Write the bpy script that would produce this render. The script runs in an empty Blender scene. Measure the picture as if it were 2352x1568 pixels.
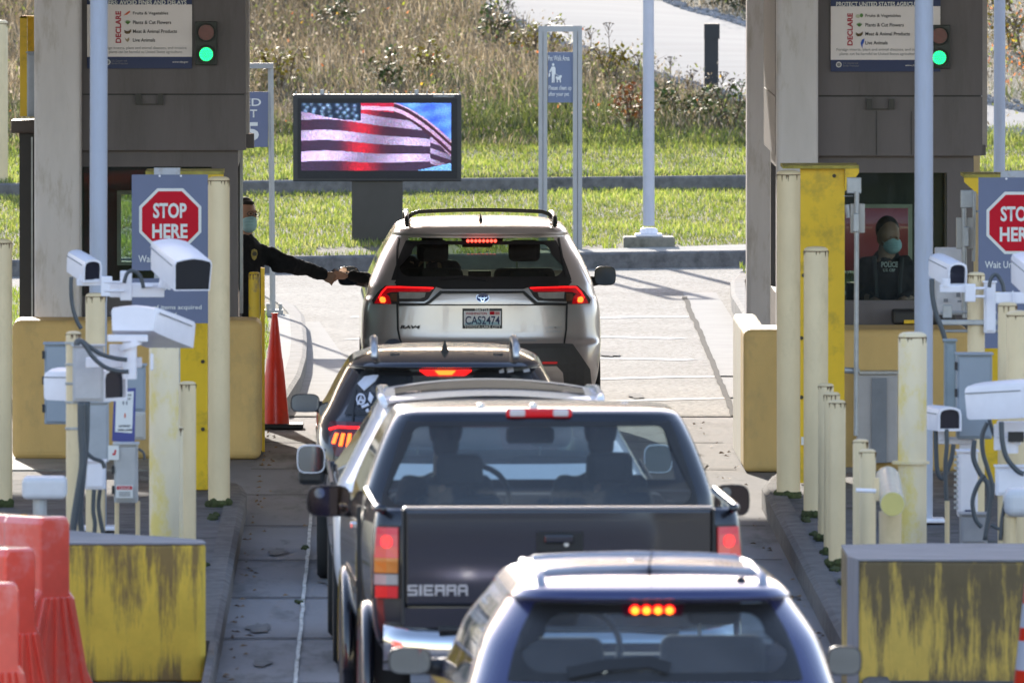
import bpy, bmesh, math, random
import numpy as np
from mathutils import Vector, Matrix
R_ = math.radians
random.seed(7); rng = np.random.default_rng(7)
C = bpy.context.scene.collection
SC = bpy.context.scene

# ---------------------------------------------------------------- camera
CAM_Z = 5.2
F = 35000.0                      # focal length in units of a 2352-wide picture
YAW = math.atan((1176 - 880) / F); PIT = math.atan((784 + 533) / F)
cam = bpy.data.cameras.new("camera"); camo = bpy.data.objects.new("camera", cam); C.objects.link(camo)
camo.location = (0, 0, CAM_Z); camo.rotation_euler = (R_(90) - PIT, 0, -YAW)
cam.sensor_width = 36; cam.lens = F / 2352 * 36
cam.clip_start = 1; cam.clip_end = 6000
cam.dof.use_dof = True; cam.dof.focus_distance = 127; cam.dof.aperture_fstop = 12.0
SC.camera = camo

# ---------------------------------------------------------------- light
SUN_EL, SUN_AZ = R_(13.5), R_(-6.5)      # sun low, ahead of the camera and a little left
world = bpy.data.worlds.new("World"); SC.world = world; world.use_nodes = True
nt = world.node_tree; bg = nt.nodes['Background']
sky = nt.nodes.new('ShaderNodeTexSky'); sky.sky_type = 'NISHITA'; sky.sun_disc = False
sky.sun_elevation = SUN_EL; sky.sun_rotation = SUN_AZ
sky.air_density = 1.0; sky.dust_density = 0.8; sky.ozone_density = 1.7
tint = nt.nodes.new('ShaderNodeVectorMath'); tint.operation = 'MULTIPLY'; tint.inputs[1].default_value = (1.15, .985, .955)
nt.links.new(sky.outputs[0], tint.inputs[0]); nt.links.new(tint.outputs[0], bg.inputs[0]); bg.inputs[1].default_value = 0.15
sl = bpy.data.lights.new("sun", 'SUN'); sl.energy = 2.7; sl.angle = R_(0.5); sl.color = (1, .93, .83)
so = bpy.data.objects.new("sun", sl); C.objects.link(so)
sd = Vector((math.sin(SUN_AZ) * math.cos(SUN_EL), math.cos(SUN_AZ) * math.cos(SUN_EL), math.sin(SUN_EL)))
so.rotation_euler = (-sd).to_track_quat('-Z', 'Y').to_euler()
SC.view_settings.view_transform = 'Standard'; SC.view_settings.look = 'None'
SC.view_settings.gamma = 1; SC.view_settings.exposure = 1.78
SC.cycles.use_adaptive_sampling = True
SC.cycles.max_bounces = 8; SC.cycles.transparent_max_bounces = 16
SC.cycles.sample_clamp_indirect = 6

# ---------------------------------------------------------------- photo -> place
_f = Vector((math.sin(YAW) * math.cos(PIT), math.cos(YAW) * math.cos(PIT), -math.sin(PIT)))
_r = Vector((math.cos(YAW), -math.sin(YAW), 0)); _u = _r.cross(_f)
def P(px, py, Y):
    d = _f * F + _r * (px - 1176) - _u * (py - 784)
    k = Y / d.y
    return Vector((d.x * k, Y, CAM_Z + d.z * k))
def PX(px, Y): return P(px, 784, Y).x
def PZ(py, Y): return P(1176, py, Y).z
def GY(py, z=0.0):               # distance at which height z is seen on row py
    d = _f * F - _u * (py - 784)
    return d.y * (z - CAM_Z) / d.z
PPM = lambda Y: F / Y

# ---------------------------------------------------------------- materials
_mats = {}
def M(name, col, rough=.6, metal=0., var=.12, scale=6., bump=0., bscale=40., coat=0., spec=.5, emit=None, estr=0, dirt=None, dscale=2., damt=.5, stretch=(1, 1, 1)):
    if name in _mats: return _mats[name]
    m = bpy.data.materials.new(name); m.use_nodes = True; n = m.node_tree.nodes; l = m.node_tree.links
    b = n['Principled BSDF']; b.inputs['Roughness'].default_value = rough; b.inputs['Metallic'].default_value = metal
    b.inputs['Specular IOR Level'].default_value = spec; b.inputs['Coat Weight'].default_value = coat; b.inputs['Coat Roughness'].default_value = .04
    b.inputs['Base Color'].default_value = (*col, 1)
    tc = n.new('ShaderNodeTexCoord')
    if var > 0:
        mp = n.new('ShaderNodeMapping'); mp.inputs['Scale'].default_value = stretch
        l.new(tc.outputs['Object'], mp.inputs[0])
        nz = n.new('ShaderNodeTexNoise'); nz.inputs['Scale'].default_value = scale; nz.inputs['Detail'].default_value = 5; nz.inputs['Roughness'].default_value = .65
        l.new(mp.outputs[0], nz.inputs['Vector'])
        mr = n.new('ShaderNodeMapRange'); mr.inputs[1].default_value = .3; mr.inputs[2].default_value = .7; mr.inputs[3].default_value = 1 - var; mr.inputs[4].default_value = 1 + var
        l.new(nz.outputs[0], mr.inputs[0])
        vm = n.new('ShaderNodeVectorMath'); vm.operation = 'SCALE'; vm.inputs[0].default_value = col
        l.new(mr.outputs[0], vm.inputs['Scale'])
        out = vm.outputs[0]
        if dirt:
            mp2 = n.new('ShaderNodeMapping'); mp2.inputs['Scale'].default_value = stretch; mp2.inputs['Location'].default_value = (3.1, 1.7, 5.3)
            l.new(tc.outputs['Object'], mp2.inputs[0])
            n2 = n.new('ShaderNodeTexNoise'); n2.inputs['Scale'].default_value = dscale; n2.inputs['Detail'].default_value = 8; n2.inputs['Roughness'].default_value = .7
            l.new(mp2.outputs[0], n2.inputs['Vector'])
            m2 = n.new('ShaderNodeMapRange'); m2.inputs[1].default_value = .52; m2.inputs[2].default_value = .66; m2.inputs[3].default_value = 0; m2.inputs[4].default_value = damt
            l.new(n2.outputs[0], m2.inputs[0])
            mx = n.new('ShaderNodeMix'); mx.data_type = 'RGBA'; mx.inputs['B'].default_value = (*dirt, 1)
            l.new(m2.outputs[0], mx.inputs['Factor']); l.new(out, mx.inputs['A']); out = mx.outputs['Result']
        l.new(out, b.inputs['Base Color'])
    if bump > 0:
        nb = n.new('ShaderNodeTexNoise'); nb.inputs['Scale'].default_value = bscale; nb.inputs['Detail'].default_value = 4
        l.new(tc.outputs['Object'], nb.inputs['Vector'])
        bp = n.new('ShaderNodeBump'); bp.inputs['Strength'].default_value = bump; bp.inputs['Distance'].default_value = .02
        l.new(nb.outputs[0], bp.inputs['Height']); l.new(bp.outputs[0], b.inputs['Normal'])
    if emit: b.inputs['Emission Color'].default_value = (*emit, 1); b.inputs['Emission Strength'].default_value = estr
    _mats[name] = m; return m

def glass(name, tint, refl=1.0, haze_dust=0.0):
    m = bpy.data.materials.new(name); m.use_nodes = True; n = m.node_tree.nodes; l = m.node_tree.links
    n.remove(n['Principled BSDF']); o = n['Material Output']
    t = n.new('ShaderNodeBsdfTransparent'); t.inputs[0].default_value = (*tint, 1)
    g = n.new('ShaderNodeBsdfGlossy'); g.inputs['Roughness'].default_value = .02; g.inputs[0].default_value = (refl, refl, refl, 1)
    fr = n.new('ShaderNodeFresnel'); ge = n.new('ShaderNodeNewGeometry')      # thin pane: same reflection from both sides
    io = n.new('ShaderNodeMapRange'); io.inputs[3].default_value = 1.5; io.inputs[4].default_value = 1 / 1.5; l.new(ge.outputs['Backfacing'], io.inputs[0]); l.new(io.outputs[0], fr.inputs[0])
    mx = n.new('ShaderNodeMixShader'); l.new(fr.outputs[0], mx.inputs[0]); l.new(t.outputs[0], mx.inputs[1]); l.new(g.outputs[0], mx.inputs[2])
    out = mx.outputs[0]
    if haze_dust:  # dusty film; sky reflection haze put into the pane as diffuse colour
        d = n.new('ShaderNodeBsdfDiffuse'); d.inputs[0].default_value = (.62, .64, .72, 1); tr = n.new('ShaderNodeBsdfTranslucent'); tr.inputs[0].default_value = (.6, .6, .6, 1)
        ds = n.new('ShaderNodeMixShader'); ds.inputs[0].default_value = .25; l.new(d.outputs[0], ds.inputs[1]); l.new(tr.outputs[0], ds.inputs[2])
        tc = n.new('ShaderNodeTexCoord'); nz = n.new('ShaderNodeTexNoise'); nz.inputs['Scale'].default_value = 3; nz.inputs['Detail'].default_value = 6; l.new(tc.outputs['Object'], nz.inputs['Vector'])
        mr = n.new('ShaderNodeMapRange'); mr.inputs[1].default_value = .3; mr.inputs[2].default_value = .7; mr.inputs[3].default_value = haze_dust * .65; mr.inputs[4].default_value = haze_dust * 1.35; l.new(nz.outputs[0], mr.inputs[0])
        m2 = n.new('ShaderNodeMixShader'); l.new(mr.outputs[0], m2.inputs[0]); l.new(out, m2.inputs[1]); l.new(ds.outputs[0], m2.inputs[2]); out = m2.outputs[0]
    l.new(out, o.inputs[0]); return m

def leafmat(name, rough=.6, trans=.55, gain=1.0):        # per-blade colour attribute; light comes through blades
    m = bpy.data.materials.new(name); m.use_nodes = True; n = m.node_tree.nodes; l = m.node_tree.links
    n.remove(n['Principled BSDF']); o = n['Material Output']
    a = n.new('ShaderNodeAttribute'); a.attribute_name = 'Col'
    d = n.new('ShaderNodeBsdfDiffuse'); t = n.new('ShaderNodeBsdfTranslucent'); g = n.new('ShaderNodeBsdfGlossy'); g.inputs['Roughness'].default_value = .35
    l.new(a.outputs[0], d.inputs[0])
    vm = n.new('ShaderNodeVectorMath'); vm.operation = 'SCALE'; vm.inputs['Scale'].default_value = gain
    l.new(a.outputs[0], vm.inputs[0]); l.new(vm.outputs[0], t.inputs[0])
    mx = n.new('ShaderNodeMixShader'); mx.inputs[0].default_value = trans; l.new(d.outputs[0], mx.inputs[1]); l.new(t.outputs[0], mx.inputs[2])
    mx2 = n.new('ShaderNodeMixShader'); mx2.inputs[0].default_value = .05; l.new(mx.outputs[0], mx2.inputs[1]); l.new(g.outputs[0], mx2.inputs[2])
    l.new(mx2.outputs[0], o.inputs[0]); return m

def lamp(name, col, s):
    return M(name, (col[0] * .3, col[1] * .3, col[2] * .3), .3, var=0, emit=col, estr=s)

# ---------------------------------------------------------------- mesh helpers
def tag(o, label=None, cat=None, group=None, kind=None):
    if label: o['label'] = label
    if cat: o['category'] = cat
    if group: o['group'] = group
    if kind: o['kind'] = kind
    return o
def thing(name, label, cat, loc=(0, 0, 0), rz=0, group=None):
    o = bpy.data.objects.new(name, None); C.objects.link(o); o.location = loc; o.rotation_euler = (0, 0, rz)
    o.empty_display_size = .2
    return tag(o, label, cat, group)

class MB:
    def __init__(s): s.v = []; s.f = []
    def add(s, vs, fs):
        k = len(s.v); s.v += [tuple(v) for v in vs]; s.f += [tuple(i + k for i in f) for f in fs]; return s
    def box(s, x0, x1, y0, y1, z0, z1):
        return s.add([(x, y, z) for z in (z0, z1) for y in (y0, y1) for x in (x0, x1)],
                     [(0, 2, 3, 1), (4, 5, 7, 6), (0, 1, 5, 4), (2, 6, 7, 3), (0, 4, 6, 2), (1, 3, 7, 5)])
    def prism(s, poly, a0, a1, axis='z'):        # poly 2D, extruded along axis
        n = len(poly)
        def q(p, a): return (p[0], p[1], a) if axis == 'z' else ((p[0], a, p[1]) if axis == 'y' else (a, p[0], p[1]))
        vs = [q(p, a0) for p in poly] + [q(p, a1) for p in poly]
        return s.add(vs, [tuple(range(n)), tuple(range(2 * n - 1, n - 1, -1))] + [(i, i + n, (i + 1) % n + n, (i + 1) % n) for i in range(n)])
    def tube(s, pts, r, n=10, cap=True):
        pts = [Vector(p) for p in pts]; rr = r if isinstance(r, (list, tuple)) else [r] * len(pts)
        rings = []; up = None
        for i, p in enumerate(pts):
            t = (pts[min(i + 1, len(pts) - 1)] - pts[max(i - 1, 0)]).normalized()
            if up is None: up = Vector((0, 0, 1)) if abs(t.z) < .9 else Vector((0, 1, 0))
            a = t.cross(up).normalized(); b = a.cross(t).normalized(); up = b
            rings.append([p + (a * math.cos(2 * math.pi * k / n) + b * math.sin(2 * math.pi * k / n)) * rr[i] for k in range(n)])
        vs = [v for r_ in rings for v in r_]; fs = []
        for i in range(len(pts) - 1):
            for k in range(n): fs.append((i * n + k, i * n + (k + 1) % n, (i + 1) * n + (k + 1) % n, (i + 1) * n + k))
        if cap: fs += [tuple(range(n - 1, -1, -1)), tuple(range((len(pts) - 1) * n, len(pts) * n))]
        return s.add(vs, fs)
    def lathe(s, prof, c=(0, 0, 0), n=24, axis='z'):   # prof: (r, h)
        vs = []; fs = []
        for (r, h) in prof:
            for k in range(n):
                a = 2 * math.pi * k / n; x, y = r * math.cos(a), r * math.sin(a)
                v = (x, y, h) if axis == 'z' else ((x, h, y) if axis == 'y' else (h, x, y))
                vs.append((c[0] + v[0], c[1] + v[1], c[2] + v[2]))
        for i in range(len(prof) - 1):
            for k in range(n): fs.append((i * n + k, i * n + (k + 1) % n, (i + 1) * n + (k + 1) % n, (i + 1) * n + k))
        fs += [tuple(range(n - 1, -1, -1)), tuple(range((len(prof) - 1) * n, len(prof) * n))]
        return s.add(vs, fs)
    def sphere(s, c, r, n=12, sc=(1, 1, 1)):
        vs = []; fs = []; m = n // 2 + 1
        for i in range(m + 1):
            th = math.pi * (i + .02) / (m + .04)
            for k in range(n):
                a = 2 * math.pi * k / n
                vs.append((c[0] + r * sc[0] * math.sin(th) * math.cos(a), c[1] + r * sc[1] * math.sin(th) * math.sin(a), c[2] + r * sc[2] * math.cos(th)))
        for i in range(m):
            for k in range(n): fs.append((i * n + k, (i + 1) * n + k, (i + 1) * n + (k + 1) % n, i * n + (k + 1) % n))
        fs += [tuple(range(n)), tuple(range(m * n + n - 1, m * n - 1, -1))]
        return s.add(vs, fs)
    def cap(s, a, b, ra, rb, n=10):             # tapered capsule for bodies
        a = Vector(a); b = Vector(b)
        s.tube([a, b], [ra, rb], n); s.sphere(a, ra, n); return s.sphere(b, rb, n)
    def xf(s, loc=(0, 0, 0), rx=0, ry=0, rz=0):
        m = Matrix.Translation(loc) @ Matrix.Rotation(rz, 4, 'Z') @ Matrix.Rotation(ry, 4, 'Y') @ Matrix.Rotation(rx, 4, 'X')
        s.v = [tuple(m @ Vector(v)) for v in s.v]; return s
    def build(s, name, mat, parent=None, local=False, smooth=False, bevel=0, seg=2, label=None, solid=None, remesh=0):
        me = bpy.data.meshes.new(name); vs = s.v
        if parent is not None and not local:
            o = parent; L = Vector((0, 0, 0))
            while o is not None: L += Vector(o.location); o = o.parent
            vs = [(v[0] - L.x, v[1] - L.y, v[2] - L.z) for v in vs]
        me.from_pydata(vs, [], s.f); me.materials.append(mat)
        bm = bmesh.new(); bm.from_mesh(me); bmesh.ops.recalc_face_normals(bm, faces=bm.faces); bm.to_mesh(me); bm.free()
        if smooth: me.polygons.foreach_set('use_smooth', [True] * len(me.polygons))
        o = bpy.data.objects.new(name, me); C.objects.link(o)
        if smooth == 'auto':
            es = o.modifiers.new('es', 'EDGE_SPLIT'); es.split_angle = R_(40)
        if bevel:
            b = o.modifiers.new('bevel', 'BEVEL'); b.width = bevel; b.segments = seg; b.limit_method = 'ANGLE'; b.angle_limit = R_(35)
        if solid: q = o.modifiers.new('s', 'SOLIDIFY'); q.thickness = solid; q.offset = 0
        if remesh:
            q = o.modifiers.new('r', 'REMESH'); q.mode = 'VOXEL'; q.voxel_size = remesh; q.use_smooth_shade = True
            q = o.modifiers.new('sm', 'SMOOTH'); q.iterations = 3; q.factor = .5
            if name in ('jacket', 'trousers'):
                tx = bpy.data.textures.new('folds', 'CLOUDS'); tx.noise_scale = .09; tx.noise_depth = 3
                q = o.modifiers.new('folds', 'DISPLACE'); q.texture = tx; q.strength = .045; q.mid_level = .5
        if parent is not None: o.parent = parent
        if label: o['label'] = label
        return o

def rootmesh(mb, name, mat, label, cat, base, group=None, kind=None, **k):   # thing that is one mesh, origin at its base
    mb.v = [(v[0] - base[0], v[1] - base[1], v[2] - base[2]) for v in mb.v]
    o = mb.build(name, mat, None, **k); o.location = base
    return tag(o, label, cat, group, kind)

_txt_cache = {}
def text(s, x0, x1, z0, z1, y, mat, parent, name='lettering', bold=.0, rot=0, local=False, depth=.002, shear=0, keep=False):
    key = (s, bold, depth, shear)
    cu = bpy.data.curves.new('t', 'FONT'); cu.body = s; cu.extrude = depth / 2; cu.offset = bold; cu.shear = shear; cu.resolution_u = 3
    cu.size = 1; cu.extrude = .0
    to = bpy.data.objects.new('t', cu); C.objects.link(to)
    dg = bpy.context.evaluated_depsgraph_get(); me = bpy.data.meshes.new_from_object(to.evaluated_get(dg))
    bpy.data.objects.remove(to); bpy.data.curves.remove(cu)
    n = len(me.vertices); co = np.empty(n * 3); me.vertices.foreach_get('co', co); co = co.reshape(-1, 3)
    if rot: co = np.stack([-co[:, 1], co[:, 0], co[:, 2]], 1)
    mn = co.min(0); mx = co.max(0); W = x1 - x0; H = z1 - z0
    sx = W / max(mx[0] - mn[0], 1e-6); sz = H / max(mx[1] - mn[1], 1e-6)
    xx = x0 + (co[:, 0] - mn[0]) * sx; zz = z0 + (co[:, 1] - mn[1]) * sz
    yy = np.full(n, y) if not callable(y) else np.array([y(a, b) for a, b in zip(xx, zz)])
    out = np.stack([xx, yy, zz], 1)
    if parent is not None and not local:
        L = Vector((0, 0, 0)); o = parent
        while o is not None: L += Vector(o.location); o = o.parent
        out -= np.array(L)
    me.vertices.foreach_set('co', out.ravel()); me.name = name
    me.materials.clear(); me.materials.append(mat)
    q = bpy.data.objects.new(name, me); C.objects.link(q)
    if parent is not None: q.parent = parent
    return q

# common materials
conc = M('concrete', (.30, .29, .27), .85, var=.18, scale=3, bump=.25, bscale=60, dirt=(.12, .11, .10), dscale=2.5, damt=.5)
kerbm = M('kerb concrete', (.17, .16, .155), .95, spec=.1, var=.3, scale=9, bump=.4, bscale=70, dirt=(.07, .07, .065), dscale=5, damt=.6)
cream = M('pale yellow paint', (.72, .56, .33), .45, var=.07, scale=5, dirt=(.42, .33, .17), dscale=3.5, damt=.35, stretch=(1, 1, .5))
creamw = M('chalky yellow paint', (.76, .63, .42), .5, var=.06, scale=5, dirt=(.74, .56, .12), dscale=4.0, damt=.85, stretch=(1, 1, .6))
yellow = M('traffic yellow steel', (.82, .52, .008), .4, var=.06, scale=4, dirt=(.25, .17, .02), dscale=5, damt=.45)
rust = M('rust', (.16, .10, .05), .9, var=.4, scale=20)
grey_st = M('grey painted steel', (.60, .58, .60), .5, var=.08, scale=4, dirt=(.24, .20, .13), dscale=7, damt=.4, stretch=(1, 1, .25))
grey_dk = M('taupe cladding', (.118, .104, .113), .5, var=.12, scale=3, dirt=(.065, .058, .055), dscale=4, damt=.45, stretch=(1, 1, .16))
polem = M('pale blue grey pole', (.40, .43, .52), .4, var=.05, scale=4, dirt=(.28, .27, .25), dscale=4, damt=.3, stretch=(1, 1, .2))
galv = M('galvanised steel', (.38, .39, .40), .4, metal=.4, var=.15, scale=10)
cabm = M('blue grey cabinet', (.27, .31, .36), .45, var=.05, scale=4)
whitep = M('white enamel', (.82, .80, .86), .35, var=.04, scale=6)
beigep = M('beige plastic', (.45, .42, .38), .5, var=.05)
blackp = M('black plastic', (.018, .018, .02), .5, var=.1)
cablem = M('cable rubber', (.07, .08, .09), .5, var=.2)
rubber = M('tyre rubber', (.015, .015, .016), .8, var=.2)
bluepan = M('slate blue sign', (.14, .165, .27), .5, var=.05, scale=3)
redp = M('stop red', (.56, .006, .022), .6, spec=.2, var=.04)
whites = M('sign white', (.75, .75, .73), .5, var=.02)
navy = M('navy print', (.015, .03, .11), .5, var=.04)
poster = M('poster paper', (.80, .75, .75), .5, var=.02)
inkred = M('red ink', (.42, .02, .05), .6, var=0)
ink = M('dark ink', (.03, .03, .04), .6, var=0)
inkg = M('grey ink', (.22, .22, .24), .6, var=0)
bootglass = glass('booth glass', (.74, .82, .80), .25, .01)

# ================================================================ GROUND AND HILL
YC = lambda x: 157.5 + .4 * x             # line of the far kerb
_pv = np.array([0, 13.5, 13.56, 19.5, 25.5, 40, 60, 100, 200, 400, 3000.])
_pz = np.array([.15, .45, .56, .81, 1.24, 2.22, 5.0, 13., 31., 50, 60.])
def zprof(v): return np.interp(v, _pv, _pz)
def zt(x, y):
    v = y - YC(x)
    w = .05 * np.sin(x * .9 + y * .35) * np.clip((v - 20) / 6, 0, 1)
    return np.where(v < 0, 0, zprof(v) + w)
def hill_hit(px, py):
    for k in range(4000):
        Y = 150 + k * .03
        p = P(px, py, Y)
        if p.z < float(zt(p.x, Y)): return p.x, Y
    return p.x, Y

# near ground (one sheet to the horizon behind and beside; the hill takes over at the far kerb)
road_m = M('lane concrete', (.25, .24, .24), .95, spec=.08, var=.14, scale=1.1, bump=.3, bscale=35, dirt=(.12, .115, .11), dscale=1.6, damt=.75, stretch=(1.3, .22, 1))
agg = bpy.data.materials.new('exposed aggregate'); agg.use_nodes = True
n_ = agg.node_tree.nodes; l_ = agg.node_tree.links; b_ = n_['Principled BSDF']; b_.inputs['Roughness'].default_value = .95; b_.inputs['Specular IOR Level'].default_value = .08
tc_ = n_.new('ShaderNodeTexCoord'); v_ = n_.new('ShaderNodeTexVoronoi'); v_.inputs['Scale'].default_value = 34
l_.new(tc_.outputs['Object'], v_.inputs['Vector'])
r_ = n_.new('ShaderNodeValToRGB'); r_.color_ramp.elements[0].color = (.09, .082, .072, 1); r_.color_ramp.elements[1].color = (.42, .395, .35, 1)
l_.new(v_.outputs['Color'], r_.inputs[0]); nz_ = n_.new('ShaderNodeTexNoise'); nz_.inputs['Scale'].default_value = .6; nz_.inputs['Detail'].default_value = 5
l_.new(tc_.outputs['Object'], nz_.inputs['Vector'])
mr_ = n_.new('ShaderNodeMapRange'); mr_.inputs[1].default_value = .3; mr_.inputs[2].default_value = .7; mr_.inputs[3].default_value = .8; mr_.inputs[4].default_value = 1.15
l_.new(nz_.outputs[0], mr_.inputs[0]); vm_ = n_.new('ShaderNodeVectorMath'); vm_.operation = 'SCALE'
l_.new(r_.outputs[0], vm_.inputs[0]); l_.new(mr_.outputs[0], vm_.inputs['Scale']); l_.new(vm_.outputs[0], b_.inputs['Base Color'])
bp_ = n_.new('ShaderNodeBump'); bp_.inputs['Strength'].default_value = .5; bp_.inputs['Distance'].default_value = .006
l_.new(v_.outputs['Distance'], bp_.inputs['Height']); l_.new(bp_.outputs[0], b_.inputs['Normal'])

def sheet(name, poly, z, mat, label=None, kind='structure'):
    mb = MB(); mb.add([(p[0], p[1], z) for p in poly], [tuple(range(len(poly)))])
    me_o = mb.build(name, mat); return tag(me_o, label, None, None, kind)
g = sheet('ground', [(-400, -400), (400, -400), (400, 300), (-400, 300)], -.004, road_m)
g = sheet('road', [(-60, 122.2), (70, 122.2), (70, 190), (-60, 190)], 0, agg)       # exposed-aggregate cross road
pts = [(2.82, 122.3), (2.97, 151), (3.3, 151), (3.3, 122.3)]
sheet('gutter', pts, .004, M('smooth gutter concrete', (.30, .29, .27), .95, spec=.08, var=.1, scale=2, bump=.15))
pts = [(-1.05, 122.3), (-.25, 122.3), (-.3, 133), (-.45, 138), (-.6, 143), (-1.05, 143)]
sheet('gutter', pts, .004, _mats['smooth gutter concrete'])

# hill sheet
xs = np.concatenate([np.linspace(-600, -30, 8), np.linspace(-24, 30, 55), np.linspace(40, 600, 8)])
vs_ = np.concatenate([np.linspace(0, 13.5, 10), [13.56], np.linspace(15, 42, 19), [50, 60, 80, 100, 150, 250, 400, 800, 1500, 3000]])
V = []; Fc = []
for v in vs_:
    for x in xs: V.append((x, YC(x if abs(x) < 40 else math.copysign(40, x)) + v, 0))
V = [(x, y, float(zprof(vs_[i // len(xs)]) + .05 * math.sin(x * .9 + y * .35) * min(max((vs_[i // len(xs)] - 20) / 6, 0), 1))) for i, (x, y, z) in enumerate(V)]
nx = len(xs)
for i in range(len(vs_) - 1):
    for j in range(nx - 1): Fc.append((i * nx + j, i * nx + j + 1, (i + 1) * nx + j + 1, (i + 1) * nx + j))
mb = MB(); mb.add(V, Fc)
tag(mb.build('hillside', M('soil', (.07, .065, .035), .95, var=.35, scale=1.5, bump=.4), smooth=True), kind='structure')

# kerbs: far kerb and the low kerb up the lawn
def kerb(name, pts, z0, h, w, mat=kerbm, label=None, seg=None):
    mb = MB(); n = len(pts); L = []; Rr = []
    for i, p in enumerate(pts):
        a = Vector(pts[max(i - 1, 0)]); b = Vector(pts[min(i + 1, n - 1)]); t = (b - a).normalized(); nn = Vector((-t.y, t.x))
        L.append(Vector(p)); Rr.append(Vector(p) + nn * w)
    prof = lambda i: [(L[i].x, L[i].y, z0 - .05), (L[i].x, L[i].y, z0 + h - .02), (L[i].x * .75 + Rr[i].x * .25 * 1, L[i].y * .75 + Rr[i].y * .25, z0 + h), (Rr[i].x, Rr[i].y, z0 + h), (Rr[i].x, Rr[i].y, z0 - .05)]
    vs = []; fs = []
    for i in range(n): vs += prof(i)
    for i in range(n - 1):
        for k in range(5): fs.append((i * 5 + k, i * 5 + (k + 1) % 5, (i + 1) * 5 + (k + 1) % 5, (i + 1) * 5 + k))
    fs += [(0, 1, 2, 3, 4), tuple((n - 1) * 5 + k for k in (4, 3, 2, 1, 0))]
    mb.add(vs, fs); return tag(mb.build(name, mat), label, None, None, 'structure')
kerb('kerb', [(x, YC(x) - .15) for x in (-30, -10, -2, 0, 2, 4, 12, 30)], 0, .17, .16)
kerb('kerb', [(x, YC(x) + 13.3) for x in (-30, -10, -2, 0, 2, 4, 12, 30)], .42, .17, .16)
# small strip of pavement behind the far kerb, right of the sign
mb = MB(); vs = []; fs = []; fw = M('footway concrete', (.32, .31, .28), .95, spec=.08, var=.1, scale=2)
for i in range(16):
    x = 1.5 + i * .55; wd = min(.4 + (x - 1.5) * .30, 2.4)
    for k in range(3): y = YC(x) + .03 + wd * k / 2; vs.append((x, y, float(zt(x, y)) + .018))
for i in range(15):
    for k in range(2): fs.append((i * 3 + k, i * 3 + 3 + k, i * 3 + 4 + k, i * 3 + 1 + k))
mb.add(vs, fs); tag(mb.build('pavement', fw), kind='structure')

# lane: joints, sealant bands
tar = M('joint sealant', (.05, .05, .05), .95, var=.2, spec=.02); pale = M('pale sealant', (.60, .58, .55), .9, spec=.1, var=.12, scale=4)
def strip(name, pts, w, z, mat):
    mb = MB(); vs = []; fs = []
    for i, p in enumerate(pts):
        a = Vector(pts[max(i - 1, 0)]); b = Vector(pts[min(i + 1, len(pts) - 1)]); t = (b - a).normalized(); nn = Vector((-t.y, t.x)) * w / 2
        vs += [(p[0] - nn.x, p[1] - nn.y, z), (p[0] + nn.x, p[1] + nn.y, z)]
    for i in range(len(pts) - 1): fs.append((2 * i, 2 * i + 1, 2 * i + 3, 2 * i + 2))
    mb.add(vs, fs); return tag(mb.build(name, mat), kind='structure')
strip('lane_joint', [(-.50 + random.uniform(-.004, .004), y) for y in np.arange(60, 108, .35)], .022, .008, M('lane joint filler', (.55, .55, .52), .8, var=.5, scale=20, dirt=(.1, .12, .05), dscale=9, damt=1))
for yy in (82, 86.5, 91, 95.5, 100, 104.5, 109, 113, 117.5):
    strip('lane_joint', [(x, yy + random.uniform(-.03, .03)) for x in np.arange(-.98, 2.7, .3)], .07, .004, tar)
strip('lane_joint', [(x, 122.2) for x in np.arange(-1.0, 3.2, .3)], .12, .008, M('kerbside joint', (.12, .12, .11), .95, spec=.02))
strip('lane_joint', [(2.82 + .0052 * (y - 122.3) + random.uniform(-.01, .01), y) for y in np.arange(122.2, 150, .6)], .05, .008, tar)
for py, x1 in ((731, 2.95), (777, 2.9), (827, 2.88), (869, 3.25), (919, 3.25)):
    Y0 = GY(py)
    strip('sealant_band', [(x, Y0 + .35 * math.sin(x * 2.1 + py)) for x in np.arange(-.3, x1, .2)], .30, .004, pale)
# moss and weeds along the joints
moss = M('moss', (.05, .06, .018), .95, var=.5, scale=30, bump=.5)
def mosspatch(x, y, z, n=22, r=.12, k='moss'):
    mb = MB()
    for i in range(n):
        a = random.uniform(0, 6.28); q = random.random() * r
        mb.sphere((x + q * math.cos(a) * .25, y + q * math.sin(a) * 2.4, z), random.uniform(.008, .022), 6, (1, 1, .7))
    return tag(mb.build(k, moss), kind='stuff')
stainm = M('oil stain', (.185, .178, .172), .95, var=.3, scale=9, spec=.05)
for (x, y, r) in ((-.75, 92, .10), (-.3, 97.3, .14), (-.7, 101, .09), (-.25, 104.2, .10), (2.2, 107, .12), (2.35, 113.5, .10), (1.9, 118, .13), (-.35, 112.5, .16), (.1, 117.5, .12), (2.1, 126, .1), (-.7, 88.5, .08), (2.0, 135, .12)):
    pts = []
    for k in range(18):
        a = 6.283 * k / 18; q = r * random.uniform(.6, 1.15); pts.append((x + q * .8 * math.cos(a), y + q * 5.5 * math.sin(a)))
    sheet('oil_stain', pts, .006 if y < 122 else .012, stainm)
leafm_ = M('dead leaf', (.22, .13, .06), .8, var=.4)
mb = MB()
for k in range(160):
    x = random.choice((random.uniform(-.93, -.80), random.uniform(2.45, 2.64), random.uniform(-.9, 2.6) if k % 4 == 0 else -.9)); y = random.uniform(84, 121); q = random.uniform(.012, .03); a = random.random() * 6.28
    mb.add([(x - q * math.cos(a), y - q * math.sin(a), .006), (x + q * .6 * math.sin(a), y - q * .6 * math.cos(a), .012), (x + q * math.cos(a), y + q * math.sin(a), .010), (x - q * .6 * math.sin(a), y + q * .6 * math.cos(a), .02)], [(0, 1, 2, 3)])
tag(mb.build('leaf_litter', leafm_), kind='stuff')
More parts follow.
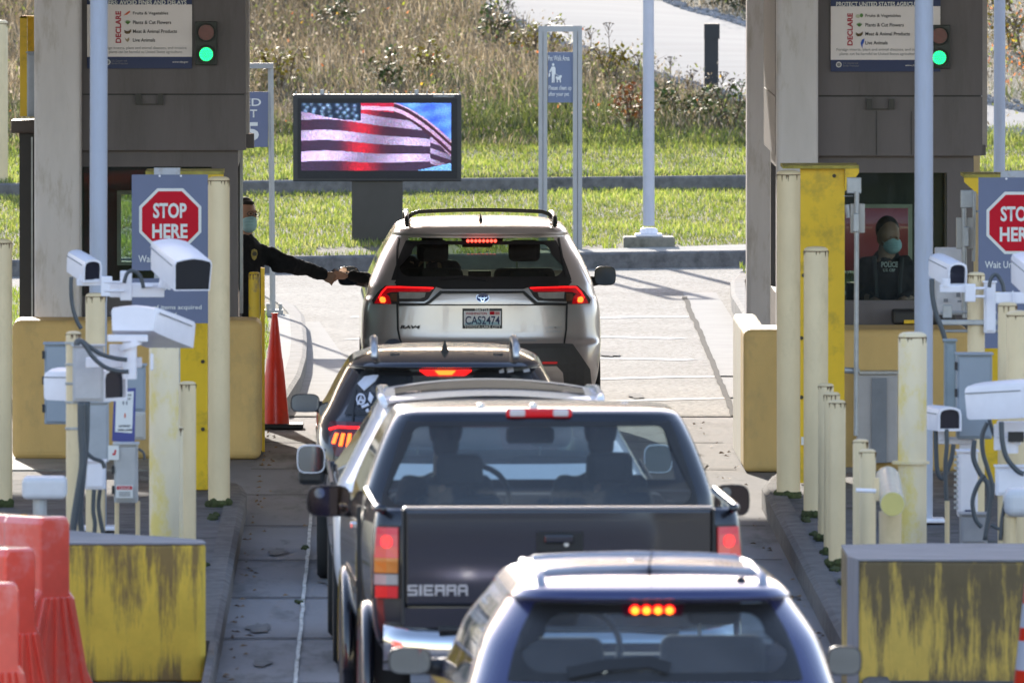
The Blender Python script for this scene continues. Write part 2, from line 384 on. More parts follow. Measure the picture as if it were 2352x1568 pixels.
# ---- islands
def island(name, poly, h, mat, kerbw=.14):
    mb = MB(); mb.prism(poly, -.05, h - .012); o = tag(mb.build(name, mat), kind='structure'); return o
slab = M('island slab', (.16, .155, .16), .95, spec=.1, var=.3, scale=2.5, bump=.4, bscale=50, dirt=(.05, .055, .04), dscale=3, damt=.7)
XL = -.955; XR = 2.66
island('island', [(-3.6, 88), (XL - .14, 88), (XL - .14, 107.2), (XL - .4, 108.4), (-3.6, 108.4)], .15, slab)
kerb('kerb', [(XL, 78), (XL, 84), (XL, 88.2)], 0, .15, .05)
kerb('kerb', [(XL, 88.2), (XL, 90), (XL, 98), (XL, 106.5), (XL - .05, 107.6), (XL - .3, 108.5), (XL - .7, 108.8)], 0, .15, .14)
island('island', [(XR + .14, 82), (6.5, 82), (6.5, 109.4), (XR + .5, 109.4), (XR + .14, 107.5)], .15, slab)
kerb('kerb', [(XR + .8, 109.9), (XR + .4, 109.8), (XR + .12, 108.8), (XR, 107.0), (XR, 98), (XR, 90), (XR, 84), (XR, 78)], 0, .16, .14)
island('island', [(-3.6, 112.8), (-1.2, 112.8), (-1.2, 121.5), (-3.6, 121.5)], .02, conc)
island('island', [(3.1, 111.5), (6.5, 111.5), (6.5, 121.5), (3.1, 121.5)], .02, conc)
# rounded island nose beyond the left booth
nose = [(-.78, 122.4), (-.69, 127), (-.665, 131), (-.673, 134.5), (-.70, 138), (-.73, 141), (-.82, 143.5), (-1.0, 146), (-1.35, 148)]
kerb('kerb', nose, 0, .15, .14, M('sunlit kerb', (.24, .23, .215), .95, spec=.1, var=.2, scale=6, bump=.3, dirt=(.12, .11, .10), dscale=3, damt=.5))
island('island', [(-3.8, 122.4)] + [(x - .13, y) for x, y in nose] + [(-3.8, 148)], .14, M('soil', (.05, .05, .03)))
sheet('pavement', [(-1.4, 122.4)] + [(x - .13, y) for x, y in nose[:6]] + [(-.98, 141), (-.97, 130), (-1.02, 126), (-1.3, 124)], .148, _mats['footway concrete'])
nose2 = [(3.9, 155), (3.62, 153.5), (3.42, 150), (3.34, 146), (3.33, 140), (3.32, 132), (3.32, 122.3)]
kerb('kerb', nose2, 0, .16, .14, _mats['sunlit kerb'])
island('island', [(6.5, 122.3), (6.5, 155), (3.95, 154.8)] + [(x + .14, y) for x, y in nose2[1:]], .15, _mats['soil'])
for i in range(16):
    mosspatch(XR + .19, random.uniform(85, 107), .145)
for i in range(8): mosspatch(XL - .19, random.uniform(88, 107), .145)
for i in range(3): mosspatch(-.52, random.uniform(84, 106), .01, 8, .1)

# ================================================================ GRASS
def blades(name, X, Y, Z, h, w, lean, cols, mat, kind='stuff', label=None, yaw=None):
    n = len(X); a = rng.uniform(0, 2 * np.pi, n) if yaw is None else yaw
    dx, dy = np.cos(a) * w / 2, np.sin(a) * w / 2; la = rng.uniform(0, 2 * np.pi, n); lx, ly = np.cos(la) * lean * h, np.sin(la) * lean * h
    v = np.empty((n, 5, 3))
    v[:, 0] = np.stack([X - dx, Y - dy, Z], 1); v[:, 1] = np.stack([X + dx, Y + dy, Z], 1)
    v[:, 2] = np.stack([X + dx * .8 + lx * .4, Y + dy * .8 + ly * .4, Z + h * .55], 1); v[:, 3] = np.stack([X - dx * .8 + lx * .4, Y - dy * .8 + ly * .4, Z + h * .55], 1)
    v[:, 4] = np.stack([X + lx, Y + ly, Z + h * (1 - lean * .35)], 1)
    me = bpy.data.meshes.new(name); me.vertices.add(n * 5); me.vertices.foreach_set('co', v.ravel())
    b = np.arange(n) * 5
    li = np.stack([b, b + 1, b + 2, b + 3, b + 3, b + 2, b + 4], 1).ravel()
    me.loops.add(n * 7); me.loops.foreach_set('vertex_index', li)
    me.polygons.add(n * 2)
    ls = np.stack([np.arange(n) * 7, np.arange(n) * 7 + 4], 1).ravel(); me.polygons.foreach_set('loop_start', ls)
    try: me.polygons.foreach_set('loop_total', np.tile([4, 3], n))
    except Exception: pass
    ca = me.color_attributes.new('Col', 'FLOAT_COLOR', 'POINT')
    cc = np.ones((n, 5, 4)); cc[:, :, :3] = cols[:, None, :]; ca.data.foreach_set('color', cc.ravel())
    me.update(calc_edges=True); me.validate(); me.materials.append(mat)
    o = bpy.data.objects.new(name, me); C.objects.link(o); return tag(o, label, None, None, kind)
def cmix(n, pal, jit=.15):
    pal = np.array(pal); i = rng.integers(0, len(pal), n); c = pal[i] * (1 + rng.normal(0, jit, (n, 1))); return np.clip(c, .003, .9)
grassm = leafmat('grass blades', trans=.60, gain=1.65); weedm = leafmat('weed stems', trans=.5, gain=1.2)
from mathutils import noise as mnoise
def nfield(X, Y, s, off=0.):
    return np.array([mnoise.noise((a * s + off, b * s, off)) for a, b in zip(X, Y)])
# lawn
n = 150000
X = rng.uniform(-6.5, 10.5, n); v = np.concatenate([rng.uniform(.25, 13.2, n * 3 // 5), rng.uniform(13.7, 21.0, n - n * 3 // 5)])
Y = YC(X) + v
keep = ~((v < 2.4) & (X > 1.6) & (v < .4 + (X - 1.6) * .45))
keep &= ~((np.abs(X - .05) < .75) & (v < 1.7) & (v > .6))
keep &= ~((np.abs(X - 2.79) < .34) & (Y < 160.2)); keep &= ~((X > 1.45) & (X < 2.3) & (Y < 159.7))
X, Y, v = X[keep], Y[keep], v[keep]; n = len(X)
nf = nfield(X, Y, .55); nf2 = nfield(X, Y, 2.2, 3.)
h = rng.uniform(.03, .075, n) * (1 + .7 * np.clip(nf, -1, 1)) * (1 + .5 * nf2) * np.where(v > 18, 1.6, 1)
h = np.maximum(h, .03)
col = cmix(n, [(.175, .215, .028), (.15, .195, .03), (.21, .23, .045), (.095, .14, .022), (.25, .25, .08)])
shade = np.clip(.5 + nf * .9 + .5 * nf2, 0, 1)[:, None]; col = col * (.62 + .5 * shade)
blades('lawn_grass', X, Y, zt(X, Y), h, rng.uniform(.007, .016, n), rng.uniform(.1, .7, n), col, grassm)
# grass on the island noses
def patch(poly_fn, n, x0, x1, y0, y1, z):
    X = rng.uniform(x0, x1, n); Y = rng.uniform(y0, y1, n); k = poly_fn(X, Y); X, Y = X[k], Y[k]; n = len(X)
    blades('island_grass', X, Y, np.full(n, z), rng.uniform(.04, .1, n), rng.uniform(.006, .012, n), rng.uniform(.1, .7, n), cmix(n, [(.15, .20, .02), (.12, .17, .02), (.18, .20, .04)]), grassm)
nx_ = np.array([p[1] for p in nose]); ny_ = np.array([p[0] for p in nose])
patch(lambda X, Y: (X < np.interp(Y, nx_, ny_) - .34) & ~((Y < 127) & (X > -1.15)), 14000, -3.7, -.7, 123.5, 147.5, .14)
patch(lambda X, Y: X > 3.6, 9000, 3.5, 6.4, 124, 154, .15)

# path up the hill
edge_px = [(1060, -30), (1130, 22), (1200, 55), (1290, 98), (1370, 118), (1460, 152), (1560, 186), (1640, 205), (1720, 232), (1870, 262), (2060, 292), (2260, 296), (2360, 300), (2480, 306)]
edge = [hill_hit(*e) for e in edge_px]
up_px = [(1380, -60), (1500, -20), (1530, 10), (1580, 28), (1650, 45), (1715, 66), (1800, 92), (1900, 130), (2060, 190), (2200, 232), (2290, 248), (2360, 262), (2480, 275)]
upper = [hill_hit(*e) for e in up_px]
ex = np.array([e[0] for e in edge]); ey = np.array([e[1] for e in edge]); ux = np.array([e[0] for e in upper]); uy = np.array([e[1] for e in upper])
def on_path(X, Y):
    lo = np.interp(X, ex, ey, left=1e9); hi = np.interp(X, ux, uy, left=1e9); return (Y > lo) & (Y < hi)
mb = MB(); xs2 = np.linspace(ex[0], min(ex[-1], ux[-1]), 60); rows = 14; vs = []; fs = []
for x in xs2:
    lo = np.interp(x, ex, ey); hi = np.interp(x, ux, uy) if x > ux[0] else min(235, uy[0] + 5 * (ux[0] - x))
    for k in range(rows + 1):
        y = lo + (hi - lo) * k / rows; vs.append((x, y, float(zt(x, y)) + .012))
for i in range(len(xs2) - 1):
    for k in range(rows): fs.append((i * (rows + 1) + k, (i + 1) * (rows + 1) + k, (i + 1) * (rows + 1) + k + 1, i * (rows + 1) + k + 1))
mb.add(vs, fs); tag(mb.build('path', M('hill path concrete', (.35, .33, .30), .95, spec=.08, var=.07, scale=.8, stretch=(.3, 3, 1), bump=.1), smooth=True), kind='structure')
# gravel verge
gm = M('gravel stones', (.26, .25, .25), .85, var=.5, scale=8)
mb = MB()
def stone(x, y, s):
    z = float(zt(x, y)); mb.sphere((x, y, z + s * .3), s, 5, (1, 1, .7))
for i in range(3600):
    k = random.uniform(0, len(edge) - 1.01); a = int(k); t = k - a
    x = edge[a][0] * (1 - t) + edge[a + 1][0] * t; y = edge[a][1] * (1 - t) + edge[a + 1][1] * t
    stone(x + random.uniform(-.05, .05), y - abs(random.gauss(0, 1.0)) * .6 - .02, random.uniform(.015, .045))
for i in range(900):
    k = random.uniform(0, len(upper) - 1.01); a = int(k); t = k - a
    x = upper[a][0] * (1 - t) + upper[a + 1][0] * t; y = upper[a][1] * (1 - t) + upper[a + 1][1] * t
    stone(x, y + abs(random.gauss(0, 1.0)) * .7, random.uniform(.02, .05))
tag(mb.build('gravel', gm), kind='stuff')

# weeds over the slope
n = 150000
X = rng.uniform(-8.5, 12.5, n); v = 19.0 + (rng.random(n) ** 1.15) * 27; Y = YC(X) + v
lo = np.interp(X, ex, ey, left=1e9); hi = np.interp(X, ux, uy, left=1e9)
k = ((Y < lo - .35) | (Y > hi + .8)); X, Y, v, lo = X[k], Y[k], v[k], lo[k]
nearp = (Y > lo - 1.6)
k = ~(nearp & (rng.random(len(X)) < .8)); X, Y, v, nearp = X[k], Y[k], v[k], nearp[k]; n = len(X)
nf = nfield(X, Y, .35, 5.); nf2 = nfield(X, Y, 1.3, 9.)
straw = cmix(n, [(.25, .19, .105), (.18, .135, .08), (.31, .245, .145), (.11, .09, .06), (.23, .18, .11), (.36, .30, .21)])
grn = cmix(n, [(.10, .125, .025), (.085, .11, .025), (.13, .145, .04), (.14, .14, .055)])
gw = np.clip(.75 - (v - 19) * .075 + nf * .9 + .25 * (X > 2), .08, 1); isg = rng.random(n) < gw
col = np.where(isg[:, None], grn, straw); col *= (.8 + .45 * np.clip(nf2 + .3, 0, 1))[:, None]
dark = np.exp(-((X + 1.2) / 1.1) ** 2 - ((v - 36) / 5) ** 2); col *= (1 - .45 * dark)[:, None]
h = rng.uniform(.12, .42, n) * (1 + .5 * nf) * np.where(v < 20.5, .5, 1) * np.where(isg, .75, 1) * np.where(nearp, .5, 1)
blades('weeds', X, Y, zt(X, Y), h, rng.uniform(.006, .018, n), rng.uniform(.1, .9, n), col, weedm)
# broad leaves, bright autumn leaves, pale seed heads
n = 26000
X = rng.uniform(-8.5, 12.5, n); v = rng.uniform(19.5, 44, n); Y = YC(X) + v
lo = np.interp(X, ex, ey, left=1e9); hi = np.interp(X, ux, uy, left=1e9)
k = ((Y < lo - .5) | (Y > hi + .8)); X, Y, v = X[k], Y[k], v[k]; n = len(X)
cl = nfield(X, Y, .8, 21.)
pal = cmix(n, [(.20, .16, .10), (.12, .13, .035), (.36, .30, .22), (.12, .095, .06), (.16, .18, .045)])
aut = cmix(n, [(.55, .14, .03), (.55, .33, .03), (.60, .20, .06), (.35, .38, .04)])
isa = (cl > .28) & (rng.random(n) < .13); isa |= (X > 7.5) & (v > 20) & (rng.random(n) < .5)
col = np.where(isa[:, None], aut, pal)
blades('weed_leaves', X, Y, zt(X, Y) + rng.uniform(.08, .4, n), rng.uniform(.02, .06, n), rng.uniform(.012, .036, n), rng.uniform(.3, 1.2, n), col, weedm)
# tall dead stalks against the pale path
stalk = M('dry stalk', (.13, .09, .06), .9, var=.3)
def tall_weed(px, pyb, hpx, label):
    x, y = hill_hit(px, pyb); z = float(zt(x, y)); H = hpx / PPM(y)
    mb = MB(); lx = random.uniform(-.06, .1) * H
    pts = [(x + lx * (t ** 1.6), y, z + H * t) for t in np.linspace(0, 1, 6)]
    mb.tube(pts, [.008, .007, .006, .005, .004, .003], 5)
    t = Vector(pts[-1])
    for k in range(9):
        a = random.uniform(-1.2, 1.2); e = t + Vector((math.sin(a) * .07, random.uniform(-.03, .03), .03 + .03 * math.cos(a)))
        q = t - Vector((0, 0, random.uniform(.0, .09)))
        mb.tube([q, e], [.003, .002], 4); mb.sphere(e, random.uniform(.008, .016), 6, (1, 1, .6))
    for k in range(4):
        q = Vector(pts[random.randint(1, 4)]); e = q + Vector((random.uniform(-.08, .08), 0, random.uniform(.03, .1))); mb.tube([q, e], [.003, .002], 4); mb.sphere(e, .009, 5)
    return rootmesh(mb, 'tall_weed', stalk, label, 'weed', (x, y, z), 'dead flower stalks standing along the path')
for px, pb, hp, lb in ((1170, 110, 100, 'tallest dead weed stalk left of the pet sign, above the pale path'), (1357, 155, 78, 'thin dead weed stalk just right of the pet sign'),
        (1402, 182, 118, 'curved dead weed halfway between the pet sign and the lamp pole'), (1466, 205, 65, 'bare dead weed close to the left side of the lamp pole'),
        (1500, 215, 70, 'short dead weed right behind the lamp pole'), (1538, 235, 92, 'leaning dead weed second from the lamp pole on its right'), (1580, 240, 55, 'short brown weed left of the black post'),
        (1592, 245, 72, 'thin brown weed nearest the left side of the black post'), (1657, 262, 85, 'dead weed touching the right side of the black post'), (1692, 262, 70, 'dead weed between the black post and the grey column'),
        (1126, 60, 60, 'short dead weed at the top left start of the path'), (1148, 66, 70, 'twiggy dead weed left of the tallest stalk at the path corner')):
    tall_weed(px, pb, hp, lb)
# brambles arching over the bank
def bramble(px, py, wpx, label, seed):
    random.seed(seed); x, y = hill_hit(px, py); z = float(zt(x, y)); W = wpx / PPM(y)
    t = thing('bramble', label, 'bramble', (x, y, z), 0, 'brambles arching out of the weedy bank')
    mb = MB(); lv = []; 
    for k in range(9):
        sx = random.uniform(-.3, .3) * W; d = random.choice((-1, 1)) * random.uniform(.25, .8) * W; H = random.uniform(.25, .55)
        pts = [Vector((sx + d * s, random.uniform(-.1, .1) + .05 * s, H * math.sin(s * 2.6) * 1.0 + .02)) for s in np.linspace(0, 1, 8)]
        mb.tube(pts, [.009, .008, .008, .007, .006, .005, .004, .003], 5)
        for q in pts[1:]:
            for j in range(4): lv.append(q + Vector((random.uniform(-.07, .07), random.uniform(-.06, .06), random.uniform(-.05, .05))))
    mb.build('canes', stalk, t, local=True)
    mb = MB()
    for q in lv:
        s = random.uniform(.022, .045); a = Vector((random.uniform(-1, 1), random.uniform(-1, 1), random.uniform(-.4, .8))).normalized() * s; b = a.cross(Vector((0, 0, 1))).normalized() * s * .7
        mb.add([q - a, q + b, q + a, q - b], [(0, 1, 2, 3)])
    mb.build('leaves', random.choice(BL), t, local=True)
def leafp(name, c):
    m = M(name, c, .6, var=.35, scale=9); return m
BL = [leafp('bramble leaves green', (.10, .14, .03)), leafp('bramble leaves orange', (.42, .15, .03)), leafp('bramble leaves yellow', (.40, .32, .04))]
for px, py, w, lb, sd_ in ((640, 215, 90, 'red-leaved bramble left of the video screen, above the speed sign', 3), (985, 190, 60, 'yellow-leaved bramble above the right half of the video screen', 1),
        (880, 215, 50, 'yellow grassy bramble straight above the centre of the video screen', 5), (1240, 150, 90, 'bramble behind the left post of the pet sign', 8), (1400, 200, 80, 'orange bramble on the bank right of the pet sign', 2),
        (1570, 285, 120, 'wide green bramble below the black post', 12), (1660, 300, 110, 'orange-tinted bramble right below the black post, near the grey column', 4), (1450, 300, 70, 'bramble with pale flowers just left of the lamp pole', 9),
        (780, 90, 90, 'dark bramble high on the bank near the grey booth', 14), (1130, 110, 90, 'bramble by the top left corner of the path', 17), (2300, 30, 90, 'yellow bramble in the top right corner beyond the right booth', 20), (2320, 120, 90, 'bramble below the yellow one beyond the right booth', 22)):
    bramble(px, py, w, lb, sd_)
random.seed(11)
# dark bush top right of the path
x, y = hill_hit(1712, 20)
t = thing('bush', 'dark evergreen bush beside the far edge of the path, near the grey column', 'bush', (x, y, float(zt(x, y))))
mb = MB()
for k in range(5): mb.tube([(0, 0, 0), (random.uniform(-.3, .3), random.uniform(-.2, .2), random.uniform(.4, .8))], [.02, .01], 5)
mb.build('trunk', stalk, t, local=True)
mb = MB()
for k in range(2600):
    q = Vector((random.gauss(0, .28), random.gauss(0, .25), abs(random.gauss(.45, .3)))); s = random.uniform(.015, .035)
    a = Vector((random.uniform(-1, 1), random.uniform(-1, 1), random.uniform(-1, 1))).normalized() * s; b = a.orthogonal().normalized() * s * .6
    mb.add([q - a, q + b, q + a, q - b], [(0, 1, 2, 3)])
mb.build('crown', M('evergreen leaves', (.035, .045, .015), .7, var=.4), t, local=True)

# ================================================================ BUILDINGS
# canopy over the booths (out of the picture above, it throws the shade over the near lane)
t = thing('canopy', 'flat steel canopy roof carried over both booths by grey columns', 'canopy', (0, 117, 5.6))
MB().box(-14, 17, 102.4, 128, 5.6, 6.3).build('roof', grey_st, t)
MB().box(-14.1, 17.1, 102.2, 102.4, 5.45, 6.45).build('fascia', grey_dk, t)
MB().box(-14.1, 17.1, 128, 128.2, 5.45, 6.45).build('fascia', grey_dk, t)

def column(label, x0, x1, Y, d=.36):
    t = thing('column', label, 'column', ((x0 + x1) / 2, Y + d / 2, 0), 0, 'grey columns that carry the canopy')
    mb = MB(); mb.box(x0, x1, Y, Y + d, 0, 5.6); mb.build('shaft', grey_st, t, bevel=.035, seg=3)
    MB().box(x0 - .09, x1 + .09, Y - .09, Y + d + .09, 0, .03).build('base_plate', galv, t)
column('grey painted column standing in front of the left booth, just left of the pale blue pole', PX(79, 115.5), PX(187, 115.5), 115.5)
column('broad stained grey column in front of the right booth, behind the yellow housing', PX(1784, 113.9), PX(1879, 113.9), 113.9, .34)
column('grey column half hidden behind the broad stained one, at the edge of the open lane', PX(1715, 121), PX(1815, 121), 121, .36)

tglass = M('lens glass dark', (.02, .02, .03), .1, var=0)
def signal(t, x, z, Y, s):          # red and green lamp unit, s = width
    h = s * 2.0
    b = MB().box(x - s / 2, x + s / 2, Y - .02, Y + .02, z - h / 2, z + h / 2).build('signal_housing', M('signal housing', (.035, .042, .04), .5), t, bevel=.006)
    for dz, nm in ((h * .25, 'red'), (-h * .25, 'green')):
        MB().tube([(x, Y - .07, z + dz), (x, Y - .018, z + dz)], s * .42, 28, cap=False).build('visor', M('signal visor', (.02, .025, .022), .5), b, smooth='auto', label=None)
        m = M('signal lens red off', (.14, .012, .015), .25, var=.2, scale=30) if nm == 'red' else M('signal lens green', (.0, .03, .015), .3, var=0)
        MB().tube([(x, Y - .03, z + dz), (x, Y - .022, z + dz)], s * .36, 28).build('lens', m, b)
        if nm == 'green':
            mb = MB()
            for rr, k in ((.01, 1), (.08, 6), (.15, 12), (.22, 18), (.28, 22)):
                for i in range(k):
                    a = 6.283 * i / k; mb.sphere((x + math.cos(a) * rr * s, Y - .033, z + dz + math.sin(a) * rr * s), s * .027, 6)
            mb.build('led_cluster', lamp('green led', (.01, 1, .22), 1.6), b)

EN = M('sign icon green', (.10, .25, .06), .6, var=.3, scale=40); BR = M('sign icon brown', (.14, .10, .05), .6, var=.3, scale=40)
OR = M('sign icon orange', (.60, .10, .03), .6, var=.1); BI = M('sign icon blue', (.03, .10, .50), .6, var=.1); TN = M('sign icon tan', (.35, .28, .18), .6, var=.1)
def poster_sign(x0px, x1px, ytop, yb, Y, left):
    a = P(x0px, yb, Y); b = P(x1px, ytop, Y); x0, x1, z0, z1 = a.x, b.x, a.z, b.z; W = x1 - x0; H = z1 - z0
    lb = 'customs declaration notice with a red pepper icon, fixed on the left booth front' if left else 'customs declaration notice with a blue bird icon, fixed on the right booth front'
    t = thing('notice_board', lb, 'sign', ((x0 + x1) / 2, Y, z0), 0, 'declaration notices on the booth fronts')
    p = MB().box(x0, x1, Y, Y + .008, z0, z1).build('panel', poster, t)
    zb = P(0, yb - 24 if False else yb, Y).z
    k = 1 / PPM(Y)
    MB().box(x0, x1, Y - .003, Y, z1 - 29 * k * (1 if not left else 1), z1).build('title_band', navy, t)
    MB().box(x0, x1, Y - .003, Y, z0, z0 + 27 * k).build('footer_band', navy, t)
    yt = Y - .005
    X = lambda px: PX(px, Y)
    Z = lambda py: PZ(py, Y)
    if left:
        text('TRAVELERS: AVOID FINES AND DELAYS', X(205), X(429), Z(11), Z(1), yt, whites, t, bold=.02)
        ox, oy, dx = 0, 0, 0
        items = ((31, 'Fruits & Vegetables', 387), (51.5, 'Plants & Cut Flowers', 394), (72, 'Meat & Animal Products', 407), (92, 'Live Animals', 357)); tx = 306
        text('DECLARE', X(266), X(279), Z(99), Z(26), yt, inkred, t, bold=.03, rot=1)
        cx = 294; text('Foreign insects, plant and animal diseases, and invasive', X(232), X(429), Z(115), Z(107), yt, inkg, t); text('plants can be harmful to United States agriculture.', X(251), X(420), Z(124.5), Z(116), yt, inkg, t)
        seal = (248, 143); text('U.S. Customs and', X(257), X(292), Z(142), Z(137.5), yt, inkg, t); text('Border Protection', X(257), X(294), Z(148), Z(143.5), yt, inkg, t)
        text('www.cbp.gov', X(397), X(433), Z(146), Z(140), yt, whites, t, shear=.2)
        MB().prism([(X(284), Z(36)), (X(290), Z(31)), (X(296), Z(26.5)), (X(300), Z(25)), (X(299), Z(29)), (X(293), Z(34))], yt - .001, yt, 'y').build('icon', OR, t)
    else:
        text('PROTECT UNITED STATES AGRICULTURE', X(1920), X(2134), Z(15), Z(5), yt, whites, t, bold=.02)
        items = ((37, 'Fruits & Vegetables', 2068), (57.5, 'Plants & Cut Flowers', 2075), (78, 'Meat & Animal Products', 2089), (98.5, 'Live Animals', 2038)); tx = 1987
        text('DECLARE', X(1945.5), X(1958), Z(105), Z(31), yt, inkred, t, bold=.03, rot=1)
        cx = 1973; text('Foreign insects, plant and animal diseases, and invasive', X(1921), X(2122), Z(119), Z(111), yt, inkg, t); text('plants can be harmful to United States agriculture.', X(1928), X(2106), Z(129), Z(121), yt, inkg, t)
        seal = (1926, 149); text('U.S. Customs and', X(1936), X(1970), Z(147.5), Z(143), yt, inkg, t); text('Border Protection', X(1936), X(1972), Z(153.5), Z(149), yt, inkg, t)
        text('www.cbp.gov', X(2079), X(2115), Z(154), Z(148), yt, whites, t, shear=.2)
        MB().prism([(X(1980), Z(112)), (X(1978), Z(106)), (X(1976), Z(100)), (X(1979), Z(92)), (X(1985), Z(89)), (X(1984), Z(97)), (X(1981), Z(103))], yt - .001, yt, 'y').build('icon', BI, t)
        MB().sphere((X(1970), yt, Z(38)), .015, 10, (1.2, .1, .9)).build('icon', M('icon pale', (.5, .55, .4), .6), t); MB().sphere((X(1978), yt, Z(36)), .014, 10, (.9, .1, 1.1)).build('icon', EN, t)
    for i, (py, s, xe) in enumerate(items):
        hh = 4.2 if 'g' in s or 'y' in s else 3.6
        text(s, X(tx), X(xe), Z(py + hh + .8), Z(py - 3.9), yt, ink, t, bold=.012)
    y2 = items[1][0]
    mb = MB()
    for q in range(7):
        aa = -1.2 + q * .4; mb.tube([(X(cx), yt - .002, Z(y2 + 4)), (X(cx + 7 * math.sin(aa)), yt - .002, Z(y2 + 1 - 6 * math.cos(aa)))], [.004, .002], 5)
    mb.build('icon', EN, t)
    y3 = items[2][0]; mb = MB()
    for q in (0, 3.2): mb.tube([(X(cx - 8), yt - .002, Z(y3 - 2 + q)), (X(cx - 3), yt - .002, Z(y3 + 1.5 + q)), (X(cx + 3), yt - .002, Z(y3 + 1 + q)), (X(cx + 8), yt - .002, Z(y3 - 4 + q))], [.003, .006, .006, .003], 6)
    mb.build('icon', BR, t)
    if left: MB().prism([(X(287), Z(87)), (X(292), Z(91)), (X(297), Z(86)), (X(298), Z(92)), (X(294), Z(97)), (X(290), Z(94))], yt - .001, yt, 'y').build('icon', TN, t)
    MB().tube([(X(seal[0]), yt - .003, Z(seal[1])), (X(seal[0]), yt, Z(seal[1]))], 6.5 * k, 20).build('seal', whites, t)
    mb = MB(); mb.tube([(X(seal[0]), yt - .005, Z(seal[1])), (X(seal[0]), yt - .003, Z(seal[1]))], 4.6 * k, 20)
    mb.build('seal_centre', inkg, t)

def booth(x0, x1, Y, D, zf, zw0, zw1, zs, label, side, op):
    t = thing('inspection_booth', label, 'booth', ((x0 + x1) / 2, Y, 0), 0, 'officer booths between the lanes')
    T = .07
    # lower walls
    mb = MB(); mb.box(x0, x1, Y, Y + T, 0, zw0); mb.box(x0, x0 + T, Y + T, Y + D - T, 0, zw0); mb.box(x0, x1, Y + D - T, Y + D, 0, zw0); mb.box(x1 - T, x1, Y + T, Y + D * .45, 0, zw0)
    mb.build('lower_wall', grey_dk, t)
    for a, b, c, d in ((x0, x0 + .13, Y, Y + .12), (x1 - .20, x1, Y, Y + .12), (x0, x0 + .1, Y + D - .1, Y + D), (x1 - .1, x1, Y + D - .1, Y + D), (x1 - T, x1, Y + D * .45, Y + D * .45 + .1)): MB().box(a, b, c, d, zw0, zw1).build('frame_post', grey_dk, t)
    MB().box(x0, x1, Y, Y + D, zw1, zf + .02).build('header', grey_dk, t)
    # fascia box with seams and handle
    f0, f1 = x0 - .05, x1 + .06
    mb = MB(); mb.box(f0, f1, Y - .12, Y + D + .1, zs + .006, 4.6); fa = mb.build('fascia', grey_dk, t)
    MB().box(f0, f1, Y - .12, Y + D + .1, zf, zs - .006).build('fascia_hatch', grey_dk, t)
    MB().box(f0 + .01, f1 - .01, Y - .10, Y + D, zs - .006, zs + .006).build('fascia_seam', blackp, t)
    # see-through: glazing front and rear
    MB().box(x0 + .13, x1 - .20, Y + .05, Y + .058, zw0, zw1).build('window', bootglass, t)
    Yr = Y + D - .06; ox0, ox1, oz0, oz1 = PX(op[0], Yr), PX(op[1], Yr), PZ(op[3], Yr), PZ(op[2], Yr)
    ri = M('booth inner wall', (.06, .075, .065), .8)
    for q in ((x0 + .1, ox0, zw0, zw1), (ox1, x1 - .1, zw0, zw1), (ox0, ox1, oz1, zw1), (ox0, ox1, zw0, oz0)):
        if q[1] > q[0] and q[3] > q[2]: MB().box(q[0], q[1], Yr, Yr + .05, q[2], q[3]).build('rear_wall', ri, t)
    MB().box(ox0, ox1, Yr + .03, Yr + .036, oz0, oz1).build('window', bootglass, t)
    MB().box(x0 + .03, x0 + .038, Y + .12, Y + D - .1, zw0, zw1).build('window', glass('side glass dark', (.25, .3, .28)), t)
    wf = M('window frame pale', (.45, .52, .45), .4)
    for q in ((ox0 - .03, ox0, oz0, oz1), (ox1, ox1 + .03, oz0, oz1), (ox0 - .03, ox1 + .03, oz1, oz1 + .03), (ox0 - .03, ox1 + .03, oz0 - .03, oz0)): MB().box(q[0], q[1], Yr - .03, Yr - .004, q[2], q[3]).build('window_frame', wf, t)
    return t, fa
bl, fa = booth(-2.55, PX(547, 116), 116, 3.3, PZ(345, 115.9), 1.18, PZ(383, 116), PZ(217, 115.9), 'grey-brown officer booth left of the lane, an officer reaching out of its door', 0, (278, 400, 446, 600))
def handle(t, px0, px1, py0, py1, Y):
    a = P(px0, py1, Y); b = P(px1, py0, Y); mb = MB(); w = 14 / PPM(Y)
    mb.box(a.x, a.x + w * .9, Y - .03, Y, a.z, b.z); mb.box(b.x - w * .9, b.x, Y - .03, Y, a.z, b.z); mb.box(a.x, b.x, Y - .025, Y, a.z, a.z + .008)
    mb.build('hatch_handle', M('handle dark', (.03, .03, .028), .5), t)
handle(bl, 312, 375, 216, 241, 115.87); 
signal(thing('traffic_signal', 'two-lamp signal lit green, red lamp dark, on the left booth front beside the pepper notice', 'traffic light', (PX(474, 115.8), 115.86, PZ(100, 115.8)), 0, 'lane signals on the booth fronts'), PX(474, 115.8), PZ(100, 115.8), 115.84, 50 / PPM(115.8))
poster_sign(200, 441, -18, 158, 115.86, True)
# downpipe / trims on the booth's right side
mb = MB(); mb.box(PX(563, 116), PX(571, 116), 116.3, 116.38, PZ(310, 116), 4.5); mb.build('edge_trim', M('pale trim', (.42, .38, .38), .4), bl)
mb = MB(); mb.box(PX(563, 116), PX(583, 116), 116.2, 116.5, PZ(342, 116), PZ(310, 116)); mb.build('bracket', grey_dk, bl)
MB().box(PX(550, 117), PX(557, 117), 117.4, 117.5, 1.0, PZ(345, 117)).build('door_rail', M('rail aluminium', (.35, .36, .38), .35, metal=.5), bl)
MB().box(-2.4, -1.3, 117.2, 117.8, 1.0, 1.05).build('desk', grey_dk, bl)

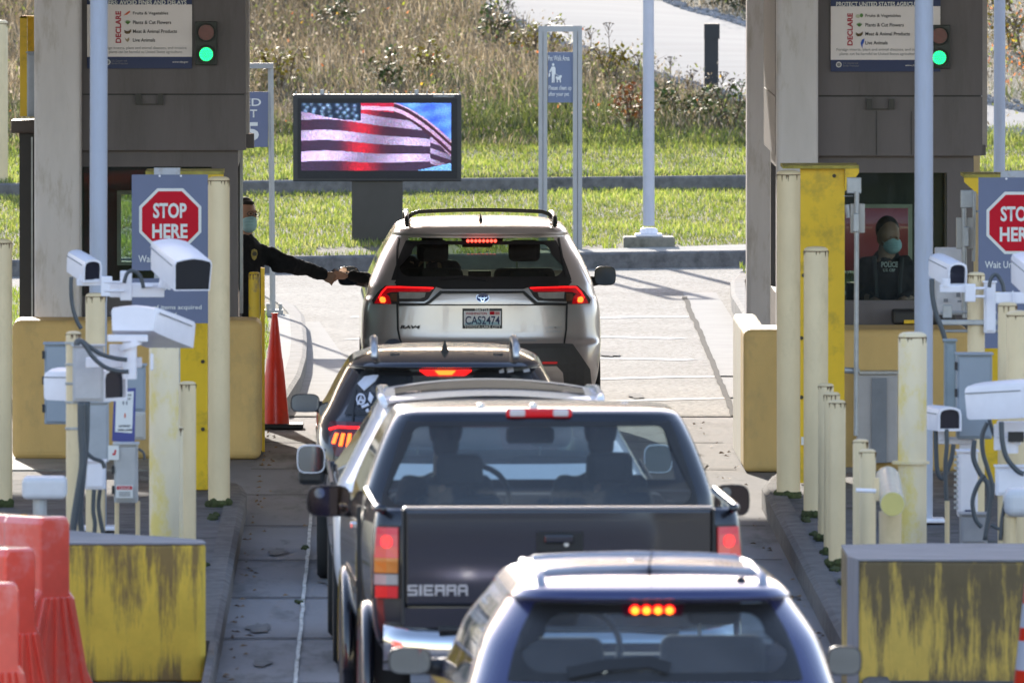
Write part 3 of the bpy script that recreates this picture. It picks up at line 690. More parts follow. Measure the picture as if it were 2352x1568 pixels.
br, fa = booth(2.99, PX(2236, 114.3), 114.3, 3.3, PZ(358, 114.2), PZ(690, 114.3), PZ(397, 114.3), PZ(221, 114.2), 'grey-brown officer booth right of the lane, a masked officer seated behind its window', 1, (1940, 2086, 478, 668))
handle(br, 1990, 2054, 227, 252, 114.17)
for px in (2012, 2092): MB().box(PX(px, 114.2), PX(px, 114.2) + .004, 114.172, 114.18, PZ(356, 114.2), PZ(256, 114.2)).build('panel_seam', blackp, br)
signal(thing('traffic_signal', 'two-lamp signal lit green, half hidden by the pale blue pole, on the right booth front', 'traffic light', (PX(2157, 114.1), 114.16, PZ(108, 114.1)), 0, 'lane signals on the booth fronts'), PX(2157, 114.1), PZ(108, 114.1), 114.14, 50 / PPM(114.1))
poster_sign(1908, 2160, -14, 165, 114.15, False)
MB().box(PX(2257, 114.5), PX(2268, 114.5), 114.6, 114.68, PZ(340, 114.5), 4.5).build('edge_trim', M('pale trim', (.42, .38, .38), .4), br)
MB().box(PX(2250, 114.5), PX(2262, 114.5), 114.35, 114.6, PZ(356, 114.5), PZ(334, 114.5)).build('bracket', grey_dk, br)
MB().box(PX(2236, 117), PX(2250, 117), 117, 117.1, 0, PZ(350, 117)).build('corner_post', cream, br)
MB().box(2.99, PX(2236, 114), 114.28, 114.3, PZ(747, 114.3), PZ(696, 114.3)).build('ledge', grey_dk, br)
mb = MB(); mb.box(PX(2050, 114), PX(2195, 114), 113.9, 114.27, PZ(745, 114), PZ(712, 114)); mb.build('counter_tray', blackp, br, bevel=.02)
MB().box(PX(2077, 113.8), PX(2115, 113.8), 113.87, 113.89, PZ(744, 113.8), PZ(736, 113.8)).build('warning_label', yellow, br)
MB().box(3.1, 4.3, 116.4, 116.9, .95, 1.0).build('desk', grey_dk, br)
# equipment inside the right booth
mb = MB(); mb.box(PX(1946, 116), PX(1984, 116), 116.0, 116.3, PZ(700, 116), PZ(650, 116)); mb.build('monitor', blackp, br)

# crash blocks
def rblock(name, label, x0, x1, y0, y1, z1, mat, bevel=.06, group=None, z0=0):
    t = thing(name, label, 'concrete block', ((x0 + x1) / 2, y0, z0), 0, group)
    MB().box(x0, x1, y0, y1, z0, z1).build('block', mat, t, bevel=bevel, seg=4)
    return t
tanp = M('tan yellow masonry paint', (.62, .42, .16), .7, var=.10, scale=2.2, bump=.12, bscale=90, dirt=(.38, .28, .13), dscale=1.6, damt=.7, stretch=(1, 1, .6))
rblock('crash_block', 'tan-yellow concrete block below the left booth, its right end beside the orange cone', PX(28, 114.6), PX(600, 114.6), 114.6, 115.35, PZ(735, 114.6), tanp, group='tan crash blocks in front of the booths')
t = rblock('crash_block', 'tan-yellow concrete block below the right booth, with a grey cabinet on its face', PX(1708, 112.5), PX(2230, 112.5), 112.5, 113.5, PZ(757, 112.5), tanp, .05, group='tan crash blocks in front of the booths')
MB().box(PX(1708, 112.5) + .002, PX(1708, 112.5) + .18, 113.5, 116, 0, 1.045).build('side_wing', M('sunlit side', (.55, .52, .44), .7), t, bevel=.03)  # paler than the tan block; sunlight on this side put into its colour
t = thing('utility_cabinet', 'pale grey two-tone cabinet standing against the right tan block', 'cabinet', (PX(2015, 112.4), 112.4, .15))
a = P(1968, 1062, 112.3); b = P(2062, 858, 112.3)
MB().box(a.x, b.x, 112.28, 112.49, a.z, b.z).build('body', M('cabinet pale', (.42, .41, .43), .5, var=.06), t, bevel=.01)
MB().box(PX(2002, 112.3), PX(2036, 112.3), 112.26, 112.28, a.z, b.z - .03).build('dark_door', M('cabinet slate', (.20, .22, .26), .5), t)
MB().box(a.x - .02, b.x + .02, 112.24, 112.5, b.z, b.z + .02).build('top', galv, t)

def stainmat(name, base, dark, seed, amt, top):
    m = bpy.data.materials.new(name); m.use_nodes = True; n = m.node_tree.nodes; l = m.node_tree.links; b = n['Principled BSDF']; b.inputs['Roughness'].default_value = .8
    tc = n.new('ShaderNodeTexCoord'); sep = n.new('ShaderNodeSeparateXYZ'); l.new(tc.outputs['Object'], sep.inputs[0])
    def noise(sc, st, det=6, r=.7):
        mp = n.new('ShaderNodeMapping'); mp.inputs['Scale'].default_value = st; mp.inputs['Location'].default_value = (seed, seed * 2, seed * .5); l.new(tc.outputs['Object'], mp.inputs[0])
        z = n.new('ShaderNodeTexNoise'); z.inputs['Scale'].default_value = sc; z.inputs['Detail'].default_value = det; z.inputs['Roughness'].default_value = r; l.new(mp.outputs[0], z.inputs['Vector']); return z.outputs[0]
    def mr(i, a, b2, c, d):
        q = n.new('ShaderNodeMapRange'); q.inputs[1].default_value = a; q.inputs[2].default_value = b2; q.inputs[3].default_value = c; q.inputs[4].default_value = d; l.new(i, q.inputs[0]); return q.outputs[0]
    def math_(op, a, c):
        q = n.new('ShaderNodeMath'); q.operation = op; q.use_clamp = False
        for i, v in enumerate((a, c)):
            if isinstance(v, (int, float)): q.inputs[i].default_value = v
            else: l.new(v, q.inputs[i])
        return q.outputs[0]
    streak = noise(5.5, (1.3, 1.3, .12), 7, .75); blot = noise(3, (1, 1, 1)); fine = noise(28, (1, 1, .25))
    topw = mr(sep.outputs['Z'], top - .75, top, -.05, .13)        # run-off stains start at the rim
    botw = mr(sep.outputs['Z'], 0.0, .22, .20, 0)
    s = math_('ADD', math_('ADD', math_('ADD', streak, math_('MULTIPLY', blot, .25)), topw), math_('MULTIPLY', fine, .15))
    s = math_('ADD', s, botw)
    f = mr(s, amt, amt + .13, 0, .88)
    mx = n.new('ShaderNodeMix'); mx.data_type = 'RGBA'; mx.inputs['A'].default_value = (*base, 1); mx.inputs['B'].default_value = (*dark, 1); l.new(f, mx.inputs['Factor'])
    v = mr(blot, .3, .7, .85, 1.15); vm = n.new('ShaderNodeVectorMath'); vm.operation = 'SCALE'; l.new(mx.outputs['Result'], vm.inputs[0]); l.new(v, vm.inputs['Scale'])
    l.new(vm.outputs[0], b.inputs['Base Color'])
    bp = n.new('ShaderNodeBump'); bp.inputs['Strength'].default_value = .25; bp.inputs['Distance'].default_value = .01; l.new(fine, bp.inputs['Height']); l.new(bp.outputs[0], b.inputs['Normal'])
    return m
capm = M('bare concrete top', (.25, .24, .245), .85, var=.25, scale=5, bump=.3, stretch=(.5, 2, 1))
# stained block, left
Y0 = 86.7; x0, x1 = PX(120, Y0), PX(472, Y0); zt_ = PZ(1246, Y0)
t = thing('barrier_block', 'yellow concrete block with brown run-off stains, at the front left beside the red barriers', 'concrete block', ((x0 + x1) / 2, Y0, 0), 0, 'stained yellow blocks at the near ends of the islands')
poly = [(x0 - .6, Y0 + .02), (x0, Y0), (x1 - .03, Y0), (x1, Y0 + .04), (x1 - .02, Y0 + .35), (x1 - .25, Y0 + .75), (x1 - .6, Y0 + 1.1), (x0, Y0 + 1.6), (x0 - .6, Y0 + 1.7)]
MB().prism(poly, 0, zt_ - .012).build('block', stainmat('stained yellow left', (.74, .50, .06), (.17, .11, .05), 3.3, .76, .8), t, bevel=.015)
MB().prism([(p[0], p[1]) for p in poly], zt_ - .010, zt_).build('top', capm, t)
Y0 = 84.5; x0, x1 = PX(1972, Y0), PX(2460, Y0); zt_ = PZ(1284, Y0)
t = thing('barrier_block', 'yellow concrete block heavily streaked black, at the front right beside the lane', 'concrete block', ((x0 + x1) / 2, Y0, 0), 0, 'stained yellow blocks at the near ends of the islands')
xl = PX(1948, Y0 + .35)
poly = [(x0, Y0), (x1, Y0 - .1), (x1, Y0 + 1.7), (xl + .5, Y0 + 1.75), (xl, Y0 + 1.6), (xl, Y0 + .35)]
MB().prism(poly, 0, zt_ - .012).build('block', stainmat('stained yellow right', (.72, .48, .10), (.09, .07, .055), 7.1, .665, .8), t, bevel=.015)
MB().prism(poly, zt_ - .010, zt_).build('top', capm, t)
MB().prism([(xl - .004, Y0 + .35), (x0 - .004, Y0 - .004), (x0 + .003, Y0 - .006), (x0, Y0 + .36), (xl, Y0 + .5)], 0, zt_ - .002).build('bare_side', M('bare side', (.27, .26, .27), .8, var=.15, stretch=(1, 1, .3)), t)

# ================================================================ BOLLARDS AND POLES
def bollard(label, px, w, top, Y, base=.15, mat=cream, name='bollard', group='pale yellow steel bollards on the islands', dome=True, hz=None):
    r = w / 2 / PPM(Y); x = PX(px, Y); z1 = PZ(top, Y) if hz is None else hz
    t = thing(name, label, 'bollard', (x, Y, base), 0, group)
    c = r * .35
    prof = [(r, base), (r, z1 - c), (r * .93, z1 - c * .5), (r * .7, z1 - c * .12), (r * .3, z1)]
    MB().lathe(prof, (x, Y, 0), 28).build('tube', mat, t, smooth='auto')
    mb = MB(); mb.lathe([(r * 1.012, z1 - c * 1.25), (r * 1.012, z1 - c)], (x, Y, 0), 28)
    for k in range(7):
        a = -math.pi * random.random(); L = random.uniform(.008, .05)
        mb.tube([(x + math.cos(a) * r * 1.004, Y + math.sin(a) * r * 1.004, z1 - c * 1.1), (x + math.cos(a) * r * 1.004, Y + math.sin(a) * r * 1.004, z1 - c - L)], [.006, .001], 5)
    mb.build('rusty_rim', rust, t, smooth='auto')
    mb = MB(); mb.lathe([(r * 1.15, base - .01), (r * 1.12, base + .02), (r * 1.02, base + .035)], (x, Y, 0), 20)
    for k in range(14):
        a = random.random() * 6.28; mb.sphere((x + math.cos(a) * r, Y + math.sin(a) * r, base + random.uniform(0, .025)), random.uniform(.018, .03), 6)
    mb.build('moss_ring', moss, t)
    return t
bollard('pale yellow bollard cut by the left picture edge, standing left of the tan block', 3, 50, 548, 104.4)
bollard('tallest pale yellow bollard on the left island, right beside the first STOP HERE sign', 503, 50, 405, 104.4)
bollard('thick pale bollard behind the left stained block, patched with chalky yellow', 377, 69, 770, 92, mat=creamw)
bollard('slimmer pale bollard just right of the thick patched one on the left island', 431, 38, 875, 95)
bollard('tall pale yellow post carrying the small camera, left island', 219, 45, 672, 97)
bollard('slim yellow post with steel straps holding the white box, left island', 169, 35, 760, 90)
bollard('weathered yellow bollard high at the left picture edge, far behind the booth', -2, 42, 45, 170, .5, name='bollard', hz=2.39)
bollard('tallest pale yellow bollard on the right island, in front of the big yellow housing', 1811, 54, 391, 105.6)
bollard('second tallest pale yellow bollard on the right island, overlapping the yellow housing', 1874, 56, 566, 102.9)
for px, w, top, Y, lb in ((1897, 36, 880, 99.7, 'hindmost of the three slim short bollards in a row on the right island'), (1911, 37, 900, 98, 'middle one of the three slim short bollards on the right island'), (1923, 39, 918, 96.4, 'nearest of the three slim short bollards, moss at its foot, right island')):
    bollard(lb, px, w, top, Y)
bollard('short slim bollard just behind its twin, left of the horizontal pipe', 1977, 36, 1008, 93); bollard('short slim bollard nearest to the horizontal pipe on its left', 1993, 38, 1031, 91.4)
t = bollard('thick chalky bollard with bright yellow patches and a collar, before the pale blue right pole', 2096, 66, 762, 93, mat=creamw)
x = PX(2096, 93); zc = PZ(1062, 93)
mb = MB(); mb.lathe([(.075, zc - .012), (.115, zc - .008), (.115, zc + .008), (.075, zc + .012)], (x - .01, 93, 0), 24); mb.build('collar', creamw, t)
bollard('yellow post wrapped by cables, holding the right small camera', 2242, 40, 625, 97); bollard('pale yellow bollard behind another at the right picture edge', 2314, 44, 694, 95); bollard('pale yellow bollard at the right picture edge, nearer and cut off', 2341, 60, 713, 93)
bollard('narrow white post between the two left island bollards', 414, 12, 980, 93.5, mat=creamw)
bollard('worn yellow and grey bollard standing right beside the officer leaning out', 584, 26, 624, 115.6, 0, mat=M('worn yellow', (.62, .42, .02), .5, var=.1, dirt=(.14, .12, .12), dscale=6, damt=.9))
MB().box(PX(599, 115.9), PX(608, 115.9), 115.9, 116.0, 0, PZ(615, 115.9)).build('guard_plate', yellow, bpy.data.objects[[o.name for o in bpy.data.objects if o.get('label', '').startswith('worn yellow and grey')][0]])
bollard('yellow bollard behind the grey columns, nearest the open lane', 1753, 28, 628, 122.5, 0, mat=yellow); bollard('yellow bollard behind the broad column, half hidden', 1768, 28, 650, 121.8, 0, mat=yellow)

def pole(label, px, w, Y, base, lean=0, ztop=6, name='light_pole'):
    r = w / 2 / PPM(Y); x = PX(px, Y); t = thing(name, label, 'pole', (x, Y, base))
    MB().tube([(x, Y, base), (x + lean, Y, ztop)], [r * 1.02, r], 28).build('shaft', polem, t, smooth='auto')
    MB().box(x - .14, x + .14, Y - .14, Y + .14, base, base + .03).build('base_plate', whitep, t, bevel=.01)
    return t
pole('pale blue-grey pole in front of the left booth, between column and declaration notice', 224, 40, 101, .15, .02)
pole('pale blue-grey pole crossing the right booth front, its foot behind the pipes', 2121.5, 42, 102, .15)
# far lamp pole on its concrete plinth
Yl = 159.8; x = PX(1490, Yl); t = thing('light_pole', 'white lamp pole on a concrete plinth behind the far kerb', 'pole', (x, Yl, .2))
MB().tube([(x, Yl, .4), (x - .01, Yl, 6.5)], [.062, .05], 24).build('shaft', M('white pole', (.50, .51, .58), .4, var=.05), t, smooth='auto')
pl = MB().prism([(PX(1431, Yl), Yl - .27), (PX(1549, Yl), Yl - .27), (PX(1549, Yl), Yl + .27), (PX(1431, Yl), Yl + .27)], .12, .12 + 37 / PPM(Yl)).build('plinth', M('plinth concrete', (.22, .20, .16), .9, var=.3, scale=8, dirt=(.08, .075, .05), dscale=6, damt=.7), t, bevel=.02)
mb = MB(); z = .12 + 37 / PPM(Yl); mb.box(x - .14, x + .14, Yl - .14, Yl + .14, z, z + .03); mb.lathe([(.10, z + .03), (.09, z + .08), (.065, z + .09)], (x, Yl, 0), 16); mb.build('base_cover', whitep, t, bevel=.01)
pole('pale grey pole at the top right, between the right booth and the yellow bushes', 2295, 26, 140, .1, name='light_pole')

# pet-walk frame sign
ppat = grey_frame = M('grey aluminium frame', (.36, .37, .38), .4, metal=.3, var=.05)
Ys = 159.3; t = thing('sign_frame', 'tall grey frame sign with a small blue pet panel behind the lane', 'sign', (PX(1287, Ys), Ys, .2))
zt2 = PZ(60, Ys)
for (a, b) in ((1237, 1257), (1316, 1337)):
    w = PX(b, Ys) - PX(a, Ys)
    mb = MB(); x = PX(a, Ys); mb.box(x, x + w * .46, Ys, Ys + .09, .17, zt2); mb.box(x + w * .54, x + w, Ys, Ys + .09, .17, zt2); mb.box(x + .01, x + w - .01, Ys + .03, Ys + .06, .17, zt2 - .01)
    mb.build('post', grey_frame, t)
MB().box(PX(1237, Ys), PX(1337, Ys), Ys - .002, Ys + .092, zt2 - .06, zt2).build('crossbar', grey_frame, t)
MB().box(PX(1300, Ys), PX(1362, Ys), Ys - .2, Ys + .3, .1, PZ(573, Ys)).build('footing', kerbm, t)
MB().box(PX(1225, Ys), PX(1272, Ys), Ys - .2, Ys + .3, .1, PZ(573, Ys)).build('footing', kerbm, t)
pn = MB().box(PX(1258, Ys), PX(1316, Ys), Ys + .02, Ys + .04, PZ(236, Ys), PZ(120, Ys)).build('panel', M('slate blue panel bright', (.15, .185, .28), .5, var=.03), t)
X = lambda px: PX(px, Ys); Z = lambda py: PZ(py, Ys); yt = Ys + .012
text('Pet Walk Area', X(1259), X(1308), Z(140), Z(128), yt, whites, pn, bold=.01); text('Please clean up', X(1260), X(1312.5), Z(210), Z(197), yt, whites, pn, bold=.01); text('after your pet', X(1260), X(1307), Z(223.5), Z(211.5), yt, whites, pn, bold=.01)
mb = MB(); mb.sphere((X(1270.5), yt, Z(149)), 2.9 / PPM(Ys), 10, (1, .2, 1.2))
mb.prism([(X(1267), Z(153.5)), (X(1274), Z(153.5)), (X(1276), Z(157)), (X(1276), Z(171)), (X(1274), Z(171)), (X(1273.6), Z(190.5)), (X(1271), Z(190.5)), (X(1270.6), Z(173)), (X(1270), Z(190.5)), (X(1267.5), Z(190.5)), (X(1267), Z(162)), (X(1264), Z(167)), (X(1261), Z(165)), (X(1265), Z(158))], yt - .002, yt + .002, 'y')
mb.prism([(X(1262), Z(166)), (X(1264), Z(171)), (X(1263), Z(177)), (X(1260), Z(177)), (X(1260), Z(171))], yt - .002, yt + .002, 'y')
mb.tube([(X(1276), yt, Z(170)), (X(1286), yt, Z(177))], .003, 5)
mb.prism([(X(1277), Z(176)), (X(1284), Z(177)), (X(1286), Z(173)), (X(1291), Z(174)), (X(1290), Z(178)), (X(1288), Z(180)), (X(1288.5), Z(190)), (X(1286), Z(190)), (X(1285), Z(184)), (X(1281), Z(184)), (X(1281.5), Z(190)), (X(1279), Z(190)), (X(1278.5), Z(183)), (X(1276), Z(179))], yt - .002, yt + .002, 'y')
mb.build('pictogram', whites, pn)

# speed sign behind the left booth
Ys = 141; t = thing('speed_sign', 'grey framed blue speed sign half hidden behind the left booth', 'sign', (PX(600, Ys), Ys, .14))
zt2 = PZ(145, Ys)
for a, b in ((616, 629), (500, 513)): MB().tube([(PX((a + b) / 2 + 4, Ys), Ys, .14), (PX((a + b) / 2 - .5, Ys), Ys, zt2)], (b - a) / 2 / PPM(Ys), 4).build('post', grey_frame, t)
MB().box(PX(500, Ys), PX(628, Ys), Ys - .03, Ys + .03, zt2 - .05, zt2).build('crossbar', grey_frame, t)
pn = MB().box(PX(505, Ys), PX(616, Ys), Ys, Ys + .015, PZ(338, Ys), PZ(211, Ys)).build('panel', bluepan, t)
X = lambda px: PX(px, Ys); Z = lambda py: PZ(py, Ys); yt = Ys - .003
text('SPEED', X(512), X(600), Z(244), Z(226), yt, whites, pn, bold=.015); text('LIMIT', X(528), X(591), Z(270), Z(252), yt, whites, pn, bold=.015); text('5', X(560), X(595), Z(324), Z(281), yt, whites, pn, bold=.03)
MB().box(PX(600, Ys), PX(650, Ys), Ys - .1, Ys + .1, .13, .19).build('base_plate', galv, t)
for sx in (612, 640): MB().box(PX(sx, Ys), PX(sx + 8, Ys), Ys - .1, Ys - .05, .19, .25).build('anchor_bolt', galv, t)

# black marker post by the path
x, y = hill_hit(1635, 208); z = float(zt(x, y)); k = 1 / PPM(y)
t = thing('marker_post', 'black square post with a thicker head on the near edge of the hill path', 'post', (x, y, z))
MB().box(x - 17 * k, x + 15 * k, y, y + .16, z - .1, z + 118 * k).build('shaft', M('black paint', (.012, .014, .02), .5), t); MB().box(x - 17.5 * k, x + 18 * k, y - .01, y + .17, z + 118 * k, z + 153 * k).build('head', _mats['black paint'], t)
x, y = hill_hit(1108, 8); z = float(zt(x, y))
t = thing('marker_post', 'black post cut off by the top picture edge above the video screen', 'post', (x, y, z)); MB().box(x - .06, x + .05, y, y + .1, z - .1, z + .8).build('shaft', _mats['black paint'], t); MB().box(x - .062, x + .07, y - .01, y + .11, z + .8, z + 1.0).build('head', _mats['black paint'], t)
# pale edging board by the path corner, small grey stub post by the kerb
Yb = 171.5; x = PX(569, Yb); zb = float(zt(x, Yb)); t = thing('stub_post', 'short round weathered post by the upper kerb, just above the officer', 'post', (x, Yb, zb))
MB().lathe([(.09, PZ(455, Yb)), (.095, PZ(425, Yb)), (.07, PZ(415, Yb)), (.02, PZ(412, Yb))], (x, Yb, 0), 14).build('post', M('weathered wood', (.20, .20, .18), .9, var=.4), t, smooth=True)

# video sign
Ys = 160.2; k = 1 / PPM(Ys)
t = thing('video_sign', 'black electronic sign showing a waving striped flag on a thick black stem', 'screen', (PX(866, Ys), Ys, .2))
bk = M('black sign housing', (.03, .03, .032), .45, var=.15)
a = P(673, 417, Ys); b = P(1060, 217, Ys)
MB().box(a.x, b.x, Ys, Ys + .22, a.z, b.z).build('cabinet', bk, t, bevel=.012)
MB().box(PX(808, Ys), PX(925, Ys), Ys + .03, Ys + .17, .2, a.z).build('stem', M('brushed black stem', (.04, .038, .036), .35, var=.2, scale=2), t)
MB().box(PX(790, Ys), PX(945, Ys), Ys - .1, Ys + .3, .15, PZ(573, Ys)).build('foot_plate', bk, t)
MB().box(PX(718, Ys), PX(1000, Ys), Ys - .25, Ys + .45, .1, PZ(582, Ys)).build('footing', kerbm, t)
for i in range(11): x = PX(680 + i * 37.6, Ys); MB().tube([(x, Ys + .1, b.z), (x, Ys + .1, b.z + .03)], .006, 6).build('top_screw', galv, t)
for px in (740, 957): x = PX(px, Ys); MB().tube([(x, Ys + .1, b.z), (x, Ys + .1, b.z + .05)], .022, 8).build('lifting_eye', galv, t)
for sx in (795, 822, 862, 905): MB().tube([(PX(sx, Ys), Ys - .06, PZ(573, Ys)), (PX(sx, Ys), Ys - .06, PZ(566, Ys))], .014, 6).build('anchor_bolt', galv, t)
MB().box(PX(926, Ys), PX(938, Ys), Ys + .05, Ys + .12, .2, PZ(480, Ys)).build('junction_box', galv, t)
text('STEWARTSIGNS.COM', PX(996, Ys), PX(1043, Ys), PZ(223.5, Ys), PZ(219, Ys), Ys - .004, whites, t)
# louvre face and lit pixels
NX, NY = 186, 92
fx0, fx1, fz0, fz1 = PX(684, Ys), PX(1050, Ys), PZ(410, Ys), PZ(226, Ys)
MB().box(fx0, fx1, Ys - .006, Ys, fz0, fz1).build('louvre_face', M('louvre', (.012, .012, .014), .6, var=.3, scale=60), t)
lx0, lx1, lz0, lz1 = PX(692, Ys), PX(1036, Ys), PZ(392, Ys), PZ(237, Ys)
_h = random.Random(9); _stars = [(.02 + .055 * a + .012 * (b % 2) + _h.uniform(-.01, .01), .02 + .052 * b + _h.uniform(-.012, .012) + .04 * a * .1, _h.uniform(.25, 1)) for a in range(7) for b in range(5)]
def flagcol(u, v):      # u 0..1 left-right, v 0..1 top-down; a waving striped flag against a blue evening sky
    edge = 2.2 * max(u - .60, 0) ** 1.5
    if u > .60 and v < edge - .01:
        q = .5 + .5 * math.sin(u * 23 + v * 13) * math.sin(u * 7 - v * 19); return (.05 + .12 * q, .14 + .30 * q, .95)
    if u > .73 and v > 1.02 - (u - .73) * .5: return (.22, .55, 1.0)
    if u < .40 and v < .13 + .05 * math.sin(u * 6) + .28 * max(u - .05, 0):
        g = sum(b * math.exp(-(((u - a) / .011) ** 2 + ((v - c) / .022) ** 2)) for a, c, b in _stars)
        return (.004 + .38 * g, .015 + .6 * g, .04 + .85 * g)
    fold = .5 + .5 * math.sin(u * 9.5 - 1.3 + v * 2.2); k = min(1, max(0, (u - .72) / .22))
    if u >= .40 and v < .10 + edge * 1.0 + max(u - .45, 0) * .25:
        p = ((v - edge) * 8.5 - u * .8) % 1
        if p < .5: return (.85 - .3 * k, .55 - .2 * k, .72 - .2 * k)
        return (.55 * (1 - k), .01, .05) if u < .62 else (.06, .012, .03)
    sag = .52 * max(u - .08, 0) ** 2.1 * (1.12 - 1.25 * v) if v < .9 else 0
    p = (v - sag - .10) * 3.25 + .05 * math.sin(u * 9)
    if u > .86: p = (v * 6.5 - u * 5)
    f = p % 1.0
    if f < .50:
        e = min(f, .5 - f) * 12; g = (.35 + .75 * fold) * min(1, .55 + e) * (1 - .55 * k); return (g * .84, g * .64, g * .95)
    red = max(0, math.sin(u * 6.2 - .9)) ** 6; return (.05 + .62 * red * (u < .66), .010 + .015 * fold, .03 + .03 * fold)
vs = []; fs = []; cols = []
du = (lx1 - lx0) / NX; dv = (lz1 - lz0) / NY
rr = random.Random(3)
for j in range(NY):
    for i in range(NX):
        x = lx0 + i * du + (j % 2) * du * .3; z = lz1 - j * dv; c = flagcol((i + .5) / NX, (j + .5) / NY); b0 = len(vs)
        vs += [(x + du * .12, Ys - .009, z - dv * .82), (x + du * .85, Ys - .009, z - dv * .82), (x + du * .85, Ys - .009, z - dv * .15), (x + du * .12, Ys - .009, z - dv * .15)]
        fs.append((b0, b0 + 1, b0 + 2, b0 + 3)); q = rr.uniform(.6, 1.25); c = (c[0] * q * rr.uniform(.6, 1.2), c[1] * q * rr.uniform(.7, 1.1), c[2] * q * rr.uniform(.8, 1.3)); cols += [(*c, 1)] * 4
pixm = bpy.data.materials.new('lit pixels'); pixm.use_nodes = True; n = pixm.node_tree.nodes; l = pixm.node_tree.links
at = n.new('ShaderNodeAttribute'); at.attribute_name = 'Col'; l.new(at.outputs[0], n['Principled BSDF'].inputs['Emission Color']); n['Principled BSDF'].inputs['Emission Strength'].default_value = .85; n['Principled BSDF'].inputs['Base Color'].default_value = (.01, .01, .01, 1)
mb = MB(); mb.add(vs, fs); o = mb.build('lit_picture', pixm, t)
ca = o.data.color_attributes.new('Col', 'FLOAT_COLOR', 'POINT'); ca.data.foreach_set('color', np.array(cols, dtype=np.float32).ravel())

# ================================================================ STEEL HOUSINGS, STOP SIGNS, EQUIPMENT
def bolts(pts, Y, parent, name='bolts', r=.014):
    for (px, py) in pts:
        p = P(px, py, Y); MB().tube([(p.x, Y - .012, p.z), (p.x, Y, p.z)], r, 8).build('bolt', M('dark bolt', (.05, .04, .02), .6), parent)
def housing(label, xa, xb, Y, ytop, cxa, cxb, flare, base=.15, bl=()):
    x0, x1, zt_ = PX(xa, Y), PX(xb, Y), PZ(ytop, Y)
    t = thing('detector_housing', label, 'steel housing', ((x0 + x1) / 2, Y, base), 0, 'tall yellow steel detector housings on the islands')
    MB().box(x0, x1, Y, Y + .12, base, zt_).build('front_plate', yellow, t, bevel=.006)
    MB().box(x1 - .03 if flare > 0 else x0, x1 if flare > 0 else x0 + .03, Y + .12, Y + .6, base, zt_).build('side_plate', yellow, t)
    c0, c1 = PX(cxa, Y), PX(cxb, Y)
    cp = MB().box(c0, c1, Y - .08, Y + .62, zt_, zt_ + .022).build('top_plate', M('weathered yellow top', (.36, .30, .06), .8, var=.3, scale=9, dirt=(.08, .07, .03), dscale=8, damt=.8), t)
    e, s = (x1, c1) if flare > 0 else (x0, c0)
    MB().prism([(e, zt_), (s, zt_), (s, zt_ - .03), (e + (s - e) * .1, zt_ - .15), (e, zt_ - .16)], Y - .07, Y - .05, 'y').build('gusset', yellow, t)
    bolts(bl, Y, t)
    return t
hl = housing('tall yellow steel housing behind the first STOP HERE sign, left island', 375, 477, 106.6, 400, 335, 514, 1, bl=((466, 830), (466, 985)))
hr = housing('tall yellow steel housing with a flared top, between the two tallest right bollards', 1838, 1940, 107.6, 387, 1797, 1972, 1, bl=((1916, 404), (1846, 632), (1841, 776), (1841, 912)))
MB().box(PX(1841, 107.5) , PX(1850, 107.5), 107.52, 107.6, PZ(1022, 107.5), PZ(1004, 107.5)).build('label_plate', whites, hr)
h2 = housing('yellow steel housing mostly hidden by the STOP HERE sign at the right edge', 2262, 2352, 107.6, 408, 2213, 2420, -1)

def stopsign(label, x0p, x1p, yt_, ym, yb, cx, cy, Y, texts, lower=True, low0=18):
    x0, x1 = PX(x0p, Y), PX(x1p, Y); k = 1 / PPM(Y)
    t = thing('stop_sign', label, 'sign', ((x0 + x1) / 2, Y, .15), 0, 'STOP HERE boards on the islands')
    xm = (x0 + x1) / 2 - .02
    MB().box(xm - .09, xm + .09, Y + .03, Y + .12, .15, PZ(yt_ - 15, Y)).build('post', M('rust streaked post', (.45, .46, .50), .5, var=.1, dirt=(.25, .14, .06), dscale=14, damt=.6), t)
    pn = MB().box(x0, x1, Y, Y + .012, PZ(ym, Y), PZ(yt_, Y)).build('upper_panel', bluepan, t)
    lp = MB().box(x0, x1, Y, Y + .012, PZ(yb, Y), PZ(ym + low0, Y)).build('lower_panel', bluepan, t)
    c = P(cx, cy, Y); R0 = 71.5 * k / math.cos(R_(22.5))
    oc = lambda r: [(c.x + r * math.cos(R_(22.5 + 45 * i)), c.z + r * math.sin(R_(22.5 + 45 * i))) for i in range(8)]
    MB().prism(oc(R0), Y - .003, Y - .0005, 'y').build('octagon_border', whites, pn); MB().prism(oc(R0 * .905), Y - .006, Y - .003, 'y').build('octagon', redp, pn)
    text('STOP', PX(cx - 39, Y), PX(cx + 38, Y), PZ(cy - 3, Y), PZ(cy - 38, Y), Y - .008, whites, pn, bold=.03)
    text('HERE', PX(cx - 41, Y), PX(cx + 40, Y), PZ(cy + 43, Y), PZ(cy + 10, Y), Y - .008, whites, pn, bold=.03)
    for (s, a, b, ya, yb2, up) in texts: text(s, PX(a, Y), PX(b, Y), PZ(yb2, Y), PZ(ya, Y), Y - .002, whites, pn if up else lp, bold=.01)
    for px in (x0p + 64, x0p + 113): MB().tube([(PX(px, Y), Y - .012, PZ(yt_ + 3, Y)), (PX(px, Y), Y, PZ(yt_ + 3, Y))], .008, 8).build('rivet', whitep, pn)
    return t
stopsign('slate blue STOP HERE board on the left island, partly hidden by white cameras', 303, 478, 401, 621, 742, 391, 504, 105.5,
    (('Wait Until', 318, 394, 586, 602, 1), ('Be a conse', 311, 392, 652, 666, 0), ('ow', 412, 435, 655, 666, 0), ('of items acquired', 352, 463, 700, 713, 0), ('> 6', 385, 408, 717, 728, 0)))
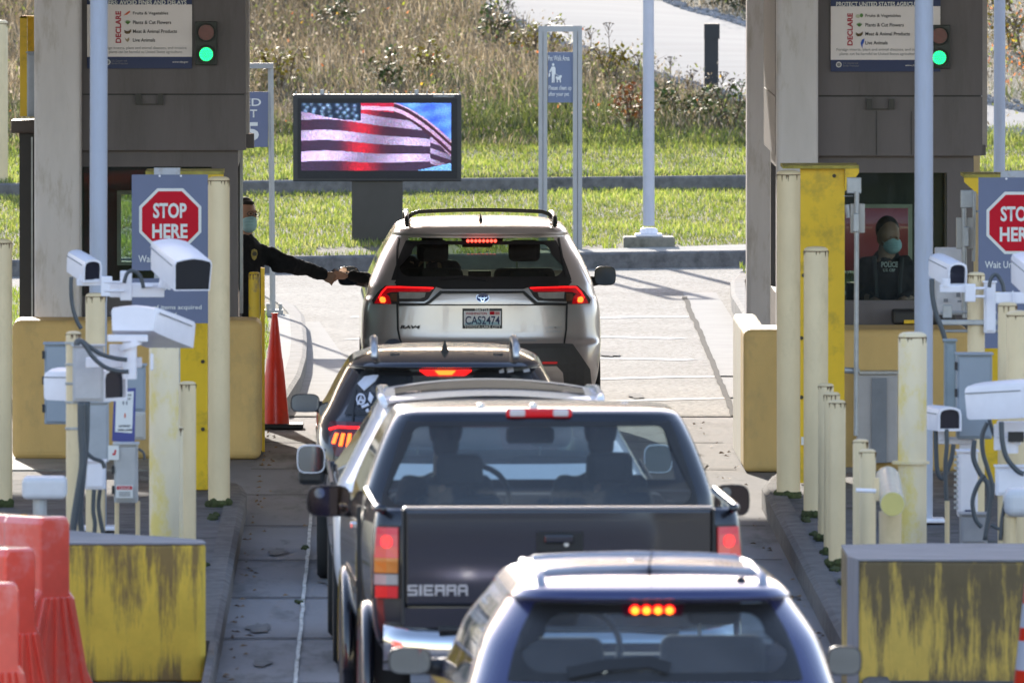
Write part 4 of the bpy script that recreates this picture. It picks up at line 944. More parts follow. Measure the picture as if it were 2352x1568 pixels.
stopsign('slate blue STOP HERE board cut by the right picture edge', 2247, 2424, 408, 670, 800, 2337, 512, 105.5, (('Wait Until', 2262, 2338, 600, 616, 1),), low0=6)

def cam_housing(label, c0, c1, w, h, name='security_camera', glasscol=None, sq=False):
    """c0 rear centre, c1 front centre (world); box camera housing with a domed lid and a dark window"""
    c0 = Vector(c0); c1 = Vector(c1); L = (c1 - c0).length; d = (c1 - c0).normalized()
    right = d.cross(Vector((0, 0, 1))).normalized(); up = right.cross(d)
    t = thing(name, label, 'camera', (c0 + c1) / 2, 0, 'white weatherproof cameras on the islands')
    def q(x, y, z): return c0 + right * x + d * y + up * z
    def sec(y, s, hh): # cross-section with rounded lid
        pts = [(-.5, -.5), (.5, -.5), (.5, .18), (.44, .38), (.25, .47), (0, .5), (-.25, .47), (-.44, .38), (-.5, .18)]
        if sq: pts = [(-.47, -.5), (.47, -.5), (.5, .30), (.47, .40), (.24, .465), (0, .5), (-.24, .465), (-.47, .40), (-.5, .30)]
        return [q(a * w * s, y, b * h * hh) for a, b in pts]
    def loft(secs, capa=True, capb=True):
        n = 9; vs = [p for s in secs for p in s]; fs = []
        for i in range(len(secs) - 1):
            for k in range(n): fs.append((i * n + k, i * n + (k + 1) % n, (i + 1) * n + (k + 1) % n, (i + 1) * n + k))
        if capa: fs.append(tuple(range(n)))
        if capb: fs.append(tuple(range((len(secs) - 1) * n, len(secs) * n)))
        m = MB(); m.add(vs, fs); return m
    loft([sec(0, .88, .82), sec(L * .06, .98, .95), sec(L * .5, 1, 1), sec(L * .93, 1, 1)], True, False).build('housing', whitep, t, smooth='auto')
    a = sec(L * .93, 1, 1); b = sec(L, 1, 1); g1, g2 = (.95, .93) if sq else (.84, .80); ai = sec(L, g1, g2); bi = sec(L * .9, g1, g2)
    n = 9; m = MB(); m.add(a + b + ai + bi, [(i, (i + 1) % n, n + (i + 1) % n, n + i) for i in range(n)] + [(n + i, n + (i + 1) % n, 2 * n + (i + 1) % n, 2 * n + i) for i in range(n)] + [(2 * n + i, 2 * n + (i + 1) % n, 3 * n + (i + 1) % n, 3 * n + i) for i in range(n)])
    m.build('hood', whitep, t)
    for sg in (1, -1): MB().tube([q(sg * w * .502, L * .04, h * .20), q(sg * w * .502, L * .9, h * .20)], .0035, 5).build('lid_seam', inkg, t)
    for yy in (.25, .7): MB().tube([q(-w * .47, L * yy, -h * .3), q(-w * .53, L * yy, -h * .3)], .009, 8).build('screw', galv, t)
    a_ = [q(-w * .508, L * .25, h * .02), q(-w * .508, L * .48, h * .02), q(-w * .508, L * .48, h * .14), q(-w * .508, L * .25, h * .14)]; mm = MB(); mm.add(a_, [(0, 1, 2, 3)]); mm.build('rating_label', M('label grey', (.45, .45, .47), .6), t)
    m = MB(); m.add(sec(L * (.995 if sq else .95), g1 + .005, g2 + .005), [tuple(range(9))]); m.build('window', glasscol or tglass, t)
    return t
def PV(px, py, Y): p = P(px, py, Y); return p
# small camera left, large camera left
cam_housing('small white camera aimed right at the lane, on the far left post', PV(172, 597, 97.35), PV(213, 622, 96.95), .12, .15)
cam_housing('biggest white camera with a black window, in front of the first STOP HERE sign', PV(384, 580, 93.6), PV(443, 630, 93.0), .235, .205, glasscol=M('black window', (.01, .01, .012), .4, var=0), sq=True)
def bracket(label, boxes, tubes=(), Y=97, mat=whitep, name='bracket_arm', cat='bracket', cabs=()):
    a = boxes[0]; t = thing(name, label, cat, (PX(a[0], Y), Y, PZ(a[3], Y)))
    for i, (x0, x1, y0, y1, dy) in enumerate(boxes): MB().box(PX(x0, Y), PX(x1, Y), Y + dy, Y + dy + .06, PZ(y1, Y), PZ(y0, Y)).build('plate' if i else 'arm', mat, t, bevel=.006)
    for (pts, r) in tubes: MB().tube([P(x, y, Y + d) for x, y, d in pts], r, 10).build('knuckle', mat, t, smooth='auto')
    return t
bracket('short white wall arm under the small left camera', [(176, 252, 640, 656, -.02), (232, 258, 634, 680, -.05)], [([(190, 632, 0), (190, 645, 0)], .03)], 97)
bracket('long white arm and plate under the biggest camera on the left', [(252, 377, 650, 683, .02), (276, 303, 622, 690, .0), (322, 352, 655, 660, -.01)], [([(382, 640, 0), (378, 662, 0)], .04), ([(240, 648, -.03), (285, 648, -.03)], .008), ([(240, 668, -.03), (285, 668, -.03)], .008)], 93.8)
cam_housing('white camera seen from behind in front of the yellow housing, tallest lid', PV(306, 731, 89.4), PV(392, 765, 90.3), .30, .175, sq=True)
bracket('white tilt tray and pipe mount under the rear-facing left camera', [(247, 340, 768, 784, -.05), (250, 292, 792, 828, .1), (345, 352, 812, 850, 0), (196, 325, 822, 846, .1)], [([(298, 786, 0), (298, 870, 0)], .042), ([(297, 786, 0), (301, 798, 0)], .07)], 89.4)
cam_housing('white camera half hidden behind the square white plate, lower left', PV(125, 880, 90.4), PV(265, 882, 90.1), .22, .20)
# cabinets
def cabinet(label, x0, x1, y0, y1, Y, mat=cabm, d=.2, name='electrical_cabinet', hinges=True, lid=True):
    a = P(x0, y1, Y); b = P(x1, y0, Y); t = thing(name, label, 'cabinet', ((a.x + b.x) / 2, Y, a.z))
    MB().box(a.x, b.x, Y, Y + d, a.z, b.z).build('body', mat, t, bevel=.008)
    MB().box(a.x + .012, b.x - .012, Y - .012, Y - .001, a.z + .015, b.z - .015).build('door', mat, t, bevel=.005)
    if hinges:
        for f in (.15, .5, .82): MB().box(a.x - .014, a.x, Y - .01, Y + .03, a.z + (b.z - a.z) * f, a.z + (b.z - a.z) * f + .05).build('hinge', blackp, t)
    if lid: MB().box(a.x - .008, b.x + .008, Y - .02, Y + d + .01, b.z, b.z + .01).build('rain_lid', mat, t)
    return t
cabinet('blue-grey cabinet with black latches behind the strapped yellow post, left island', 102, 164, 791, 974, 95)
cabinet('square white steel plate box strapped to the slim yellow post', 167, 238, 795, 922, 89.9, M('white box', (.50, .50, .53), .4), .08, name='junction_box', hinges=False)
cabinet('flat grey backing plate with conduit fittings behind the cable bundle', 198, 250, 925, 1062, 93.2, M('grey back plate', (.42, .44, .46), .5), .04, name='backing_plate', hinges=False)
t = cabinet('pale grey cabinet with a DANGER label at the foot of the left island', 262, 316, 1021, 1154, 92.6, M('light grey box', (.46, .46, .46), .5), .2)
Y = 92.58; a = P(261, 1135, Y); b = P(306, 1113, Y)
MB().box(PX(266, Y), PX(305, Y), Y - .017, Y - .013, PZ(1142, Y), PZ(1113, Y)).build('label', whites, t)
MB().box(PX(268, Y), PX(303, Y), Y - .02, Y - .017, PZ(1123, Y), PZ(1115, Y)).build('label_band', redp, t); text('DANGER', PX(273, Y), PX(299, Y), PZ(1122, Y), PZ(1116.5, Y), Y - .022, whites, t)
for i in range(3): MB().box(PX(273, Y), PX(299, Y), Y - .02, Y - .017, PZ(1130 + i * 4, Y), PZ(1128 + i * 4, Y)).build('label_line', inkg, t)
MB().box(PX(248, Y), PX(273, Y), Y - .017, Y - .013, PZ(1055, Y), PZ(1022, Y)).build('sticker', whites, t)
MB().prism([(PX(258, Y), PZ(1044, Y)), (PX(265, Y), PZ(1044, Y)), (PX(267, Y), PZ(1032, Y)), (PX(263, Y), PZ(1032, Y)), (PX(262, Y), PZ(1040, Y)), (PX(258, Y), PZ(1040, Y))], Y - .02, Y - .017, 'y').build('sticker_mark', redp, t)
cabinet('small white box hanging below the square plate among cables, left', 194, 242, 1060, 1124, 90, whitep, .12, name='junction_box', hinges=False)
cabinet('grey-green cabinet behind the blue poster, left island', 290, 334, 840, 945, 94.5, cabm, .15, hinges=False)
cabinet('beige speaker box beneath the grey-green cabinet, beside the blue poster', 306, 334, 946, 1010, 94.3, beigep, .1, name='speaker_box', hinges=False, lid=False)
# blue notice poster
Y = 92.9; k = 1 / PPM(Y); t = thing('notice_poster', 'narrow purple-blue poster with a white text panel beside the thick patched bollard', 'poster', (PX(285, Y), Y, PZ(1016, Y)))
MB().prism([(PX(257, Y), PZ(1012, Y)), (PX(309, Y), PZ(1016, Y)), (PX(312, Y), PZ(890, Y)), (PX(262, Y), PZ(894, Y))], Y, Y + .01, 'y').build('board', M('poster violet blue', (.06, .07, .26), .5), t)
MB().prism([(PX(264, Y), PZ(991, Y)), (PX(303, Y), PZ(994, Y)), (PX(307, Y), PZ(898, Y)), (PX(267, Y), PZ(900, Y))], Y - .003, Y, 'y').build('text_panel', whites, t)
for (y, x0, x1, s) in ((905, 274, 302, 'HAVE YOUR'), (914, 274, 301, 'ID READY'), (976, 272, 300, 'ADVISORY'), (985, 270, 303, 'OPEN LANES')):
    text(s, PX(x0, Y), PX(x1, Y), PZ(y + 4, Y), PZ(y - 1, Y), Y - .005, ink, t, bold=.03)
for px in (283, 291): MB().prism([(PX(px, Y), PZ(930, Y)), (PX(px + 2, Y), PZ(926, Y)), (PX(px + 1, Y), PZ(920, Y)), (PX(px - 1, Y), PZ(920, Y)), (PX(px - 2, Y), PZ(926, Y))], Y - .005, Y - .003, 'y').build('arrow_mark', inkg, t)
MB().prism([(PX(285, Y), PZ(958, Y)), (PX(289, Y), PZ(958, Y)), (PX(288, Y), PZ(948, Y)), (PX(286, Y), PZ(948, Y))], Y - .005, Y - .003, 'y').build('mark', OR, t)
# low white unit at bottom left
Y = 88; t = thing('sensor_head', 'low white box on a short grey post behind the red barriers', 'sensor', (PX(92, Y), Y, .15))
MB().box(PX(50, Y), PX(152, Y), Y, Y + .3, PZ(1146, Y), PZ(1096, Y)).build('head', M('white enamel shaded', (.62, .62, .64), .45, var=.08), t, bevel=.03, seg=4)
MB().tube([(PX(92, Y), Y + .1, .15), (PX(90, Y), Y + .1, PZ(1146, Y))], .04, 12).build('post', galv, t)

# cables
def cable(label, pts, r, Y, mat=cablem, name='cable', group='grey flexible cables'):
    base = P(pts[-1][0], pts[-1][1], Y)
    ps = [P(p[0], p[1], Y + (p[2] if len(p) > 2 else 0)) for p in pts]
    # smooth it
    out = []
    for i in range(len(ps) - 1):
        p0 = ps[max(i - 1, 0)]; p1 = ps[i]; p2 = ps[i + 1]; p3 = ps[min(i + 2, len(ps) - 1)]
        for k in range(5):
            t = k / 5; out.append(.5 * ((2 * p1) + (p2 - p0) * t + (2 * p0 - 5 * p1 + 4 * p2 - p3) * t * t + (3 * p1 - p0 - 3 * p2 + p3) * t ** 3))
    out.append(ps[-1]); mb = MB(); mb.tube(out, r, 8)
    return rootmesh(mb, name, mat, label, 'cable', tuple(base), group, smooth=True)
cable('grey cable hanging from the small left camera down to the strapped post', [(164, 636), (163, 660), (166, 700), (176, 735), (187, 755)], .013, 96.8)
cable('grey cable loop rising over the square white box toward the pipe mount, upper one', [(174, 793), (176, 784), (186, 782), (206, 796), (230, 812), (262, 822), (292, 826)], .013, 89.3)
cable('grey cable sagging from the square white box under the pipe mount, lower one', [(178, 792), (184, 783), (196, 794), (214, 820), (240, 842), (270, 852), (296, 853)], .013, 89.2)
cable('thick grey cable bundle running down right of the strapped yellow post', [(186, 922), (187, 990), (190, 1060), (180, 1130), (172, 1180), (166, 1228)], .022, 89.5)
cable('second thick cable down the middle of the left equipment', [(200, 922), (199, 990), (196, 1040), (188, 1120), (184, 1180), (188, 1225)], .018, 89.6)
cable('cable looping from the backing plate into the small white box, left', [(200, 1040), (214, 1052), (234, 1060), (240, 1075)], .012, 89.7)
cable('cable arched over the big left camera arm', [(285, 650), (292, 628), (306, 622), (322, 634), (330, 662)], .012, 93.5)
cable('cable hanging from the small white box to the island, left', [(216, 1124), (214, 1170), (218, 1200), (216, 1230)], .013, 90)
cable('second cable below the small white box, left', [(230, 1124), (226, 1160), (232, 1200), (238, 1228)], .013, 90.2)
cable('short cable beside the DANGER cabinet', [(318, 1030), (330, 1040), (332, 1055)], .008, 92.6)
# straps
for i, py in enumerate((787, 836, 880, 923, 983)):
    Y = 90; x = PX(169, Y); z = PZ(py, Y); mb = MB(); mb.lathe([(.049, z - .008), (.051, z - .006), (.051, z + .006), (.049, z + .008)], (x, Y, 0), 16)
    tag(mb.build('pipe_clamp', galv, None), ('steel strap around the slim yellow post, ' + ('topmost', 'second from the top', 'third from the top', 'fourth from the top', 'lowest')[i]), 'clamp', 'steel straps on the slim yellow post')
# conduits at the foot of the left island
for px, lb in ((268, 'thin yellow pipe below the DANGER cabinet, left one'), (316, 'thin yellow pipe between the DANGER cabinet and the thick bollard')):
    Y = 93; mb = MB(); mb.tube([(PX(px, Y), Y, .15), (PX(px, Y), Y, PZ(1150, Y))], .014, 10); rootmesh(mb, 'conduit_pipe', cream, lb, 'pipe', (PX(px, Y), Y, .15), 'thin yellow pipes under the left cabinet')

# far-left equipment of the next lane
Y = 116.4; t = thing('brown_pedestal', 'dark brown pedestal with a wide cap at the left edge behind the grey column', 'pedestal', (PX(60, Y), Y, 0))
MB().box(PX(45, Y), PX(110, Y), Y, Y + .4, 0, PZ(304, Y)).build('shaft', M('dark brown steel', (.025, .022, .022), .5), t); MB().box(PX(27, Y), PX(120, Y), Y - .1, Y + .5, PZ(305, Y), PZ(276, Y)).build('cap', M('brown cap', (.075, .055, .05), .5), t, bevel=.01)
MB().box(PX(72, Y), PX(76, Y), Y - .02, Y, .8, PZ(315, Y)).build('edge_strip', galv, t)
t = thing('yellow_bracket', 'yellow steel channel on top of the brown pedestal, top left', 'bracket', (PX(60, Y), Y, PZ(275, Y)))
MB().box(PX(46, Y), PX(62, Y), Y + .1, Y + .14, PZ(268, Y), PZ(38, Y)).build('channel', yellow, t); MB().box(PX(46, Y), PX(100, Y), Y + .1, Y + .4, PZ(42, Y), PZ(38, Y)).build('channel_top', yellow, t); MB().box(PX(62, Y), PX(100, Y), Y + .30, Y + .34, PZ(268, Y), PZ(40, Y)).build('back_web', yellow, t)
cabinet('pale blue-grey box inside the yellow channel, top left', 62, 100, 122, 268, 116.45, M('pale box', (.45, .50, .58), .5), .15, name='junction_box', hinges=False)

# right island equipment
t = bracket('grey floodlight and beige box on a conduit, in front of the right booth window', [(1953, 1986, 468, 535, -.03), (1945, 1978, 408, 445, 0), (1938, 1960, 450, 452, .02), (1959, 1972, 490, 532, -.09)], [([(1968, 440, -.05), (1966, 1000, -.05)], .017), ([(1946, 470, .0), (1950, 500, 0)], .02), ([(1940, 850, 0), (1974, 852, 0)], .022)], 106, galv, 'conduit_mast', 'mast')
t.children[0].data.materials[0] = beigep
t = bracket('grey lamp and beige box on a conduit beside the right STOP HERE sign', [(2196, 2237, 500, 572, -.03), (2206, 2236, 437, 478, 0), (2235, 2250, 484, 488, 0), (2212, 2224, 520, 566, -.09)], [([(2214, 478, -.05), (2216, 640, -.05), (2216, 730, -.05)], .017), ([(2238, 440, 0), (2236, 600, 0)], .013)], 106, galv, 'conduit_mast', 'mast')
t.children[0].data.materials[0] = beigep
t = cabinet('white board with two safety pictures behind the right small camera', 2147, 2212, 568, 723, 106.4, M('white board', (.60, .58, .60), .5), .06, name='white_board', hinges=False, lid=False)
Y = 106.38
for (x, y, w, h) in ((2167, 686, 10, 8), (2175, 704, 9, 9), (2196, 672, 9, 10), (2199, 690, 9, 4)): MB().box(PX(x, Y), PX(x + w, Y), Y - .02, Y - .016, PZ(y + h, Y), PZ(y, Y)).build('picture_mark', inkg, t)
cam_housing('small white camera on the right island aimed right, beside the blue pole', PV(2152, 606, 97.35), PV(2200, 630, 96.95), .125, .155)
bracket('white wall arm under the right small camera', [(2158, 2232, 655, 672, -.02), (2216, 2240, 652, 693, -.05)], [([(2172, 640, 0), (2172, 658, 0)], .03), ([(2238, 662, -.02), (2262, 662, -.02)], .009), ([(2238, 681, -.02), (2262, 681, -.02)], .009)], 96.8)
cabinet('flat white plate box right of the yellow cabled post, below the STOP HERE sign', 2260, 2287, 649, 765, 96.9, whitep, .06, name='junction_box', hinges=False)
bracket('long white arm under the big camera at the right edge', [(2287, 2380, 672, 698, .02), (2325, 2328, 668, 700, -.01)], [], 95.8)
cam_housing('big white camera cut by the right picture edge, over the STOP HERE octagon', PV(2360, 610, 93.6), PV(2415, 655, 93.0), .235, .205, sq=True)
cabinet('large blue-grey cabinet standing below the yellow cabled post, right island', 2198, 2279, 815, 1008, 94.3, cabm, .22)
cabinet('narrow blue-grey cabinet beside the large one, nearer the blue pole', 2170, 2196, 784, 985, 95.2, M('slate cabinet', (.23, .28, .31), .5), .2, hinges=False)
bracket('steel channel clamp across the yellow cabled post', [(2160, 2290, 734, 746, -.07), (2160, 2290, 716, 722, .07), (2165, 2186, 700, 730, -.05)], [([(2160, 760, 0), (2300, 760, 0)], .01)], 97, galv, 'pipe_clamp', 'clamp')
t = cam_housing('biggest white camera at the right edge, seen side-on above the dome camera', PV(2252, 920, 92.1), PV(2400, 912, 91.7), .30, .235, sq=True)
bracket('pan mount with a black socket under the biggest right camera', [(2290, 2360, 968, 1005, 0), (2308, 2345, 1000, 1022, -.03), (2284, 2300, 975, 1035, .02)], [([(2320, 1005, .0), (2320, 1040, 0)], .05)], 92.2)
MB().box(PX(2316, 92.1), PX(2352, 92.1), 92.1, 92.15, PZ(1015, 92.1), PZ(992, 92.1)).build('socket', blackp, bpy.data.objects[[o.name for o in bpy.data.objects if o.get('label', '').startswith('pan mount')][0]])
cam_housing('small rounded white camera low beside the blue pole, right island', PV(2141, 955, 94.5), PV(2182, 962, 94.1), .15, .15)
bracket('white arm carrying the low rounded camera', [(2150, 2235, 1004, 1020, 0), (2205, 2240, 996, 1035, .03)], [([(2162, 985, 0), (2166, 1008, 0)], .028)], 94.4)
t = cabinet('white louvred cabinet with a small blue sticker below the large cabinet, right', 2200, 2246, 1038, 1186, 93.5, whitep, .2, hinges=False)
MB().box(PX(2218, 93.4), PX(2237, 93.4), 93.47, 93.485, PZ(1182, 93.4), PZ(1172, 93.4)).build('sticker', navy, t)
for i in range(10): MB().box(PX(2192, 93.5), PX(2201, 93.5), 93.5, 93.55, PZ(1052 + i * 13, 93.5), PZ(1046 + i * 13, 93.5)).build('louvre', galv, t)
t = cabinet('low grey electrical box on the ground below the white louvred cabinet', 2206, 2268, 1182, 1250, 92.6, M('grey box', (.30, .29, .30), .5), .2, hinges=False)
cabinet('white box under the pan mount at the right picture edge', 2287, 2370, 1072, 1138, 91.6, whitep, .12, name='junction_box', hinges=False)
Y = 89.5; t = thing('sensor_head', 'low white dome on a yellow post at the right picture edge', 'sensor', (PX(2340, Y), Y, .15))
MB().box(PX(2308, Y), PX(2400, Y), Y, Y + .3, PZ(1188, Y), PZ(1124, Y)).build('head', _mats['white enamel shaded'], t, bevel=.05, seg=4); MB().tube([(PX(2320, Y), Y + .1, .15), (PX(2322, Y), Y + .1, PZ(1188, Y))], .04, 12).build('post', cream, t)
for pts, r, Y, lb in (([(2140, 640), (2142, 680), (2150, 720), (2165, 760), (2172, 785)], .016, 96.7, 'black cable running from the right small camera down behind the cabinets'),
    ([(2149, 985), (2150, 1040), (2154, 1085), (2166, 1098), (2176, 1080), (2186, 1050), (2190, 1020)], .015, 94.2, 'cable looped in a U below the low rounded camera'),
    ([(2174, 985), (2175, 1020), (2172, 1060), (2172, 1110), (2174, 1150)], .014, 94.1, 'cable dropping straight from the low rounded camera to a thin pipe'),
    ([(2238, 1010), (2236, 1050), (2250, 1085), (2268, 1110), (2272, 1150), (2262, 1200), (2264, 1245)], .016, 92.8, 'long cable snaking down past the white louvred cabinet'),
    ([(2262, 1090), (2245, 1115), (2234, 1150), (2240, 1190), (2255, 1210)], .014, 92.5, 'cable looping left beside the white louvred cabinet'),
    ([(2268, 970), (2256, 1000), (2258, 1040), (2270, 1080), (2280, 1120), (2274, 1160), (2262, 1240)], .014, 92.3, 'cable curving down below the biggest right camera'),
    ([(2300, 968), (2302, 1010), (2312, 1050), (2336, 1080), (2352, 1088)], .016, 91.5, 'black cable swinging right from the pan mount'),
    ([(2310, 1150), (2302, 1190), (2298, 1240)], .013, 89.6, 'cable behind the low white dome'),
    ([(2276, 1205), (2290, 1212), (2305, 1218)], .010, 92, 'short cable bridging two conduits near the low grey box'),
    ([(2272, 660), (2276, 640), (2288, 630), (2302, 650), (2306, 672)], .012, 96.2, 'cable arched over the flat white plate box'),
    ([(2270, 955), (2284, 1000), (2296, 1018)], .012, 92.4, 'short cable under the left end of the biggest right camera')):
    cable(lb, pts, r, Y)
Y = 94; mb = MB(); mb.tube([(PX(2176, Y), Y, .15), (PX(2176, Y), Y, PZ(1150, Y))], .015, 10); rootmesh(mb, 'conduit_pipe', cream, 'thin yellow pipe right of the pale blue pole foot', 'pipe', (PX(2176, Y), Y, .15))
# horizontal pipe
Y0, Y1 = 88.2, 90.0; a = P(2050, 1157, Y0); b = P(2039, 1098, Y1)
t = thing('barrier_pipe', 'short fat pipe with a yellow end disc pointing at the viewer, right island', 'pipe', (a.x, Y0 + .4, .15))
MB().tube([a, b], .072, 28).build('tube', M('glossy cream pipe', (.62, .58, .48), .25, var=.05), t, smooth='auto'); d = (a - b).normalized()
MB().tube([a + d * .012, a], .068, 28).build('end_disc', M('pale yellow disc', (.60, .52, .18), .6, var=.06), t, smooth='auto')
MB().tube([(PX(2046, 88.7), 88.75, .15), (PX(2046, 88.7), 88.75, PZ(1175, 88.7))], .066, 24).build('post', cream, t, smooth='auto')
mb = MB(); mb.box(PX(2008, 88.4), PX(2020, 88.4), 88.4, 88.45, PZ(1150, 88.4), PZ(1098, 88.4)); mb.build('hinge_plate', cream, t); MB().tube([P(1966, 1125, 88.4), P(2012, 1127, 88.4)], .012, 8).build('latch_rod', whitep, t)

# ================================================================ CONES AND BARRIERS
orange = M('safety orange', (.88, .04, .012), .35, var=.06, scale=4, coat=.2, dirt=(.40, .03, .01), dscale=3, damt=.4)
Y = GY(983); x = PX(631, Y); k = 1 / PPM(Y); t = thing('traffic_cone', 'tall plain orange cone on a black base by the left tan block', 'cone', (x, Y, 0), 0)
H = (983 - 718) * k
MB().lathe([(34 * k, .035), (33 * k, .06), (23 * k, H * .45), (18.5 * k, H * .6), (17.5 * k, H * .61), (9 * k, H * .90), (6.5 * k, H * .985), (8.5 * k, H * .99), (8.5 * k, H), (5 * k, H)], (x, Y, 0), 32).build('cone', orange, t, smooth='auto')
MB().box(x - 33 * k, x + 66 * k, Y - .2, Y + .2, 0, .04).build('base', blackp, t, bevel=.01)
Y = 80; x = PX(2398, Y); t = thing('traffic_drum', 'orange and white striped cone cut by the right picture edge', 'cone', (x, Y, 0)); k = 1 / PPM(Y)
zz = [0] + [PZ(p, Y) for p in (1568, 1480, 1440, 1430, 1400, 1375, 1340, 1300)]
def rad(z): return .20 - .11 * z / PZ(1300, Y)
for i, (za, zb) in enumerate(((0, PZ(1537, Y)), (PZ(1537, Y), PZ(1470, Y)), (PZ(1470, Y), PZ(1440, Y)), (PZ(1440, Y), PZ(1385, Y)), (PZ(1385, Y), PZ(1330, Y)))):
    MB().lathe([(rad(za), za), (rad(zb), zb)], (x, Y, 0), 28).build('band', orange if i % 2 == 0 else M('reflective white', (.6, .6, .66), .4, var=.03), t, smooth='auto')

redpl = M('faded red plastic', (.88, .105, .065), .3, var=.12, scale=3, dirt=(.92, .36, .33), dscale=1.6, damt=.7, coat=1.)
def jersey(label, px, py, Y, h, ang, L=1.7, shift=0):
    """water-filled barrier: near end face at the given picture point of its top right edge"""
    p = P(px, py, Y); zt0 = p.z
    t = thing('water_barrier', label, 'barrier', (p.x, Y, 0), ang, 'red plastic water barriers in the front left corner')
    s = zt0 / 1.07
    prof = [(-.30, 0), (-.30, .12), (-.24, .22), (-.145, .62), (-.11, .66), (-.11, 1.03), (-.09, 1.07), (.09, 1.07), (.11, 1.03), (.11, .66), (.145, .62), (.24, .22), (.30, .12), (.30, 0)]
    W = .11
    mb = MB(); n = len(prof)
    # long axis local -x; cross-section in y,z
    xs_ = [0, -.05, -.30, -.33, -.55, -.58, -L * .5, -L + .05, -L]; sc = [1, 1.0, 1.0, .86, .86, 1, 1, 1, 1]
    vs = []; fs = []
    for xx, q in zip(xs_, sc):
        for (a, z) in prof: vs.append((xx, a * q, z * s))
    for i in range(len(xs_) - 1):
        for k in range(n - 1): fs.append((i * n + k, i * n + k + 1, (i + 1) * n + k + 1, (i + 1) * n + k))
    fs += [tuple(range(n)), tuple(range((len(xs_) - 1) * n, len(xs_) * n))]
    mb.add(vs, fs); body = mb.build('body', redpl, t, local=True, bevel=.022, seg=3)
    mb = MB()
    for a in (-.085, -.045, 0, .045, .085):
        mb = MB(); mb.prism([(a - .012, .63), (a + .012, .63), (a * 2.6 + .014, .10), (a * 2.6 - .014, .10)], -.01, .018, 'x'); mb.v = [(v[0], v[1], v[2] * s) for v in mb.v]; mb.build('end_rib', redpl, t, local=True, bevel=.006)
    mb = MB(); mb.box(-.2, -.08, -.121, -.108, .78 * s, .90 * s); mb.build('reflector', M('reflector grey', (.35, .35, .34), .4), t, local=True)
    MB().lathe([(.04, 1.07 * s), (.04, 1.085 * s), (.02, 1.09 * s)], (-.9, 0, 0), 16).build('filler_cap', redpl, t, local=True, smooth='auto')
    return t
jersey('hindmost red plastic water barrier, touching the left stained yellow block', 128, 1186, 83.9, 1.07, R_(-48), 2.0)
jersey('middle red plastic water barrier at the left edge, sunlit white on top', 48, 1258, 80.2, 1.07, R_(-48), 2.0)
jersey('nearest red plastic water barrier in the bottom left corner', 8, 1338, 76.8, 1.07, R_(-48), 2.0)

# ================================================================ VEHICLES
def pchip(x, y, q):
    x = np.asarray(x, float); y = np.asarray(y, float); h = np.diff(x); d = np.diff(y) / h; m = np.zeros(len(x)); m[0] = d[0]; m[-1] = d[-1]
    for i in range(1, len(x) - 1):
        m[i] = 0 if d[i - 1] * d[i] <= 0 else 2 * d[i - 1] * d[i] / (d[i - 1] + d[i])
    q = np.clip(q, x[0], x[-1]); i = np.clip(np.searchsorted(x, q) - 1, 0, len(x) - 2); t = (q - x[i]) / h[i]
    return y[i] * (1 + 2 * t) * (1 - t) ** 2 + m[i] * h[i] * t * (1 - t) ** 2 + y[i + 1] * t * t * (3 - 2 * t) + m[i + 1] * h[i] * t * t * (t - 1)
paint_cache = {}
def paint(name, col, metal=.3, rough=.32, coat=1.): return M(name, col, rough, metal=metal, var=.03, scale=3, coat=coat, spec=.5)
trimb = M('car black trim', (.02, .02, .022), .45, var=.1); chrome = M('chrome', (.75, .75, .76), .08, metal=1, var=0); satin = M('satin silver', (.50, .50, .52), .3, metal=.7, var=.03)
intm = M('car interior', (.025, .025, .028), .8, var=.2); seatm = M('seat cloth', (.045, .045, .05), .85, var=.15)
redlens = M('red lamp lens', (.45, .008, .015), .12, var=0, coat=.6, emit=(1, .01, .02), estr=.05)
redon = lamp('brake lamp lit', (1, .008, .008), 1.0); redhot = lamp('brake lamp core', (1, .10, .012), 1.6)
clearl = M('clear lamp lens', (.35, .34, .33), .1, var=.2, coat=.6); amberl = M('amber lens', (.55, .16, .01), .15, var=0, coat=.5)
dmir = M('mirror face dark', (.10, .085, .08), .03, metal=1, var=0); mirror_m = M('mirror face', (.33, .37, .37), .03, metal=1, var=0)

